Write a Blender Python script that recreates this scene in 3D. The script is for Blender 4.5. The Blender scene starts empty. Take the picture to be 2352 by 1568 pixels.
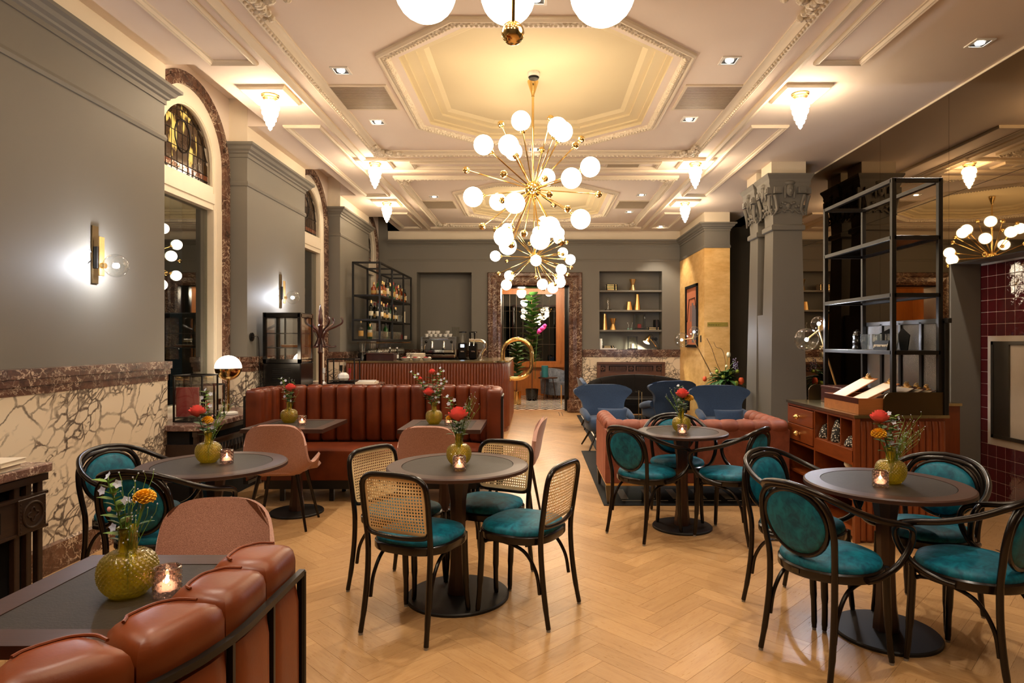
import bpy, bmesh, math, random
from mathutils import Vector, Matrix
from mathutils.geometry import tessellate_polygon
S = bpy.context.scene
C = S.collection
PI = math.pi
# ---------------------------------------------------------------- camera
F, CX, CY, H = 1450.0, 1231.0, 784.0, 1.45      # focal length in px of a 2352 px frame, vanishing point, eye height
cam = bpy.data.cameras.new('camera'); cam.sensor_width = 36; cam.lens = 36 * F / 2352
cam.shift_x = -(CX - 1176) / 2352; cam.clip_start = 0.05
co = bpy.data.objects.new('camera', cam); C.objects.link(co)
co.location = (0, 0, H); co.rotation_euler = (PI / 2, 0, 0); S.camera = co
# ---------------------------------------------------------------- world, exposure
w = bpy.data.worlds.new('night'); S.world = w; w.use_nodes = True
w.node_tree.nodes['Background'].inputs[0].default_value = (0.011, 0.013, 0.013, 1)
w.node_tree.nodes['Background'].inputs[1].default_value = 0.5
S.view_settings.view_transform = 'Standard'; S.view_settings.look = 'None'
S.view_settings.gamma = 1; S.view_settings.use_curve_mapping = False
S.view_settings.exposure = 1.36
S.cycles.max_bounces = 10; S.cycles.diffuse_bounces = 4; S.cycles.glossy_bounces = 4
S.cycles.transmission_bounces = 8; S.cycles.transparent_max_bounces = 12
S.cycles.caustics_reflective = False; S.cycles.caustics_refractive = False
S.cycles.sample_clamp_indirect = 6
# lamp strengths (each lamp's own light is in its builder)
E_GLOBE, E_FLAME, E_BULB, E_DOME, W_DOWN, E_CANDLE = 8.0, 34.0, 620.0, 10.0, 50.0, 40.0
WARM, WARM2, COOL = (1.0, 0.72, 0.44), (1.0, 0.66, 0.38), (0.93, 0.93, 1.0)
# ---------------------------------------------------------------- helpers
def Wp(x, y, z=0.0):
    d = F * (H - z) / (y - CY); return ((x - CX) * d / F, d, z)
def At(x, y, d):
    return ((x - CX) * d / F, d, H - (y - CY) * d / F)
class MB:
    def __init__(s): s.v = []; s.f = []; s.m = []; s.mi = 0
    def add(s, vs, fs, M=None):
        o = len(s.v)
        s.v += [tuple(M @ Vector(v)) for v in vs] if M else [tuple(v) for v in vs]
        s.f += [tuple(i + o for i in f) for f in fs]; s.m += [s.mi] * len(fs); return s
    def box(s, x0, x1, y0, y1, z0, z1, M=None):
        return s.add([(x, y, z) for x in (x0, x1) for y in (y0, y1) for z in (z0, z1)],
            [(0, 1, 3, 2), (4, 6, 7, 5), (0, 4, 5, 1), (2, 3, 7, 6), (0, 2, 6, 4), (1, 5, 7, 3)], M)
    def cbox(s, c, sz, b=0.005, M=None):         # box with chamfered edges
        X, Y, Z = sz[0] / 2, sz[1] / 2, sz[2] / 2; b = min(b, X * .9, Y * .9, Z * .9)
        vs = []; E = (X, Y, Z)
        for k in range(8):
            sg = [1 if k >> a & 1 else -1 for a in range(3)]
            for a in range(3):
                vs.append([c[i] + sg[i] * (E[i] if i == a else E[i] - b) for i in range(3)])
        fs = []
        for a in range(3):
            b1, b2 = (a + 1) % 3, (a + 2) % 3
            for sg in (0, 1):
                q = [sg << a | i << b1 | j << b2 for i, j in ((0, 0), (1, 0), (1, 1), (0, 1))]
                fs.append([k * 3 + a for k in q])
            for i in (0, 1):
                for j in (0, 1):
                    k0 = i << b1 | j << b2; k1 = k0 | 1 << a
                    fs.append([k0 * 3 + b1, k1 * 3 + b1, k1 * 3 + b2, k0 * 3 + b2])
        for k in range(8): fs.append([k * 3, k * 3 + 1, k * 3 + 2])
        return s.add(vs, fs, M)
    def quad(s, a, b, c, d): return s.add([a, b, c, d], [(0, 1, 2, 3)])
    def loft(s, rings, closed=True, caps=True, M=None, loop=False):
        n = len(rings[0]); vs = [p for r in rings for p in r]; fs = []
        k = n if closed else n - 1; R = len(rings)
        for i in range(R if loop else R - 1):
            a, b = i * n, (i + 1) % R * n
            for j in range(k):
                fs.append((a + j, a + (j + 1) % n, b + (j + 1) % n, b + j))
        if caps and closed and not loop:
            fs.append(tuple(range(n - 1, -1, -1))); fs.append(tuple(range((R - 1) * n, R * n)))
        return s.add(vs, fs, M)
    def tube(s, pts, r, n=8, closed=False, M=None, sy=1.0):
        P = [Vector(p) for p in pts]; N = len(P)
        rs = r if isinstance(r, (list, tuple)) else [r] * N
        T = []
        for i in range(N):
            a = P[i - 1] if (i or closed) else P[i]; b = P[(i + 1) % N] if (i < N - 1 or closed) else P[i]
            T.append((b - a).normalized())
        up = Vector((0, 0, 1)) if abs(T[0].z) < .9 else Vector((0, 1, 0))
        u = T[0].cross(up).normalized(); rings = []
        for i in range(N):
            u = (u - T[i] * u.dot(T[i])).normalized(); v = T[i].cross(u)
            rings.append([tuple(P[i] + (u * math.cos(t) + v * math.sin(t) * sy) * rs[i]) for t in [2 * PI * k / n for k in range(n)]])
        return s.loft(rings, True, True, M, loop=closed)
    def lathe(s, prof, n=24, c=(0, 0, 0), M=None):
        rings = [[(c[0] + r * math.cos(2 * PI * k / n), c[1] + r * math.sin(2 * PI * k / n), c[2] + z) for k in range(n)] for r, z in prof]
        return s.loft(rings, True, True, M)
    def sphere(s, c, r, n=16, m=9, sc=(1, 1, 1), M=None):
        vs = [(c[0], c[1], c[2] - r * sc[2])]
        for i in range(1, m):
            t = PI * i / m - PI / 2
            vs += [(c[0] + r * sc[0] * math.cos(t) * math.cos(2 * PI * k / n), c[1] + r * sc[1] * math.cos(t) * math.sin(2 * PI * k / n), c[2] + r * sc[2] * math.sin(t)) for k in range(n)]
        vs.append((c[0], c[1], c[2] + r * sc[2])); fs = []
        for k in range(n):
            fs.append((0, 1 + (k + 1) % n, 1 + k)); e = len(vs) - 1; q = 1 + (m - 2) * n
            fs.append((e, q + k, q + (k + 1) % n))
        for i in range(m - 2):
            a, b = 1 + i * n, 1 + (i + 1) * n
            for k in range(n): fs.append((a + k, a + (k + 1) % n, b + (k + 1) % n, b + k))
        return s.add(vs, fs, M)
    def ext(s, poly, z0, z1, M=None):
        return s.loft([[(x, y, z0) for x, y in poly], [(x, y, z1) for x, y in poly]], True, True, M)
    def sweep(s, prof, path, closed=True, caps=True):  # prof [(offset to the right of travel, z)], path [(x, y)]
        n = len(path); rings = []
        for i in range(n):
            p = Vector(path[i])
            a = Vector(path[i - 1]) if (i or closed) else None
            b = Vector(path[(i + 1) % n]) if (i < n - 1 or closed) else None
            d1 = (p - a).normalized() if a else (b - p).normalized()
            d2 = (b - p).normalized() if b else d1
            n1 = Vector((d1.y, -d1.x)); n2 = Vector((d2.y, -d2.x)); m = (n1 + n2)
            m = m / max(.2, (1 + n1.dot(n2)))
            rings.append([(p.x + m.x * o, p.y + m.y * o, z) for o, z in prof])
        return s.loft(rings, True, caps, None, loop=closed)
    def build(s, name, mat, par=None, loc=(0, 0, 0), rz=0.0, smooth=40, fix=True, rot=None):
        me = bpy.data.meshes.new(name); me.from_pydata(s.v, [], s.f)
        for m in (mat if isinstance(mat, (list, tuple)) else [mat]): me.materials.append(m)
        if any(s.m): me.polygons.foreach_set('material_index', s.m)
        if fix:
            bm = bmesh.new(); bm.from_mesh(me); bmesh.ops.recalc_face_normals(bm, faces=bm.faces); bm.to_mesh(me); bm.free()
        if smooth:
            me.polygons.foreach_set('use_smooth', [True] * len(me.polygons)); me.set_sharp_from_angle(angle=math.radians(smooth))
        me.update()
        return obj(name, me, par, loc, rz, rot)
def obj(name, me, par=None, loc=(0, 0, 0), rz=0.0, rot=None):
    o = bpy.data.objects.new(name, me); C.objects.link(o); o.location = loc
    o.rotation_euler = rot if rot else (0, 0, rz)
    if par: o.parent = par; CH.setdefault(par.name, []).append(o)
    return o
CH = {}
def tag(o, label=None, cat=None, group=None, kind=None):
    if label: o['label'] = label
    if cat: o['category'] = cat
    if group: o['group'] = group
    if kind: o['kind'] = kind
    return o
def struct(o): o['kind'] = 'structure'; return o
def thing(name, label, cat, loc=(0, 0, 0), rz=0.0, group=None):
    o = bpy.data.objects.new(name, None); C.objects.link(o); o.location = loc; o.rotation_euler = (0, 0, rz)
    o.empty_display_size = .1
    return tag(o, label, cat, group)
def dup(root, loc, rz=0.0, label=None, group=None, sc=None, rot=None):
    def cp(o, par):
        c = o.copy(); C.objects.link(c)
        if par: c.parent = par; CH.setdefault(par.name, []).append(c)
        for ch in list(CH.get(o.name, ())): cp(ch, c)
        return c
    r = cp(root, None); r.location = loc; r.rotation_euler = rot if rot else (0, 0, rz)
    if sc: r.scale = (sc,) * 3 if isinstance(sc, (int, float)) else sc
    if label: r['label'] = label
    if group: r['group'] = group
    return r
def aim(fx, fy): return math.atan2(-fx, fy)       # rotation that turns local +y to (fx, fy)
def arc(cx, cy, r, a0, a1, n):
    return [(cx + r * math.cos(a0 + (a1 - a0) * i / n), cy + r * math.sin(a0 + (a1 - a0) * i / n)) for i in range(n + 1)]
def spline(P, n=6, closed=False):                 # Catmull-Rom
    P = [Vector(p) for p in P]; N = len(P); out = []
    for i in range(N if closed else N - 1):
        g = lambda k: P[k % N] if closed else P[max(0, min(N - 1, k))]
        a, b, c, d = g(i - 1), g(i), g(i + 1), g(i + 2)
        for k in range(n):
            t = k / n
            out.append(tuple(.5 * ((2 * b) + (c - a) * t + (2 * a - 5 * b + 4 * c - d) * t * t + (3 * b - a - 3 * c + d) * t ** 3)))
    if not closed: out.append(tuple(P[-1]))
    return out
ORD = 'first second third fourth fifth sixth seventh eighth ninth tenth eleventh twelfth thirteenth fourteenth fifteenth sixteenth seventeenth eighteenth nineteenth twentieth'.split()
# ---------------------------------------------------------------- materials
def srgb(r, g, b):
    f = lambda c: c / 12.92 if c <= .04045 else ((c + .055) / 1.055) ** 2.4
    return (f(r / 255), f(g / 255), f(b / 255), 1)
class NT:
    def __init__(s, name):
        s.m = bpy.data.materials.new(name); s.m.use_nodes = True; s.t = s.m.node_tree
        s.p = s.t.nodes['Principled BSDF']; s.out = s.t.nodes['Material Output']
    def n(s, typ, **kw):
        nd = s.t.nodes.new(typ)
        for k, v in kw.items():
            if k.startswith('i_'):
                key = k[2:]; nd.inputs[int(key) if key.isdigit() else key].default_value = v
            else: setattr(nd, k, v)
        return nd
    def l(s, a, b): s.t.links.new(a, b)
    def coord(s, scale=(1, 1, 1), kind='Object', rot=(0, 0, 0)):
        tc = s.n('ShaderNodeTexCoord'); mp = s.n('ShaderNodeMapping')
        mp.inputs['Scale'].default_value = scale; mp.inputs['Rotation'].default_value = rot
        s.l(tc.outputs[kind], mp.inputs[0]); return mp.outputs[0]
    def noise(s, vec, scale, detail=4, rough=.55, dist=0.0):
        nd = s.n('ShaderNodeTexNoise'); nd.inputs['Scale'].default_value = scale; nd.inputs['Detail'].default_value = detail
        nd.inputs['Roughness'].default_value = rough; nd.inputs['Distortion'].default_value = dist
        if vec is not None: s.l(vec, nd.inputs['Vector'])
        return nd
    def ramp(s, fac, stops):
        r = s.n('ShaderNodeValToRGB'); e = r.color_ramp.elements
        while len(e) < len(stops): e.new(.5)
        for x, (p, c) in zip(e, stops): x.position = p; x.color = c if len(c) == 4 else (*c, 1)
        s.l(fac, r.inputs[0]); return r.outputs[0]
    def mix(s, fac, a, b, blend='MIX'):
        m = s.n('ShaderNodeMix', data_type='RGBA', blend_type=blend)
        for sock, v in ((m.inputs[0], fac), (m.inputs[6], a), (m.inputs[7], b)):
            if hasattr(v, 'links'): s.l(v, sock)
            else: sock.default_value = v
        return m.outputs[2]
    def bump(s, h, strength=.3, dist=.01):
        b = s.n('ShaderNodeBump'); b.inputs['Strength'].default_value = strength; b.inputs['Distance'].default_value = dist
        s.l(h, b.inputs['Height']); s.l(b.outputs[0], s.p.inputs['Normal'])
    def set(s, **kw):
        for k, v in kw.items():
            i = s.p.inputs[k.replace('_', ' ')]
            if hasattr(v, 'links'): s.l(v, i)
            else: i.default_value = v
        return s
def plain(name, col, rough=.5, metal=0.0, var=.06, nscale=8, bump=0.0, bscale=60, spec=.5, coat=0.0, sheen=0.0, kind='Object'):
    t = NT(name); v = t.coord(kind=kind)
    n = t.noise(v, nscale)
    c = t.mix(n.outputs['Fac'], [x * (1 - var * 2) for x in col[:3]] + [1], [min(1, x * (1 + var * 2)) for x in col[:3]] + [1])
    t.set(Base_Color=c, Roughness=rough, Metallic=metal, Specular_IOR_Level=spec, Coat_Weight=coat, Sheen_Weight=sheen)
    if bump: t.bump(t.noise(v, bscale).outputs['Fac'], bump)
    return t.m
def emit(name, col, strength):
    t = NT(name); e = t.n('ShaderNodeEmission'); e.inputs[0].default_value = (*col, 1); e.inputs[1].default_value = strength
    t.l(e.outputs[0], t.out.inputs[0]); return t.m
def thin_glass(name, tint=(1, 1, 1), f0=.05, f1=.75, pw=3.5, rough=0.0, body=0.0, refr=0.0, ior=1.4):
    t = NT(name); tr = t.n('ShaderNodeBsdfTransparent'); tr.inputs[0].default_value = (*tint, 1)
    gl = t.n('ShaderNodeBsdfGlossy'); gl.inputs['Roughness'].default_value = rough
    lw = t.n('ShaderNodeLayerWeight'); lw.inputs[0].default_value = .5
    pwn = t.n('ShaderNodeMath', operation='POWER'); pwn.inputs[1].default_value = pw; t.l(lw.outputs['Facing'], pwn.inputs[0])
    ma = t.n('ShaderNodeMath', operation='MULTIPLY_ADD', use_clamp=True); ma.inputs[1].default_value = f1; ma.inputs[2].default_value = f0; t.l(pwn.outputs[0], ma.inputs[0])
    base = tr.outputs[0]
    if body:
        tl = t.n('ShaderNodeBsdfTranslucent'); tl.inputs[0].default_value = (*tint, 1); m0 = t.n('ShaderNodeMixShader'); m0.inputs[0].default_value = body
        t.l(base, m0.inputs[1]); t.l(tl.outputs[0], m0.inputs[2]); base = m0.outputs[0]
    if refr:
        rf = t.n('ShaderNodeBsdfRefraction'); rf.inputs['Color'].default_value = (*tint, 1); rf.inputs['IOR'].default_value = ior; rf.inputs['Roughness'].default_value = .06
        m1 = t.n('ShaderNodeMixShader'); m1.inputs[0].default_value = refr; t.l(base, m1.inputs[1]); t.l(rf.outputs[0], m1.inputs[2]); base = m1.outputs[0]
    mx = t.n('ShaderNodeMixShader'); t.l(ma.outputs[0], mx.inputs[0]); t.l(base, mx.inputs[1]); t.l(gl.outputs[0], mx.inputs[2])
    t.l(mx.outputs[0], t.out.inputs[0]); return t.m
M = {}
M['wall'] = plain('grey_wall_paint', srgb(110, 105, 95), .62, var=.02, nscale=2, bump=.05, bscale=180)
M['wall_dark'] = plain('dark_grey_paint', srgb(80, 76, 70), .6, var=.03, nscale=2)
M['cream'] = plain('cream_plaster', srgb(224, 209, 184), .75, var=.02, nscale=3)
M['recess'] = plain('recess_paint', srgb(208, 190, 152), .8, var=.02, nscale=2)
M['ceil'] = plain('ceiling_paint', srgb(232, 216, 200), .8, var=.02, nscale=2)
M['white_frame'] = plain('cream_window_paint', srgb(232, 220, 198), .4, var=.02)
t = NT('ornament_plaster'); v = t.coord((1, 1, 1)); vo = t.n('ShaderNodeTexVoronoi'); vo.inputs['Scale'].default_value = 38; t.l(v, vo.inputs[0])
t.set(Base_Color=srgb(224, 209, 184), Roughness=.7); t.bump(vo.outputs['Distance'], .9, .02); M['ornament'] = t.m
def plane_coord(t):                               # coordinates along any vertical slab: (x + y, z), so that veins run the same way on every wall
    tc = t.n('ShaderNodeTexCoord'); sp = t.n('ShaderNodeSeparateXYZ'); t.l(tc.outputs['Object'], sp.inputs[0])
    ad = t.n('ShaderNodeMath', operation='ADD'); t.l(sp.outputs[0], ad.inputs[0]); t.l(sp.outputs[1], ad.inputs[1])
    di = t.n('ShaderNodeMath', operation='SUBTRACT'); t.l(sp.outputs[0], di.inputs[0]); t.l(sp.outputs[1], di.inputs[1])
    cb = t.n('ShaderNodeCombineXYZ'); t.l(ad.outputs[0], cb.inputs[0]); t.l(sp.outputs[2], cb.inputs[1])
    mu = t.n('ShaderNodeMath', operation='MULTIPLY'); mu.inputs[1].default_value = .2; t.l(di.outputs[0], mu.inputs[0]); t.l(mu.outputs[0], cb.inputs[2])
    return cb.outputs[0]
def marble_white():
    t = NT('white_veined_marble'); v = plane_coord(t)
    big = t.noise(v, 1.1, 3, .5); mid = t.noise(v, 7, 4, .6)
    wv = t.mix(.22, v, big.outputs['Color'], 'ADD'); wv = t.mix(.075, wv, mid.outputs['Color'], 'ADD')
    rt = t.n('ShaderNodeMapping'); rt.inputs['Rotation'].default_value = (0, 0, -.62); t.l(wv, rt.inputs[0])
    mp = t.n('ShaderNodeMapping'); mp.inputs['Scale'].default_value = (2.5, 4.4, 2.0); t.l(rt.outputs[0], mp.inputs[0])
    def cells(sc, stops):
        vo = t.n('ShaderNodeTexVoronoi', feature='DISTANCE_TO_EDGE'); vo.inputs['Scale'].default_value = sc
        t.l(mp.outputs[0], vo.inputs['Vector']); return t.ramp(vo.outputs['Distance'], stops)
    thin = cells(1.5, [(0, (1, 1, 1)), (.022, (.75, .75, .75)), (.045, (0, 0, 0))])
    med = cells(3.4, [(0, (1, 1, 1)), (.05, (.9, .9, .9)), (.10, (0, 0, 0))])
    fin = cells(7.5, [(0, (1, 1, 1)), (.09, (.8, .8, .8)), (.17, (0, 0, 0))])
    m1 = t.ramp(t.noise(mp.outputs[0], .42, 4, .6).outputs['Fac'], [(.475, (0, 0, 0)), (.53, (1, 1, 1))])
    m2 = t.ramp(t.noise(mp.outputs[0], .62, 5, .65).outputs['Fac'], [(.52, (0, 0, 0)), (.56, (1, 1, 1))])
    mthin = t.ramp(t.noise(v, 2.2, 3).outputs['Fac'], [(.46, (.15, .15, .15)), (.60, (.9, .9, .9))])
    fac = t.mix(1, t.mix(1, thin, mthin, 'MULTIPLY'), t.mix(1, t.mix(1, med, m1, 'MULTIPLY'), t.mix(1, fin, m2, 'MULTIPLY'), 'LIGHTEN'), 'LIGHTEN')
    fine = t.noise(v, 20, 6, .7)
    base = t.mix(big.outputs['Fac'], srgb(206, 188, 160), srgb(232, 218, 194))
    vein = t.mix(t.ramp(fine.outputs['Fac'], [(.35, (0, 0, 0)), (.65, (1, 1, 1))]), srgb(62, 53, 48), srgb(134, 118, 104))
    t.set(Base_Color=t.mix(fac, base, vein), Roughness=.18); return t.m
M['marble'] = marble_white()
def marble_brown(name, a, b, veincol, sc=1.0):
    t = NT(name); v = t.coord((sc, sc, sc), rot=(.3, .5, .6))
    wv = t.mix(.35, v, t.noise(v, 4, 6, .7).outputs['Color'], 'ADD')
    mp = t.n('ShaderNodeMapping'); mp.inputs['Scale'].default_value = (5, 5, 11); mp.inputs['Rotation'].default_value = (.5, -.8, 0); t.l(wv, mp.inputs[0])
    vo = t.n('ShaderNodeTexVoronoi', feature='DISTANCE_TO_EDGE'); vo.inputs['Scale'].default_value = 1.6; t.l(mp.outputs[0], vo.inputs['Vector'])
    l1 = t.ramp(vo.outputs['Distance'], [(.0, (1, 1, 1)), (.03, (.4, .4, .4)), (.07, (0, 0, 0))])
    msk = t.ramp(t.noise(v, 5, 4).outputs['Fac'], [(.4, (.12, .12, .12)), (.6, (1, 1, 1))])
    fac = t.mix(1, l1, msk, 'MULTIPLY')
    n = t.noise(wv, 9, 8, .72)
    base = t.mix(t.ramp(n.outputs['Fac'], [(.35, (0, 0, 0)), (.65, (1, 1, 1))]), a, b)
    t.set(Base_Color=t.mix(fac, base, veincol), Roughness=.2); return t.m
M['marble_br'] = marble_brown('brown_red_marble', srgb(58, 36, 28), srgb(114, 80, 62), srgb(222, 196, 168))
M['marble_sill'] = marble_brown('brown_sill_marble', srgb(76, 52, 48), srgb(140, 108, 96), srgb(214, 190, 168), 1.2)
def wood(name, a, b, rough=.35, sc=(1, 1, 1), axis=0, coat=0.0, kind='Object', bump=.05, spec=.5):
    t = NT(name); s = [14 * sc[0], 14 * sc[1], 14 * sc[2]]; s[axis] *= .08
    v = t.coord(s, kind); n = t.noise(v, 1.4, 6, .65, .6)
    n2 = t.noise(v, 9, 3)
    f = t.mix(.35, n.outputs['Color'], n2.outputs['Color'])
    t.set(Base_Color=t.mix(t.ramp(f, [(.3, (0, 0, 0)), (.7, (1, 1, 1))]), a, b), Roughness=rough, Specular_IOR_Level=spec, Coat_Weight=coat, Coat_Roughness=.12)
    if bump: t.bump(n2.outputs['Fac'], bump, .002)
    return t.m
M['wood_bent'] = wood('dark_bentwood', srgb(12, 7, 5), srgb(27, 16, 10), .24, axis=2, coat=0, spec=.38)
M['wood_table'] = wood('wenge_table_wood', srgb(40, 19, 11), srgb(66, 35, 22), .45, axis=0, coat=0)
M['wood_post'] = wood('wenge_post_wood', srgb(36, 19, 12), srgb(70, 38, 24), .35, axis=2)
M['wood_red'] = wood('cherry_wood', srgb(96, 40, 12), srgb(132, 64, 22), .35, axis=2, coat=.15)
M['wood_redh'] = wood('cherry_wood_flat', srgb(98, 42, 12), srgb(138, 68, 24), .35, axis=1, coat=.15)
M['wood_light'] = wood('oak_box_wood', srgb(150, 88, 44), srgb(190, 122, 66), .45, axis=0)
M['wood_dark'] = wood('carved_dark_oak', srgb(30, 17, 10), srgb(56, 35, 21), .42, axis=1)
M['wood_mid'] = wood('carved_brown_oak', srgb(72, 41, 24), srgb(106, 66, 39), .4, axis=0)
M['wood_mahog'] = wood('mahogany', srgb(44, 18, 13), srgb(76, 33, 24), .28, axis=2, coat=.3)
M['wood_panel'] = wood('golden_oak_panel', srgb(128, 72, 26), srgb(184, 116, 50), .35, axis=2)
M['slate'] = plain('dark_leather_inlay', srgb(42, 35, 29), .55, var=.22, spec=.3, nscale=26, bump=.12, bscale=140)
def oak():
    t = NT('oak_plank'); tc = t.n('ShaderNodeTexCoord'); oi = t.n('ShaderNodeObjectInfo')
    at = t.n('ShaderNodeAttribute', attribute_name='rnd')
    ad = t.n('ShaderNodeMath', operation='ADD'); t.l(oi.outputs['Random'], ad.inputs[0]); t.l(at.outputs['Fac'], ad.inputs[1])
    fr = t.n('ShaderNodeMath', operation='FRACT'); t.l(ad.outputs[0], fr.inputs[0])
    mu = t.n('ShaderNodeMath', operation='MULTIPLY'); mu.inputs[1].default_value = 37; t.l(ad.outputs[0], mu.inputs[0])
    cb = t.n('ShaderNodeCombineXYZ'); t.l(mu.outputs[0], cb.inputs[2])
    va = t.n('ShaderNodeVectorMath', operation='ADD'); t.l(tc.outputs['UV'], va.inputs[0]); t.l(cb.outputs[0], va.inputs[1])
    mp = t.n('ShaderNodeMapping'); mp.inputs['Scale'].default_value = (1.6, 16, 1); t.l(va.outputs[0], mp.inputs[0])
    n = t.noise(mp.outputs[0], 2.2, 6, .6, 1.2); n2 = t.noise(mp.outputs[0], 11, 4, .6)
    f = t.mix(.35, n.outputs['Color'], n2.outputs['Color'])
    g = t.ramp(f, [(.32, srgb(166, 124, 80)), (.5, srgb(184, 143, 96)), (.7, srgb(194, 155, 108))])
    hs = t.ramp(fr.outputs[0], [(0, (.84, .82, .79)), (.5, (.95, .94, .93)), (1, (1.04, 1.04, 1.03))])
    t.set(Base_Color=t.mix(1, g, hs, 'MULTIPLY'), Roughness=t.ramp(n2.outputs['Fac'], [(.3, (.26,) * 3), (.7, (.38,) * 3)]), Specular_IOR_Level=.5)
    t.bump(n2.outputs['Fac'], .06, .002); return t.m
M['oak'] = oak()
M['joint'] = plain('dark_joint', srgb(146, 106, 68), .8)
M['joint_dark'] = plain('dark_inlay_wood', srgb(40, 22, 14), .5)
def velvet(name, a, b, lo=.42, hi=.6, sc=16):
    t = NT(name); v = t.coord((1, 1, .8)); n = t.noise(v, sc, 6, .65, .8)
    t.set(Base_Color=t.mix(t.ramp(n.outputs['Fac'], [(lo, (0, 0, 0)), (hi, (1, 1, 1))]), a, b), Roughness=.55, Sheen_Weight=.5, Sheen_Roughness=.35, Sheen_Tint=b, Specular_IOR_Level=.3)
    t.bump(n.outputs['Fac'], .12, .004); return t.m
M['teal'] = velvet('teal_velvet', srgb(0, 66, 88), srgb(5, 106, 126), .36, .64, 22)
M['coral'] = velvet('coral_velvet', srgb(106, 54, 38), srgb(140, 78, 58), .3, .7, 9)
M['grey_velvet'] = velvet('grey_blue_velvet', srgb(62, 72, 86), srgb(118, 130, 146), .3, .7, 12)
def fabric(name, a, b, sc=420):
    t = NT(name); v = t.coord(); n = t.noise(v, sc, 2, .5); n0 = t.noise(v, 5, 3)
    c = t.mix(t.ramp(n.outputs['Fac'], [(.38, (0, 0, 0)), (.62, (1, 1, 1))]), a, b)
    t.set(Base_Color=c, Roughness=.85, Sheen_Weight=.25, Specular_IOR_Level=.2); t.bump(n.outputs['Fac'], .25, .003); return t.m
M['pink'] = fabric('dusty_pink_wool', srgb(140, 96, 80), srgb(184, 136, 116), 420)
M['blue'] = fabric('navy_blue_wool', srgb(40, 58, 86), srgb(60, 82, 114), 300)
M['black_fab'] = plain('black_brown_velour', srgb(20, 15, 11), .9, spec=.15, nscale=40)
def leather(name, a, b):
    t = NT(name); v = t.coord(); n = t.noise(v, 5, 5); f = t.noise(v, 150, 3)
    t.set(Base_Color=t.mix(t.ramp(n.outputs['Fac'], [(.3, (0, 0, 0)), (.7, (1, 1, 1))]), a, b), Roughness=.38, Specular_IOR_Level=.4)
    t.bump(f.outputs['Fac'], .1, .002); return t.m
M['leather'] = leather('cognac_leather', srgb(98, 42, 11), srgb(126, 58, 19))
M['leather_d'] = leather('dark_cognac_leather', srgb(84, 33, 12), srgb(110, 47, 18))
M['brass'] = plain('polished_brass', (.86, .60, .24, 1), .12, 1.0, var=.02)
M['brass_s'] = plain('satin_brass', (.80, .55, .24, 1), .3, 1.0, var=.06, nscale=30)
M['brass_top'] = plain('aged_brass_sheet', (.52, .40, .20, 1), .22, 1.0, var=.15, nscale=6)
M['bronze'] = plain('antique_bronze', (.13, .09, .045, 1), .34, 1.0, var=.1, nscale=4)
M['chrome'] = plain('chrome', (.75, .75, .74, 1), .08, 1.0, var=.01)
M['steel'] = plain('brushed_steel', (.13, .118, .098, 1), .36, 1.0, var=.08, nscale=3)
M['black'] = plain('black_steel', srgb(26, 23, 20), .38, .3, var=.05)
M['black_gl'] = plain('black_gloss', srgb(16, 14, 13), .15, 0, var=.02)
M['iron'] = plain('black_iron_base', srgb(30, 27, 25), .5, .4, var=.08, nscale=12)
M['rubber'] = plain('grey_glide', srgb(130, 124, 116), .5)
M['white'] = plain('white_ceramic', srgb(235, 230, 220), .25, var=.02)
M['paper'] = plain('paper', srgb(226, 212, 190), .8, var=.04, nscale=5)
M['red'] = plain('red_cover', srgb(150, 48, 46), .55, var=.04)
M['black_matt'] = plain('black_matt', srgb(13, 11, 10), .75, spec=.25)
M['cane'] = plain('woven_cane', srgb(236, 204, 152), .5, var=.08, nscale=70)
M['smoked'] = thin_glass('clear_glass', (.97, .98, .97), .05, .75, 3)
M['ware'] = thin_glass('glassware', (.93, .95, .94), .10, .9, 2.2, .02, .06)
M['pane'] = thin_glass('window_pane', (.6, .64, .6), .12, .7, 3)
M['gold_wall'] = None
t = NT('gold_leaf_wallpaper'); v = t.coord((1, 1, 2.4)); n = t.noise(v, 4, 7, .7); n2 = t.noise(v, 40, 3)
t.set(Base_Color=t.mix(t.ramp(n.outputs['Fac'], [(.3, (0, 0, 0)), (.7, (1, 1, 1))]), srgb(218, 166, 88), srgb(246, 204, 134)), Roughness=.45, Metallic=.1); t.bump(n2.outputs['Fac'], .08); M['gold_wall'] = t.m
t = NT('bronze_mirror'); t.set(Base_Color=(.30, .225, .14, 1), Metallic=1.0, Roughness=.015); M['mirror'] = t.m
t = NT('wine_red_glazed_tile'); v = t.coord(); n = t.noise(v, 11, 3, .5)
t.set(Base_Color=srgb(78, 14, 20), Roughness=.06, Coat_Weight=.5, Coat_Roughness=.03); t.bump(n.outputs['Fac'], .35, .012); M['tile'] = t.m
M['grout'] = plain('pale_grout', srgb(190, 176, 158), .8)
t = NT('reeded_glass'); t.set(Base_Color=(.86, .88, .9, 1), Roughness=.18, Transmission_Weight=.85, IOR=1.3); M['reeded'] = t.m
M['yellow_glass'] = thin_glass('yellow_glass', (1, .91, .32), .07, .6, 2.2, .03, .36, .4)
M['votive'] = thin_glass('smoky_pink_glass', (.80, .66, .64), .12, .8, 1.8, .02, .06, .5)
t = NT('clear_solid_glass'); t.set(Base_Color=(.93, .95, .94, 1), Roughness=.02, Transmission_Weight=1, IOR=1.3); M['glass'] = t.m
M['e_globe'] = emit('opal_globe_glow', (1.0, .81, .57), E_GLOBE)
M['e_flame'] = emit('ceiling_lamp_glow', (1.0, .78, .54), E_FLAME)
M['e_bulb'] = emit('clear_bulb_glow', (.86, .89, 1.0), E_BULB)
M['e_dome'] = emit('opal_dome_glow', (1.0, .82, .60), E_DOME)
M['e_down'] = emit('downlight_glow', (1.0, .88, .72), 30)
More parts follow.
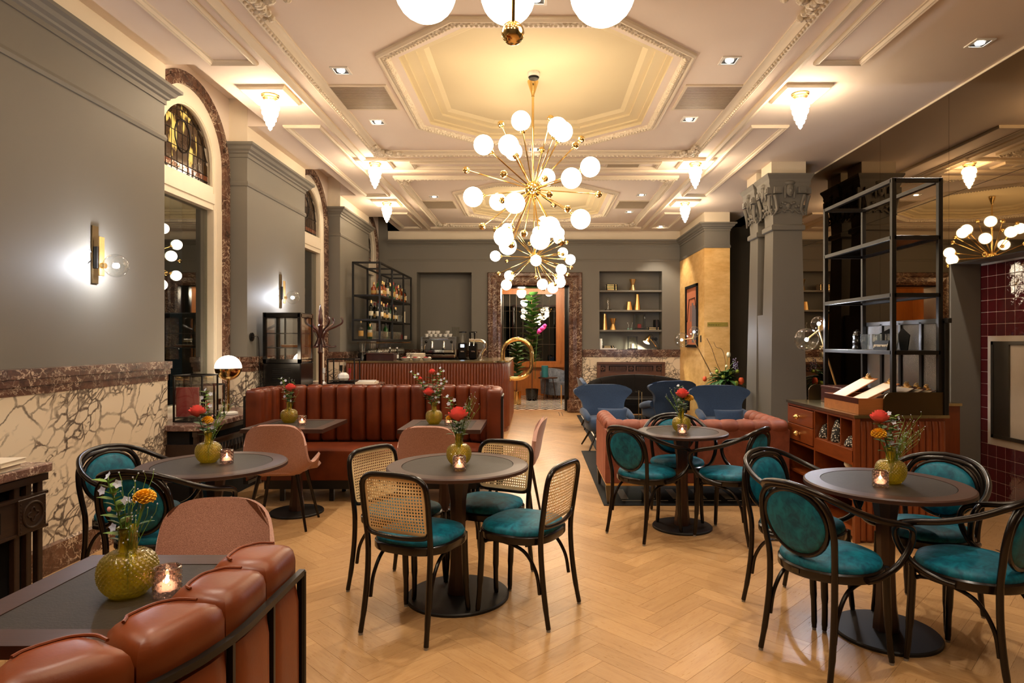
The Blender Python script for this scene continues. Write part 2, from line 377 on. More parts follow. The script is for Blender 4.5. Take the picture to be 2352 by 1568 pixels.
M['e_candle'] = emit('candle_flame', (1.0, .60, .28), E_CANDLE)
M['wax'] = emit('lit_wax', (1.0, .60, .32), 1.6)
M['e_lobby'] = emit('lobby_lamp_glow', (1.0, .82, .6), 110)
M['green_gl'] = plain('pale_green_glaze', srgb(120, 150, 136), .3)
M['leaf'] = plain('green_leaf', srgb(52, 92, 36), .5, var=.25, nscale=9)
M['leaf_l'] = plain('light_green_stem', srgb(104, 138, 52), .5, var=.15)
M['rose'] = plain('coral_rose_petal', srgb(246, 92, 84), .6, var=.12, nscale=20)
M['marigold'] = plain('orange_marigold_petal', srgb(255, 184, 44), .6, var=.15, nscale=30)
M['tweedia'] = plain('pale_blue_petal', srgb(196, 200, 220), .6, var=.1)
M['bud'] = plain('pink_bud', srgb(220, 160, 150), .6, var=.1)
# ================================================================ SETTING
random.seed(7)
ZC = 3.73; XL, XR, YB, YF = -3.06, 3.78, -2.6, 13.02
# ---------------- floor: herringbone oak
b = MB(); b.box(-3.9, 4.2, YB, 13.5, -.2, -.0018); floor = struct(b.build('floor', M['joint'], smooth=0))
PW, PN = .12, 4; c45 = math.sqrt(.5)
def uv2xy(u, v): return (.645 + (u - v) * c45, 1.0 + (u + v) * c45)
planks = []
for i in range(-60, 120):
    for j in range(-60, 120):
        k = (i - j) % (2 * PN)
        if k == 0: cu, cv, ang = (i + PN / 2) * PW, (j + .5) * PW, PI / 4
        elif k == 2 * PN - 1: cu, cv, ang = (i + .5) * PW, (j + PN / 2) * PW, 3 * PI / 4
        else: continue
        x, y = uv2xy(cu, cv)
        if -3.35 < x < 4.0 and -1.2 < y < 13.3: planks.append((x, y, ang))
def plank_mesh(mb, x, y, ang, L, Wd, uv, rnd=None):
    M4 = Matrix.Translation((x, y, 0)) @ Matrix.Rotation(ang, 4, 'Z')
    l, w_, e = L / 2 - .0003, Wd / 2 - .0003, .0004
    vs = [(-l, -w_, -.002), (l, -w_, -.002), (l, w_, -.002), (-l, w_, -.002), (-l + e, -w_ + e, 0), (l - e, -w_ + e, 0), (l - e, w_ - e, 0), (-l + e, w_ - e, 0)]
    mb.add(vs, [(4, 5, 6, 7), (0, 1, 5, 4), (1, 2, 6, 5), (2, 3, 7, 6), (3, 0, 4, 7)], M4)
    for f in ((4, 5, 6, 7), (0, 1, 5, 4), (1, 2, 6, 5), (2, 3, 7, 6), (3, 0, 4, 7)):
        for q in f: uv.append((vs[q][0], vs[q][1]) if rnd is None else (vs[q][0] + rnd * 19, vs[q][1] + rnd * 7))
def put_uv(me, uv):
    l = me.uv_layers.new(name='UVMap'); l.data.foreach_set('uv', [c for p in uv for c in p])
uv = []; mb = MB(); plank_mesh(mb, 0, 0, 0, PW * PN, PW, uv)
p0 = mb.build('plank', M['oak'], smooth=0, fix=False); put_uv(p0.data, uv); pm = p0.data
C.objects.unlink(p0); bpy.data.objects.remove(p0)
def vis(x, y):
    if y < 1.3: return False
    px = CX + F * x / y; py = CY + F * H / y
    return -60 < px < 2412 and py < 1640
order = sorted(planks, key=lambda p: (not vis(p[0], p[1]), p[1]))
for x, y, a in order[:296]: obj('plank', pm, floor, (x, y, 0), a)
mb = MB(); uv = []; rn = []
for x, y, a in order[296:]:
    r = random.random(); plank_mesh(mb, x, y, a, PW * PN, PW, uv, r); rn += [r] * 5
po = mb.build('more_planks', M['oak'], floor, smooth=0, fix=False); put_uv(po.data, uv); po['kind'] = 'stuff'
at = po.data.attributes.new('rnd', 'FLOAT', 'FACE'); at.data.foreach_set('value', rn)
# dark inlay lines at the border of the parquet
for x in (3.20, 3.28): b = MB(); b.box(x, x + .012, 1.5, 4.4, -.004, .0012); b.build('inlay_line', M['joint_dark'], floor, smooth=0)
for x in (.46, .52): b = MB(); b.box(x, x + .012, 12.3, 12.95, -.004, .0012); b.build('inlay_line', M['joint_dark'], floor, smooth=0)
# ---------------- ceiling
ceiling = MB()
def octo(cy, d=0.0):
    k = d * .4142
    return [(x, cy + y) for x, y in ((.61 - k, 1.425 - d), (1.275 - d, .85 - k), (1.275 - d, -.85 + k), (.61 - k, -1.425 + d), (-.61 + k, -1.425 + d), (-1.275 + d, -.85 + k), (-1.275 + d, .85 - k), (-.61 + k, 1.425 - d))]
COFF = (1.19, 5.85, 10.49)
outer = [(-2.81, YB), (XR + .3, YB), (XR + .3, 13.3), (-2.81, 13.3)]
polys = [[Vector((x, y, 0)) for x, y in outer]] + [[Vector((x, y, 0)) for x, y in octo(c, .17)] for c in COFF]
flat = [p for q in polys for p in q]
tri = tessellate_polygon(polys)
ceiling.add([(p.x, p.y, ZC) for p in flat], [tuple(t) for t in tri])
WIN = ((2.04, 3.53), (5.20, 6.69), (8.36, 9.86), (11.55, 13.02))
PIER = ((YB, 2.04), (3.53, 5.20), (6.69, 8.36), (9.86, 11.55))
for y0, y1 in PIER: ceiling.quad((-3.7, y0, ZC), (-2.81, y0, ZC), (-2.81, y1, ZC), (-3.7, y1, ZC))
ZR = 4.02
for y0, y1 in WIN:
    ceiling.quad((-3.7, y0, ZR), (-2.81, y0, ZR), (-2.81, y1, ZR), (-3.7, y1, ZR))
    ceiling.quad((-2.81, y0, ZC), (-2.81, y1, ZC), (-2.81, y1, ZR), (-2.81, y0, ZR))
    for y in (y0, y1): ceiling.quad((XL, y, ZC), (-2.81, y, ZC), (-2.81, y, ZR), (XL, y, ZR))
ceiling = struct(ceiling.build('ceiling', M['ceil'], smooth=0, fix=False))
for c in COFF:                                     # stepped octagonal recess
    b = MB(); o = [octo(c, d) for d in (.17, .17, .21, .21, .26, .30, .30, .36, .40)]
    zs = [ZC + (q - ZC) * .65 for q in (ZC, 3.775, 3.785, 3.81, 3.83, 3.84, 3.875, 3.89, 3.93)]
    b.loft([[(x, y, z) for x, y in q] for q, z in zip(o, zs)], True, False)
    b.add([(x, y, 3.86) for x, y in o[-1]], [tuple(range(8))])
    b.build('octagon_recess', M['recess'], ceiling, smooth=20)
    b = MB(); b.sweep([(0, ZC + .002), (0, ZC - .022), (.02, ZC - .034), (.035, ZC - .03), (.035, ZC + .002)], octo(c)); b.build('octagon_moulding', M['cream'], ceiling, smooth=30)
    b = MB(); b.sweep([(.037, ZC + .002), (.037, ZC - .026), (.055, ZC - .036), (.085, ZC - .03), (.10, ZC - .012), (.10, ZC + .002)], octo(c)); b.build('leaf_moulding', M['ornament'], ceiling, smooth=30)
    # little leaves of the carved moulding, real bumps
    b = MB(); oc = octo(c, .072)
    for i in range(8):
        p, q = Vector(oc[i]), Vector(oc[(i + 1) % 8]); n = int((q - p).length / .035)
        for k in range(n):
            m = p.lerp(q, (k + .5) / n); b.sphere((m.x, m.y, ZC - .033), .013, 6, 4)
    bo = b.build('leaf_bead', M['cream'], ceiling, smooth=60); bo['kind'] = 'stuff'
def rect(x0, x1, y0, y1): return [(x0, y0), (x0, y1), (x1, y1), (x1, y0)]
def mould(name, r, w_, h, mat='cream'):
    b = MB(); b.sweep([(0, ZC + .002), (0, ZC - h * .5), (w_ * .2, ZC - h), (w_ * .42, ZC - h * .8), (w_ * .55, ZC - h * .9), (w_ * .8, ZC - h * .35), (w_, ZC - h * .25), (w_, ZC + .002)], r)
    return b.build(name, M[mat], ceiling, smooth=30)
for c in COFF:
    r = rect(-1.97, 1.97, c - 1.81, c + 1.81); mould('coffer_moulding', r, .13, .05)
    b = MB()
    for i in range(4):
        p, q = Vector(r[i]), Vector(r[(i + 1) % 4]); n = int((q - p).length / .05); dn = (q - p).normalized(); nn = Vector((dn.y, -dn.x)) * .05
        for k in range(n):
            m = p.lerp(q, (k + .5) / n) + nn; b.sphere((m.x, m.y, ZC - .044), .02, 6, 4, (.8, .8, .7))
    bo = b.build('egg_bead', M['cream'], ceiling, smooth=60); bo['kind'] = 'stuff'
    for sx in (-1, 1):
        for sy in (-1, 1):                          # acanthus corner ornament
            b = MB(); random.seed(11)
            for k in range(16):
                t = random.random(); a = random.choice((0, 1)); e = t * .34
                x = 1.9 - (e if a else random.random() * .09); y = 1.74 - (random.random() * .09 if a else e)
                b.sphere((sx * x, c + sy * y, ZC - .03), .05 - .025 * t, 8, 5, (1, 1, .8))
            b.build('corner_ornament', M['ornament'], ceiling, smooth=60)
for x0, x1 in ((-2.19, -2.11), (2.11, 2.19)):
    b = MB(); p = [(0, ZC + .002), (0, ZC - .03), (.03, ZC - .045), (.05, ZC - .03), (.08, ZC - .02), (.08, ZC + .002)]
    b.sweep(p, [(x0, YB), (x0, 12.7)], False); b.build('long_moulding', M['cream'], ceiling, smooth=30)
for y in (3.38, 7.85, 8.40, 12.56):
    b = MB(); p = [(0, ZC + .002), (0, ZC - .025), (.03, ZC - .035), (.06, ZC - .02), (.06, ZC + .002)]
    b.sweep(p, [(2.1, y), (-2.1, y)], False); b.build('cross_moulding', M['cream'], ceiling, smooth=30)
for y0, y1 in ((3.5, 3.72), (8.0, 8.28)):
    for x0, x1 in ((-1.6, -.15), (.15, 1.6)): mould('panel_moulding', rect(x0, x1, y0, y1), .06, .03)
for s in (-1, 1):
    for y0, y1 in ((1.9, 5.17), (6.65, 9.84), (11.15, 12.6)):
        x0, x1 = sorted((s * 2.27, s * 2.67)); mould('panel_moulding', rect(x0, x1, y0, y1), .06, .03)
# vents, downlights
def vent(x0, x1, y0, y1):
    b = MB(); b.sweep([(0, ZC), (0, ZC - .012), (.025, ZC - .012), (.025, ZC)], rect(x0, x1, y0, y1)); f = b.build('vent_frame', M['cream'], ceiling, smooth=0)
    b = MB(); b.box(x0 + .02, x1 - .02, y0 + .02, y1 - .02, ZC - .006, ZC)
    n = int((y1 - y0) / .022)
    for k in range(n): y = y0 + .025 + k * (y1 - y0 - .05) / n; b.box(x0 + .02, x1 - .02, y, y + .010, ZC - .013, ZC - .006)
    b.build('vent_grille', M['vent'], f, smooth=0)
M['vent'] = plain('vent_metal', srgb(176, 158, 132), .4, 0, var=.06, nscale=30)
for s in (-1, 1):
    for y0, y1 in ((5.6, 6.2), (10.2, 10.8)):
        x0, x1 = sorted((s * 1.33, s * 1.91)); vent(x0, x1, y0, y1)
vent(.9, 1.35, 8.02, 8.26)
M['dl_black'] = plain('downlight_reflector', srgb(14, 13, 12), .6, 0)
dlb = MB(); dlb.sweep([(0, .0), (0, -.008), (.02, -.008), (.035, .02), (.035, .0)], rect(-.075, .075, -.075, .075))
dlr = MB(); dlr.sweep([(.02, -.006), (.05, -.001), (.05, .0), (.02, .0)], rect(-.075, .075, -.075, .075))
dle = MB(); dle.lathe([(0, -.012), (.030, -.010), (.032, -.002), (0, -.001)], 16)
r0 = thing('downlight', '', 'ceiling spotlight', (0, 0, 0))
dlb.build('trim_frame', M['white'], r0, smooth=0); dlr.build('reflector', M['dl_black'], r0, smooth=0); dle.build('lamp_disc', M['e_down'], r0)
DL = [((-1.64, 5.31), 'square recessed downlight before the grey vent, window side of the octagon'), ((-1.64, 6.55), 'square recessed downlight behind the grey vent, window side of the octagon'),
      ((1.57, 5.12), 'square recessed downlight before the shiny vent, mirror side of the octagon'), ((1.57, 6.47), 'square recessed downlight behind the shiny vent, mirror side of the octagon'),
      ((3.39, 4.82), 'lone square downlight close to the bronze mirror top'), ((-.02, 7.48), 'square downlight behind the nearer octagon, behind the chandelier stem'), ((0, 4.2), 'square downlight in front of the nearer octagon, behind hanging globes'),
      ((-1.60, 9.93), 'small downlight of the farther coffer on the window side'), ((1.64, 9.81), 'small downlight of the farther coffer, nearer one on the mirror side'),
      ((1.64, 11.09), 'small downlight of the farther coffer, farther one on the mirror side'), ((2.47, 12.5), 'farthest small downlight, just before the gold wall corner'), ((-1.6, 2.4), 'recessed downlight above the front tables, on the window side'), ((1.6, 2.4), 'unseen recessed downlight above the front tables, on the mirror side'), ((-1.6, .3), 'unseen recessed downlight above the viewer on the window side'), ((1.6, .3), 'unseen recessed downlight above the viewer on the mirror side')]  # last three are unseen, added by symmetry for their light
for i, ((x, y), lab) in enumerate(DL):
    o = r0 if i == 0 else dup(r0, (x, y, ZC)); o.location = (x, y, ZC); tag(o, lab, None, 'recessed ceiling downlights')
    l = bpy.data.lights.new('spot', 'SPOT'); l.energy = W_DOWN; l.color = (1, .88, .72); l.spot_size = 1.5; l.spot_blend = .5; l.shadow_soft_size = .035
    lo = bpy.data.objects.new('spot', l); C.objects.link(lo); lo.location = (x, y, ZC - .03)
o = None
# smoke detector
b = MB(); b.lathe([(0, 0), (.055, 0), (.055, -.03), (.048, -.04), (.045, -.042), (0, -.042)], 20); sd = b.build('smoke_detector', M['white'], None, (-.02, 5.66, 3.86)); tag(sd, 'white round smoke detector on the recessed octagon ceiling', 'smoke detector')
b = MB(); b.lathe([(.046, -.040), (.050, -.044), (.042, -.058), (0, -.06)], 20); b.build('sensor_grille', M['black'], sd)
# ---------------- left wall
wl = MB()
for y0, y1 in PIER: wl.box(-3.75, XL, y0, y1, 0, ZR)
wall_left = struct(wl.build('wall_left', M['wall'], smooth=0))
CORN = [(0, 3.40), (.012, 3.40), (.012, 3.435), (.03, 3.445), (.035, 3.46), (.06, 3.475), (.075, 3.50), (.10, 3.515), (.10, 3.54), (0, 3.54)]
def around(y0, y1, x=XL, d=.5): return [(x - d, y0), (x, y0), (x, y1), (x - d, y1)]
def inv(p): return [(q[0], q[1]) for q in p]
for i, (y0, y1) in enumerate(PIER):
    path = around(y0, y1)                            # travel +y with the room on the right
    b = MB(); b.sweep(CORN, path, False); b.build('cornice', M['wall'], wall_left, smooth=25)
    b = MB(); b.sweep([(0, 3.10), (.010, 3.10), (.016, 3.125), (.008, 3.15), (0, 3.15)], path, False); b.build('picture_rail', M['wall'], wall_left, smooth=25)
    b = MB(); b.sweep([(0, 3.54), (.004, 3.54), (.004, ZR - .002), (0, ZR - .002)], path, False); b.build('cream_frieze', M['cream'], wall_left, smooth=0)
    b = MB(); b.sweep([(0, 1.13), (.02, 1.13), (.02, 1.18), (.032, 1.182), (.032, 1.225), (.042, 1.228), (.042, 1.285), (0, 1.29)], path, False); b.build('marble_band', M['marble_br'], wall_left, smooth=0)
    b = MB(); b.sweep([(0, 0), (.03, 0), (.03, .17), (.02, .185), (0, .185)], path, False); b.build('marble_plinth', M['marble_br'], wall_left, smooth=0)
    n = 2 if i else 4; ys = [y0 + (y1 - y0) * k / n for k in range(n + 1)]
    for k in range(n):
        b = MB(); b.box(XL - .01, XL + .016, ys[k] + (.0 if k else -.016), ys[k + 1] - .002 + (.018 if k == n - 1 else 0), .185, 1.13); b.build('marble_slab', M['marble'], wall_left, smooth=0)
    for yy in (y0, y1):
        s = -1 if yy == y0 else 1
        b = MB(); y_a, y_b = sorted((yy, yy + s * .016)); b.box(-3.5, XL - .002, y_a, y_b, .185, 1.13); b.build('marble_slab', M['marble'], wall_left, smooth=0)
# ---------------- windows
M['lead'] = plain('lead_came', srgb(28, 20, 14), .5, .4)
def stained(name, col, e):
    t = NT(name); v = t.coord(); n = t.noise(v, 6, 4, .6); 
    t.set(Base_Color=t.mix(n.outputs['Fac'], [c * .5 for c in col[:3]] + [1], col), Roughness=.12)
    if e:  # weak emission stands in for outside light coming through
        t.set(Emission_Color=col, Emission_Strength=t.ramp(n.outputs['Fac'], [(.45, (0, 0, 0)), (.62, (e, e, e))]))
    t.bump(n.outputs['Fac'], .3, .02); return t.m
def streaky():  # yellow streaks emit a little, in place of light from outside
    t = NT('amber_streak_glass'); tc = t.n('ShaderNodeTexCoord'); mp = t.n('ShaderNodeMapping'); mp.inputs['Scale'].default_value = (1, 5.5, 2.2); mp.inputs['Rotation'].default_value = (.35, 0, 0); t.l(tc.outputs['Object'], mp.inputs[0])
    n = t.noise(mp.outputs[0], 1.9, 3, .5, .8); f = t.ramp(n.outputs['Fac'], [(.52, (0, 0, 0)), (.57, (1, 1, 1))])
    t.set(Base_Color=t.mix(f, srgb(58, 40, 22), srgb(190, 168, 84)), Roughness=.1, Emission_Color=srgb(206, 184, 112), Emission_Strength=t.ramp(n.outputs['Fac'], [(.52, (0, 0, 0)), (.60, (.22, .22, .22))])); return t.m
ST = [stained('brown_stained_glass', srgb(64, 44, 24), 0), streaky(), streaky(),
      stained('dark_stained_glass', srgb(40, 26, 18), 0), stained('teal_stained_glass', srgb(50, 110, 100), .1), stained('orange_stained_glass', srgb(120, 70, 46), .08)]
def window(idx, y0, y1):
    yc = (y0 + y1) / 2; Z0 = .80; ZS = 3.22
    def arch(r, n=20, x=0): return [(x, yc - r, None)]
    def strip(mb, r0, r1, xa, xb, z_bot, n=22):      # arch band with pilasters from z_bot
        def side(r): return [(yc + r, z_bot)] + [(yc + r * math.cos(PI * k / n), ZS + r * math.sin(PI * k / n)) for k in range(n + 1)] + [(yc - r, z_bot)]
        a, c_ = side(r0), side(r1); rings = [[(xa, p[0], p[1]), (xb, p[0], p[1]), (xb, q[0], q[1]), (xa, q[0], q[1])] for p, q in zip(a, c_)]
        mb.loft(rings)
    b = MB(); strip(b, .455, .615, -3.36, -3.265, Z0)
    b.box(-3.36, -3.27, yc - .46, yc + .46, 2.78, 3.01); b.box(-3.36, -3.255, yc - .46, yc + .46, 2.84, 2.94)
    for s in (-1, 1): b.box(-3.36, -3.262, yc + s * .56 - .06, yc + s * .56 + .06, Z0, 2.80)
    b.box(-3.36, -3.262, yc - .6, yc + .6, Z0 - .02, Z0 + .06)
    fr = struct(b.build('window_%d' % idx, M['white_frame'], smooth=30))
    b = MB(); strip(b, .44, .462, -3.30, -3.272, 3.0); b.build('glazing_bead', M['white_frame'], fr, smooth=30)
    b = MB(); strip(b, .615, .735, -3.40, -3.235, Z0); strip(b, .635, .70, -3.24, -3.225, Z0); b.build('marble_architrave', M['marble_br'], fr, smooth=30)
    b = MB(); b.box(-3.338, -3.332, yc - .5, yc + .5, Z0 + .05, 2.79); b.build('pane', M['pane'], fr, smooth=0)
    b = MB(); n = 22                                   # spandrel wall above the arch
    pa = [(yc + .7 * math.cos(PI * k / n), ZS + .7 * math.sin(PI * k / n)) for k in range(n + 1)]
    po_ = [(max(y0 - .02, min(y1 + .02, yc + .80 * 1.25 * math.cos(PI * k / n))), min(ZR, ZS + 1.2 * math.sin(PI * k / n))) for k in range(n + 1)]
    for k in range(n): b.quad((-3.25, *pa[k]), (-3.25, *pa[k + 1]), (-3.25, *po_[k + 1]), (-3.25, *po_[k]))
    b.quad((-3.25, y1 + .02, 0), (-3.25, yc + .7, 0), (-3.25, yc + .7, ZS), (-3.25, y1 + .02, ZS)); b.quad((-3.25, y0 - .02, 0), (-3.25, yc - .7, 0), (-3.25, yc - .7, ZS), (-3.25, y0 - .02, ZS))
    b.quad((-3.25, y0, 0), (-3.25, y1, 0), (-3.25, y1, Z0), (-3.25, y0, Z0))
    b.build('spandrel', M['ceil'], fr, smooth=0, fix=False)
    # stained glass pieces in lead
    random.seed(idx + 3); R = .452; px, pz = .0905, .118; lead = MB(); cols = 10
    rows = [3.01, 3.06, 3.12] + [3.12 + .14 * k for k in range(1, 5)]
    def inside(y, z): return (y - yc) ** 2 + max(0, z - ZS) ** 2 < (R + .005) ** 2
    for ri in range(len(rows) - 1):
        za, zb = rows[ri], rows[ri + 1]
        for ci in range(cols):
            ya, yb = yc - R + ci * 2 * R / cols, yc - R + (ci + 1) * 2 * R / cols
            q = []
            for (yy, zz) in ((ya, za), (yb, za), (yb, zb), (ya, zb)):
                dy = yy - yc; dz = max(0, zz - ZS)
                if dy * dy + dz * dz > R * R:
                    if zz > ZS:
                        zz = ZS + math.sqrt(max(0, R * R - dy * dy))
                    zz = max(zz, za)
                q.append((yy, zz))
            if max(z for _, z in q) - za < .004: continue
            my = (ya + yb) / 2 - yc; mz = (za + zb) / 2 - 3.38; e = math.hypot(my * 1.25, mz)
            m = 3 if ri == 0 else 5 if ri == 1 else (4 if e < .10 else 2 if idx == 1 and e < .34 else 0)
            if e < .08: m = 0
            mb = MB(); mb.loft([[(-3.335, y, z) for y, z in q], [(-3.329, y, z) for y, z in q]]); mb.build('glass_piece', ST[m], fr, smooth=0)
            lead.tube([(-3.328, q[0][0], q[0][1]), (-3.328, q[1][0], q[1][1])], .004, 5)
            lead.tube([(-3.328, q[0][0], q[0][1]), (-3.328, q[3][0], q[3][1])], .003, 5)
    lead.tube([(-3.326, yc + .13 * math.cos(t), 3.38 + .15 * math.sin(t)) for t in [2 * PI * k / 24 for k in range(24)]], .008, 6, True)
    lead.tube([(-3.326, yc + R * math.cos(PI * k / 20) * .9, ZS + R * .88 * math.sin(PI * k / 20)) for k in range(21)], .005, 5)
    lead.build('lead_came', M['lead'], fr)
    return fr
for i, (y0, y1) in enumerate(WIN): window((4, 1, 2, 3)[i], y0, y1)
# black sheets behind the panes, standing in for the dark street
b = MB()
for y0, y1 in WIN: b.box(-3.9, -3.88, y0, y1, 0, 4)
struct(b.build('night_backing', M['black_matt'], smooth=0))
# ---------------- back wall (far end), niches and doorway
def wall_holes(mb, x0, x1, z0, z1, holes, y):
    xs = sorted({x0, x1, *[h[0] for h in holes], *[h[1] for h in holes]}); zs = sorted({z0, z1, *[h[2] for h in holes], *[h[3] for h in holes]})
    for a, b_ in zip(xs, xs[1:]):
        for c_, d in zip(zs, zs[1:]):
            mx, mz = (a + b_) / 2, (c_ + d) / 2
            if any(h[0] < mx < h[1] and h[2] < mz < h[3] for h in holes): continue
            mb.quad((a, y, c_), (b_, y, c_), (b_, y, d), (a, y, d))
NL, DR, NR = (-2.457, -1.327, 1.02, 2.876), (-.726, .68, 0, 2.58), (1.309, 2.60, 1.285, 2.90)
b = MB(); wall_holes(b, -3.7, 3.0, 0, 4.05, (NL, DR, NR), YF)
for h, dp in ((NL, .4), (NR, .32)):
    b.quad((h[0], YF, h[2]), (h[0], YF + dp, h[2]), (h[0], YF + dp, h[3]), (h[0], YF, h[3])); b.quad((h[1], YF, h[2]), (h[1], YF + dp, h[2]), (h[1], YF + dp, h[3]), (h[1], YF, h[3]))
    b.quad((h[0], YF, h[3]), (h[1], YF, h[3]), (h[1], YF + dp, h[3]), (h[0], YF + dp, h[3])); b.quad((h[0], YF, h[2]), (h[1], YF, h[2]), (h[1], YF + dp, h[2]), (h[0], YF + dp, h[2]))
    b.quad((h[0], YF + dp, h[2]), (h[1], YF + dp, h[2]), (h[1], YF + dp, h[3]), (h[0], YF + dp, h[3]))
wall_back = struct(b.build('wall_back', M['wall'], smooth=0, fix=False))
for x0, x1 in ((-3.05, 2.97),):
    pth = [(x0, YF), (x1, YF)]
    b = MB(); b.sweep(CORN, pth, False); b.build('cornice', M['wall'], wall_back, smooth=25)
    b = MB(); b.sweep([(0, 3.10), (.010, 3.10), (.016, 3.125), (.008, 3.15), (0, 3.15)], pth, False); b.build('picture_rail', M['wall'], wall_back, smooth=25)
    b = MB(); b.sweep([(0, 3.54), (.004, 3.54), (.004, 3.725), (0, 3.725)], pth, False); b.build('cream_frieze', M['cream'], wall_back, smooth=0)
for x0, x1 in ((-3.05, -1.0), (.96, 2.97)):
    b = MB(); b.sweep([(0, 1.13), (.02, 1.13), (.02, 1.18), (.032, 1.182), (.032, 1.225), (.042, 1.228), (.042, 1.285), (-.3 if x0 > 0 else 0, 1.285), (-.3 if x0 > 0 else 0, 1.28), (0, 1.275)], [(x0, YF), (x1, YF)], False); b.build('marble_band', M['marble_br'], wall_back, smooth=0)
    n = max(1, round((x1 - x0) / .67))
    for k in range(n):
        b = MB(); a = x0 + (x1 - x0) * k / n; c_ = x0 + (x1 - x0) * (k + 1) / n
        b.box(a, c_ - .003, YF - .018, YF + .01, .0, 1.125); b.build('marble_slab', M['marble'], wall_back, smooth=0)
for z in (2.508, 2.10, 1.69):
    b = MB(); b.cbox((1.954, YF + .16, z - .018), (1.285, .30, .036), .003); b.build('niche_shelf', M['wall'], wall_back, smooth=0)
# marble door surround
b = MB(); pr = [(0, 0), (.0, .07), (.05, .09), (.08, .07), (.16, .06), (.2, .085), (.25, .085), (.27, .05), (.27, 0)]
path = [(-.726, 0), (-.726, 2.60), (.68, 2.60), (.68, 0)]
rings = []
for i, (x, z) in enumerate(path):
    mx, mz = (-1, 0) if i == 0 else (-1, 1) if i == 1 else (1, 1) if i == 2 else (1, 0)
    rings.append([(x + mx * o, YF - q, z + mz * o) for o, q in pr])
b.loft(rings, True, True); door_1 = struct(b.build('door_1', M['marble_br'], smooth=0))
for s, xx in ((-1, -.87), (1, .82)):
    b = MB(); b.cbox((xx, YF - .07, .13), (.36, .18, .26), .02); b.build('plinth_block', M['marble_br'], door_1, smooth=0)
b = MB(); b.box(-.78, -.726, YF, YF + .45, 0, 2.6); b.box(.68, .74, YF, YF + .45, 0, 2.6); b.box(-.78, .74, YF, YF + .45, 2.58, 2.64); b.build('wood_reveal', M['wood_mahog'], door_1, smooth=0)
b = MB(); b.box(.60, .68, YF + .2, YF + .26, 0, 2.58); b.build('door_edge', M['black_gl'], door_1, smooth=0)
# ---------------- gold corner block
b = MB(); b.box(2.97, 3.42, 11.13, 13.3, 0, 3.116); gold = struct(b.build('wall_gold', M['gold_wall'], smooth=0))
b = MB(); b.box(2.97, 3.42, 11.13, 13.3, 3.10, 3.42); b.build('grey_frieze', M['wall'], gold, smooth=0)
pth = [(2.97, 13.3), (2.97, 11.13), (3.42, 11.13), (3.42, 13.3)]
def left_sweep(prof, path, mat, par, name, sm=25):
    b = MB(); b.sweep(prof, path, False); return b.build(name, mat, par, smooth=sm)
left_sweep(CORN, pth, M['wall'], gold, 'cornice'); left_sweep([(0, 3.10), (.010, 3.10), (.016, 3.125), (.008, 3.15), (0, 3.15)], pth, M['wall'], gold, 'picture_rail')
b = MB(); b.box(2.972, 3.418, 11.132, 13.3, 3.54, 3.73); b.build('cream_frieze', M['cream'], gold, smooth=0)
# passage behind the columns
b = MB(); b.quad((3.42, 12.6, 0), (5.2, 12.6, 0), (5.2, 12.6, ZC), (3.42, 12.6, ZC)); b.quad((5.2, 9.3, 0), (5.2, 12.6, 0), (5.2, 12.6, ZC), (5.2, 9.3, ZC)); b.quad((3.78, 9.3, 0), (5.2, 9.3, 0), (5.2, 9.3, ZC), (3.78, 9.3, ZC))
b.quad((3.78, 9.3, ZC), (5.2, 9.3, ZC), (5.2, 12.6, ZC), (3.78, 12.6, ZC))
struct(b.build('wall_passage', M['wall'], smooth=0, fix=False))
# ---------------- right wall with bronze mirror and tiled alcove
b = MB(); b.quad((XR + .012, YB, 2.15), (XR + .012, 9.3, 2.15), (XR + .012, 9.3, ZC), (XR + .012, YB, ZC)); b.quad((XR + .012, 5.77, 0), (XR + .012, 9.3, 0), (XR + .012, 9.3, 2.15), (XR + .012, 5.77, 2.15))
b.quad((XR + .012, YB, 0), (XR + .012, 2.9, 0), (XR + .012, 2.9, 2.15), (XR + .012, YB, 2.15)); b.quad((XR, 9.3, 0), (XR + .3, 9.3, 0), (XR + .3, 9.3, ZC), (XR, 9.3, ZC))
wall_right = struct(b.build('wall_right', M['wall_dark'], smooth=0, fix=False))
ys = [1.21, 2.35, 3.49, 4.63, 5.77, 6.92, 8.05, 9.25]
for a, c_ in zip(ys, ys[1:]):
    for z0, z1 in ((2.793, 3.711), (2.155 if a < 5.7 else 0.0, 2.789)):
        b = MB(); b.box(XR - .006, XR, a + .0015, c_ - .0015, z0, z1); b.build('mirror_panel', M['mirror'], wall_right, smooth=0)
b = MB(); b.box(XR - .012, XR, YB, 9.3, 3.712, ZC); b.build('edge_bead', M['cream'], wall_right, smooth=0)
b = MB(); b.box(XR, 4.05, 5.75, 5.77, 0, 2.155); b.box(XR, 4.05, 2.9, 5.75, 2.155, 2.17); b.box(XR, 4.05, 2.88, 2.9, 0, 2.17); b.build('alcove_reveal', M['wall'], wall_right, smooth=0)
b = MB(); b.box(4.056, 4.2, 2.9, 5.75, 0, 2.17); b.build('grout_bed', M['grout'], wall_right, smooth=0)
HY0, HY1, HZ0, HZ1 = 4.55, 5.61, .60, 1.452
tb = MB(); tb.cbox((0, 0, 0), (.012, .1035, .1035), .002); t0 = tb.build('tile', M['tile'], wall_right, smooth=30); tm = t0.data; t0.location = (4.0595, 5.75 - .056, .056)
first = True
for r in range(20):
    for c_ in range(13):
        y, z = 5.75 - .03 - .107 * c_, .054 + .107 * r
        if z > 2.12: continue
        if HZ0 - .06 < z < HZ1 + .02 and HY0 - .05 < y < HY1 + .05:
            continue
        if first: t0.location = (4.0595, y, z); first = False
        else: obj('tile', tm, wall_right, (4.0595, y, z))
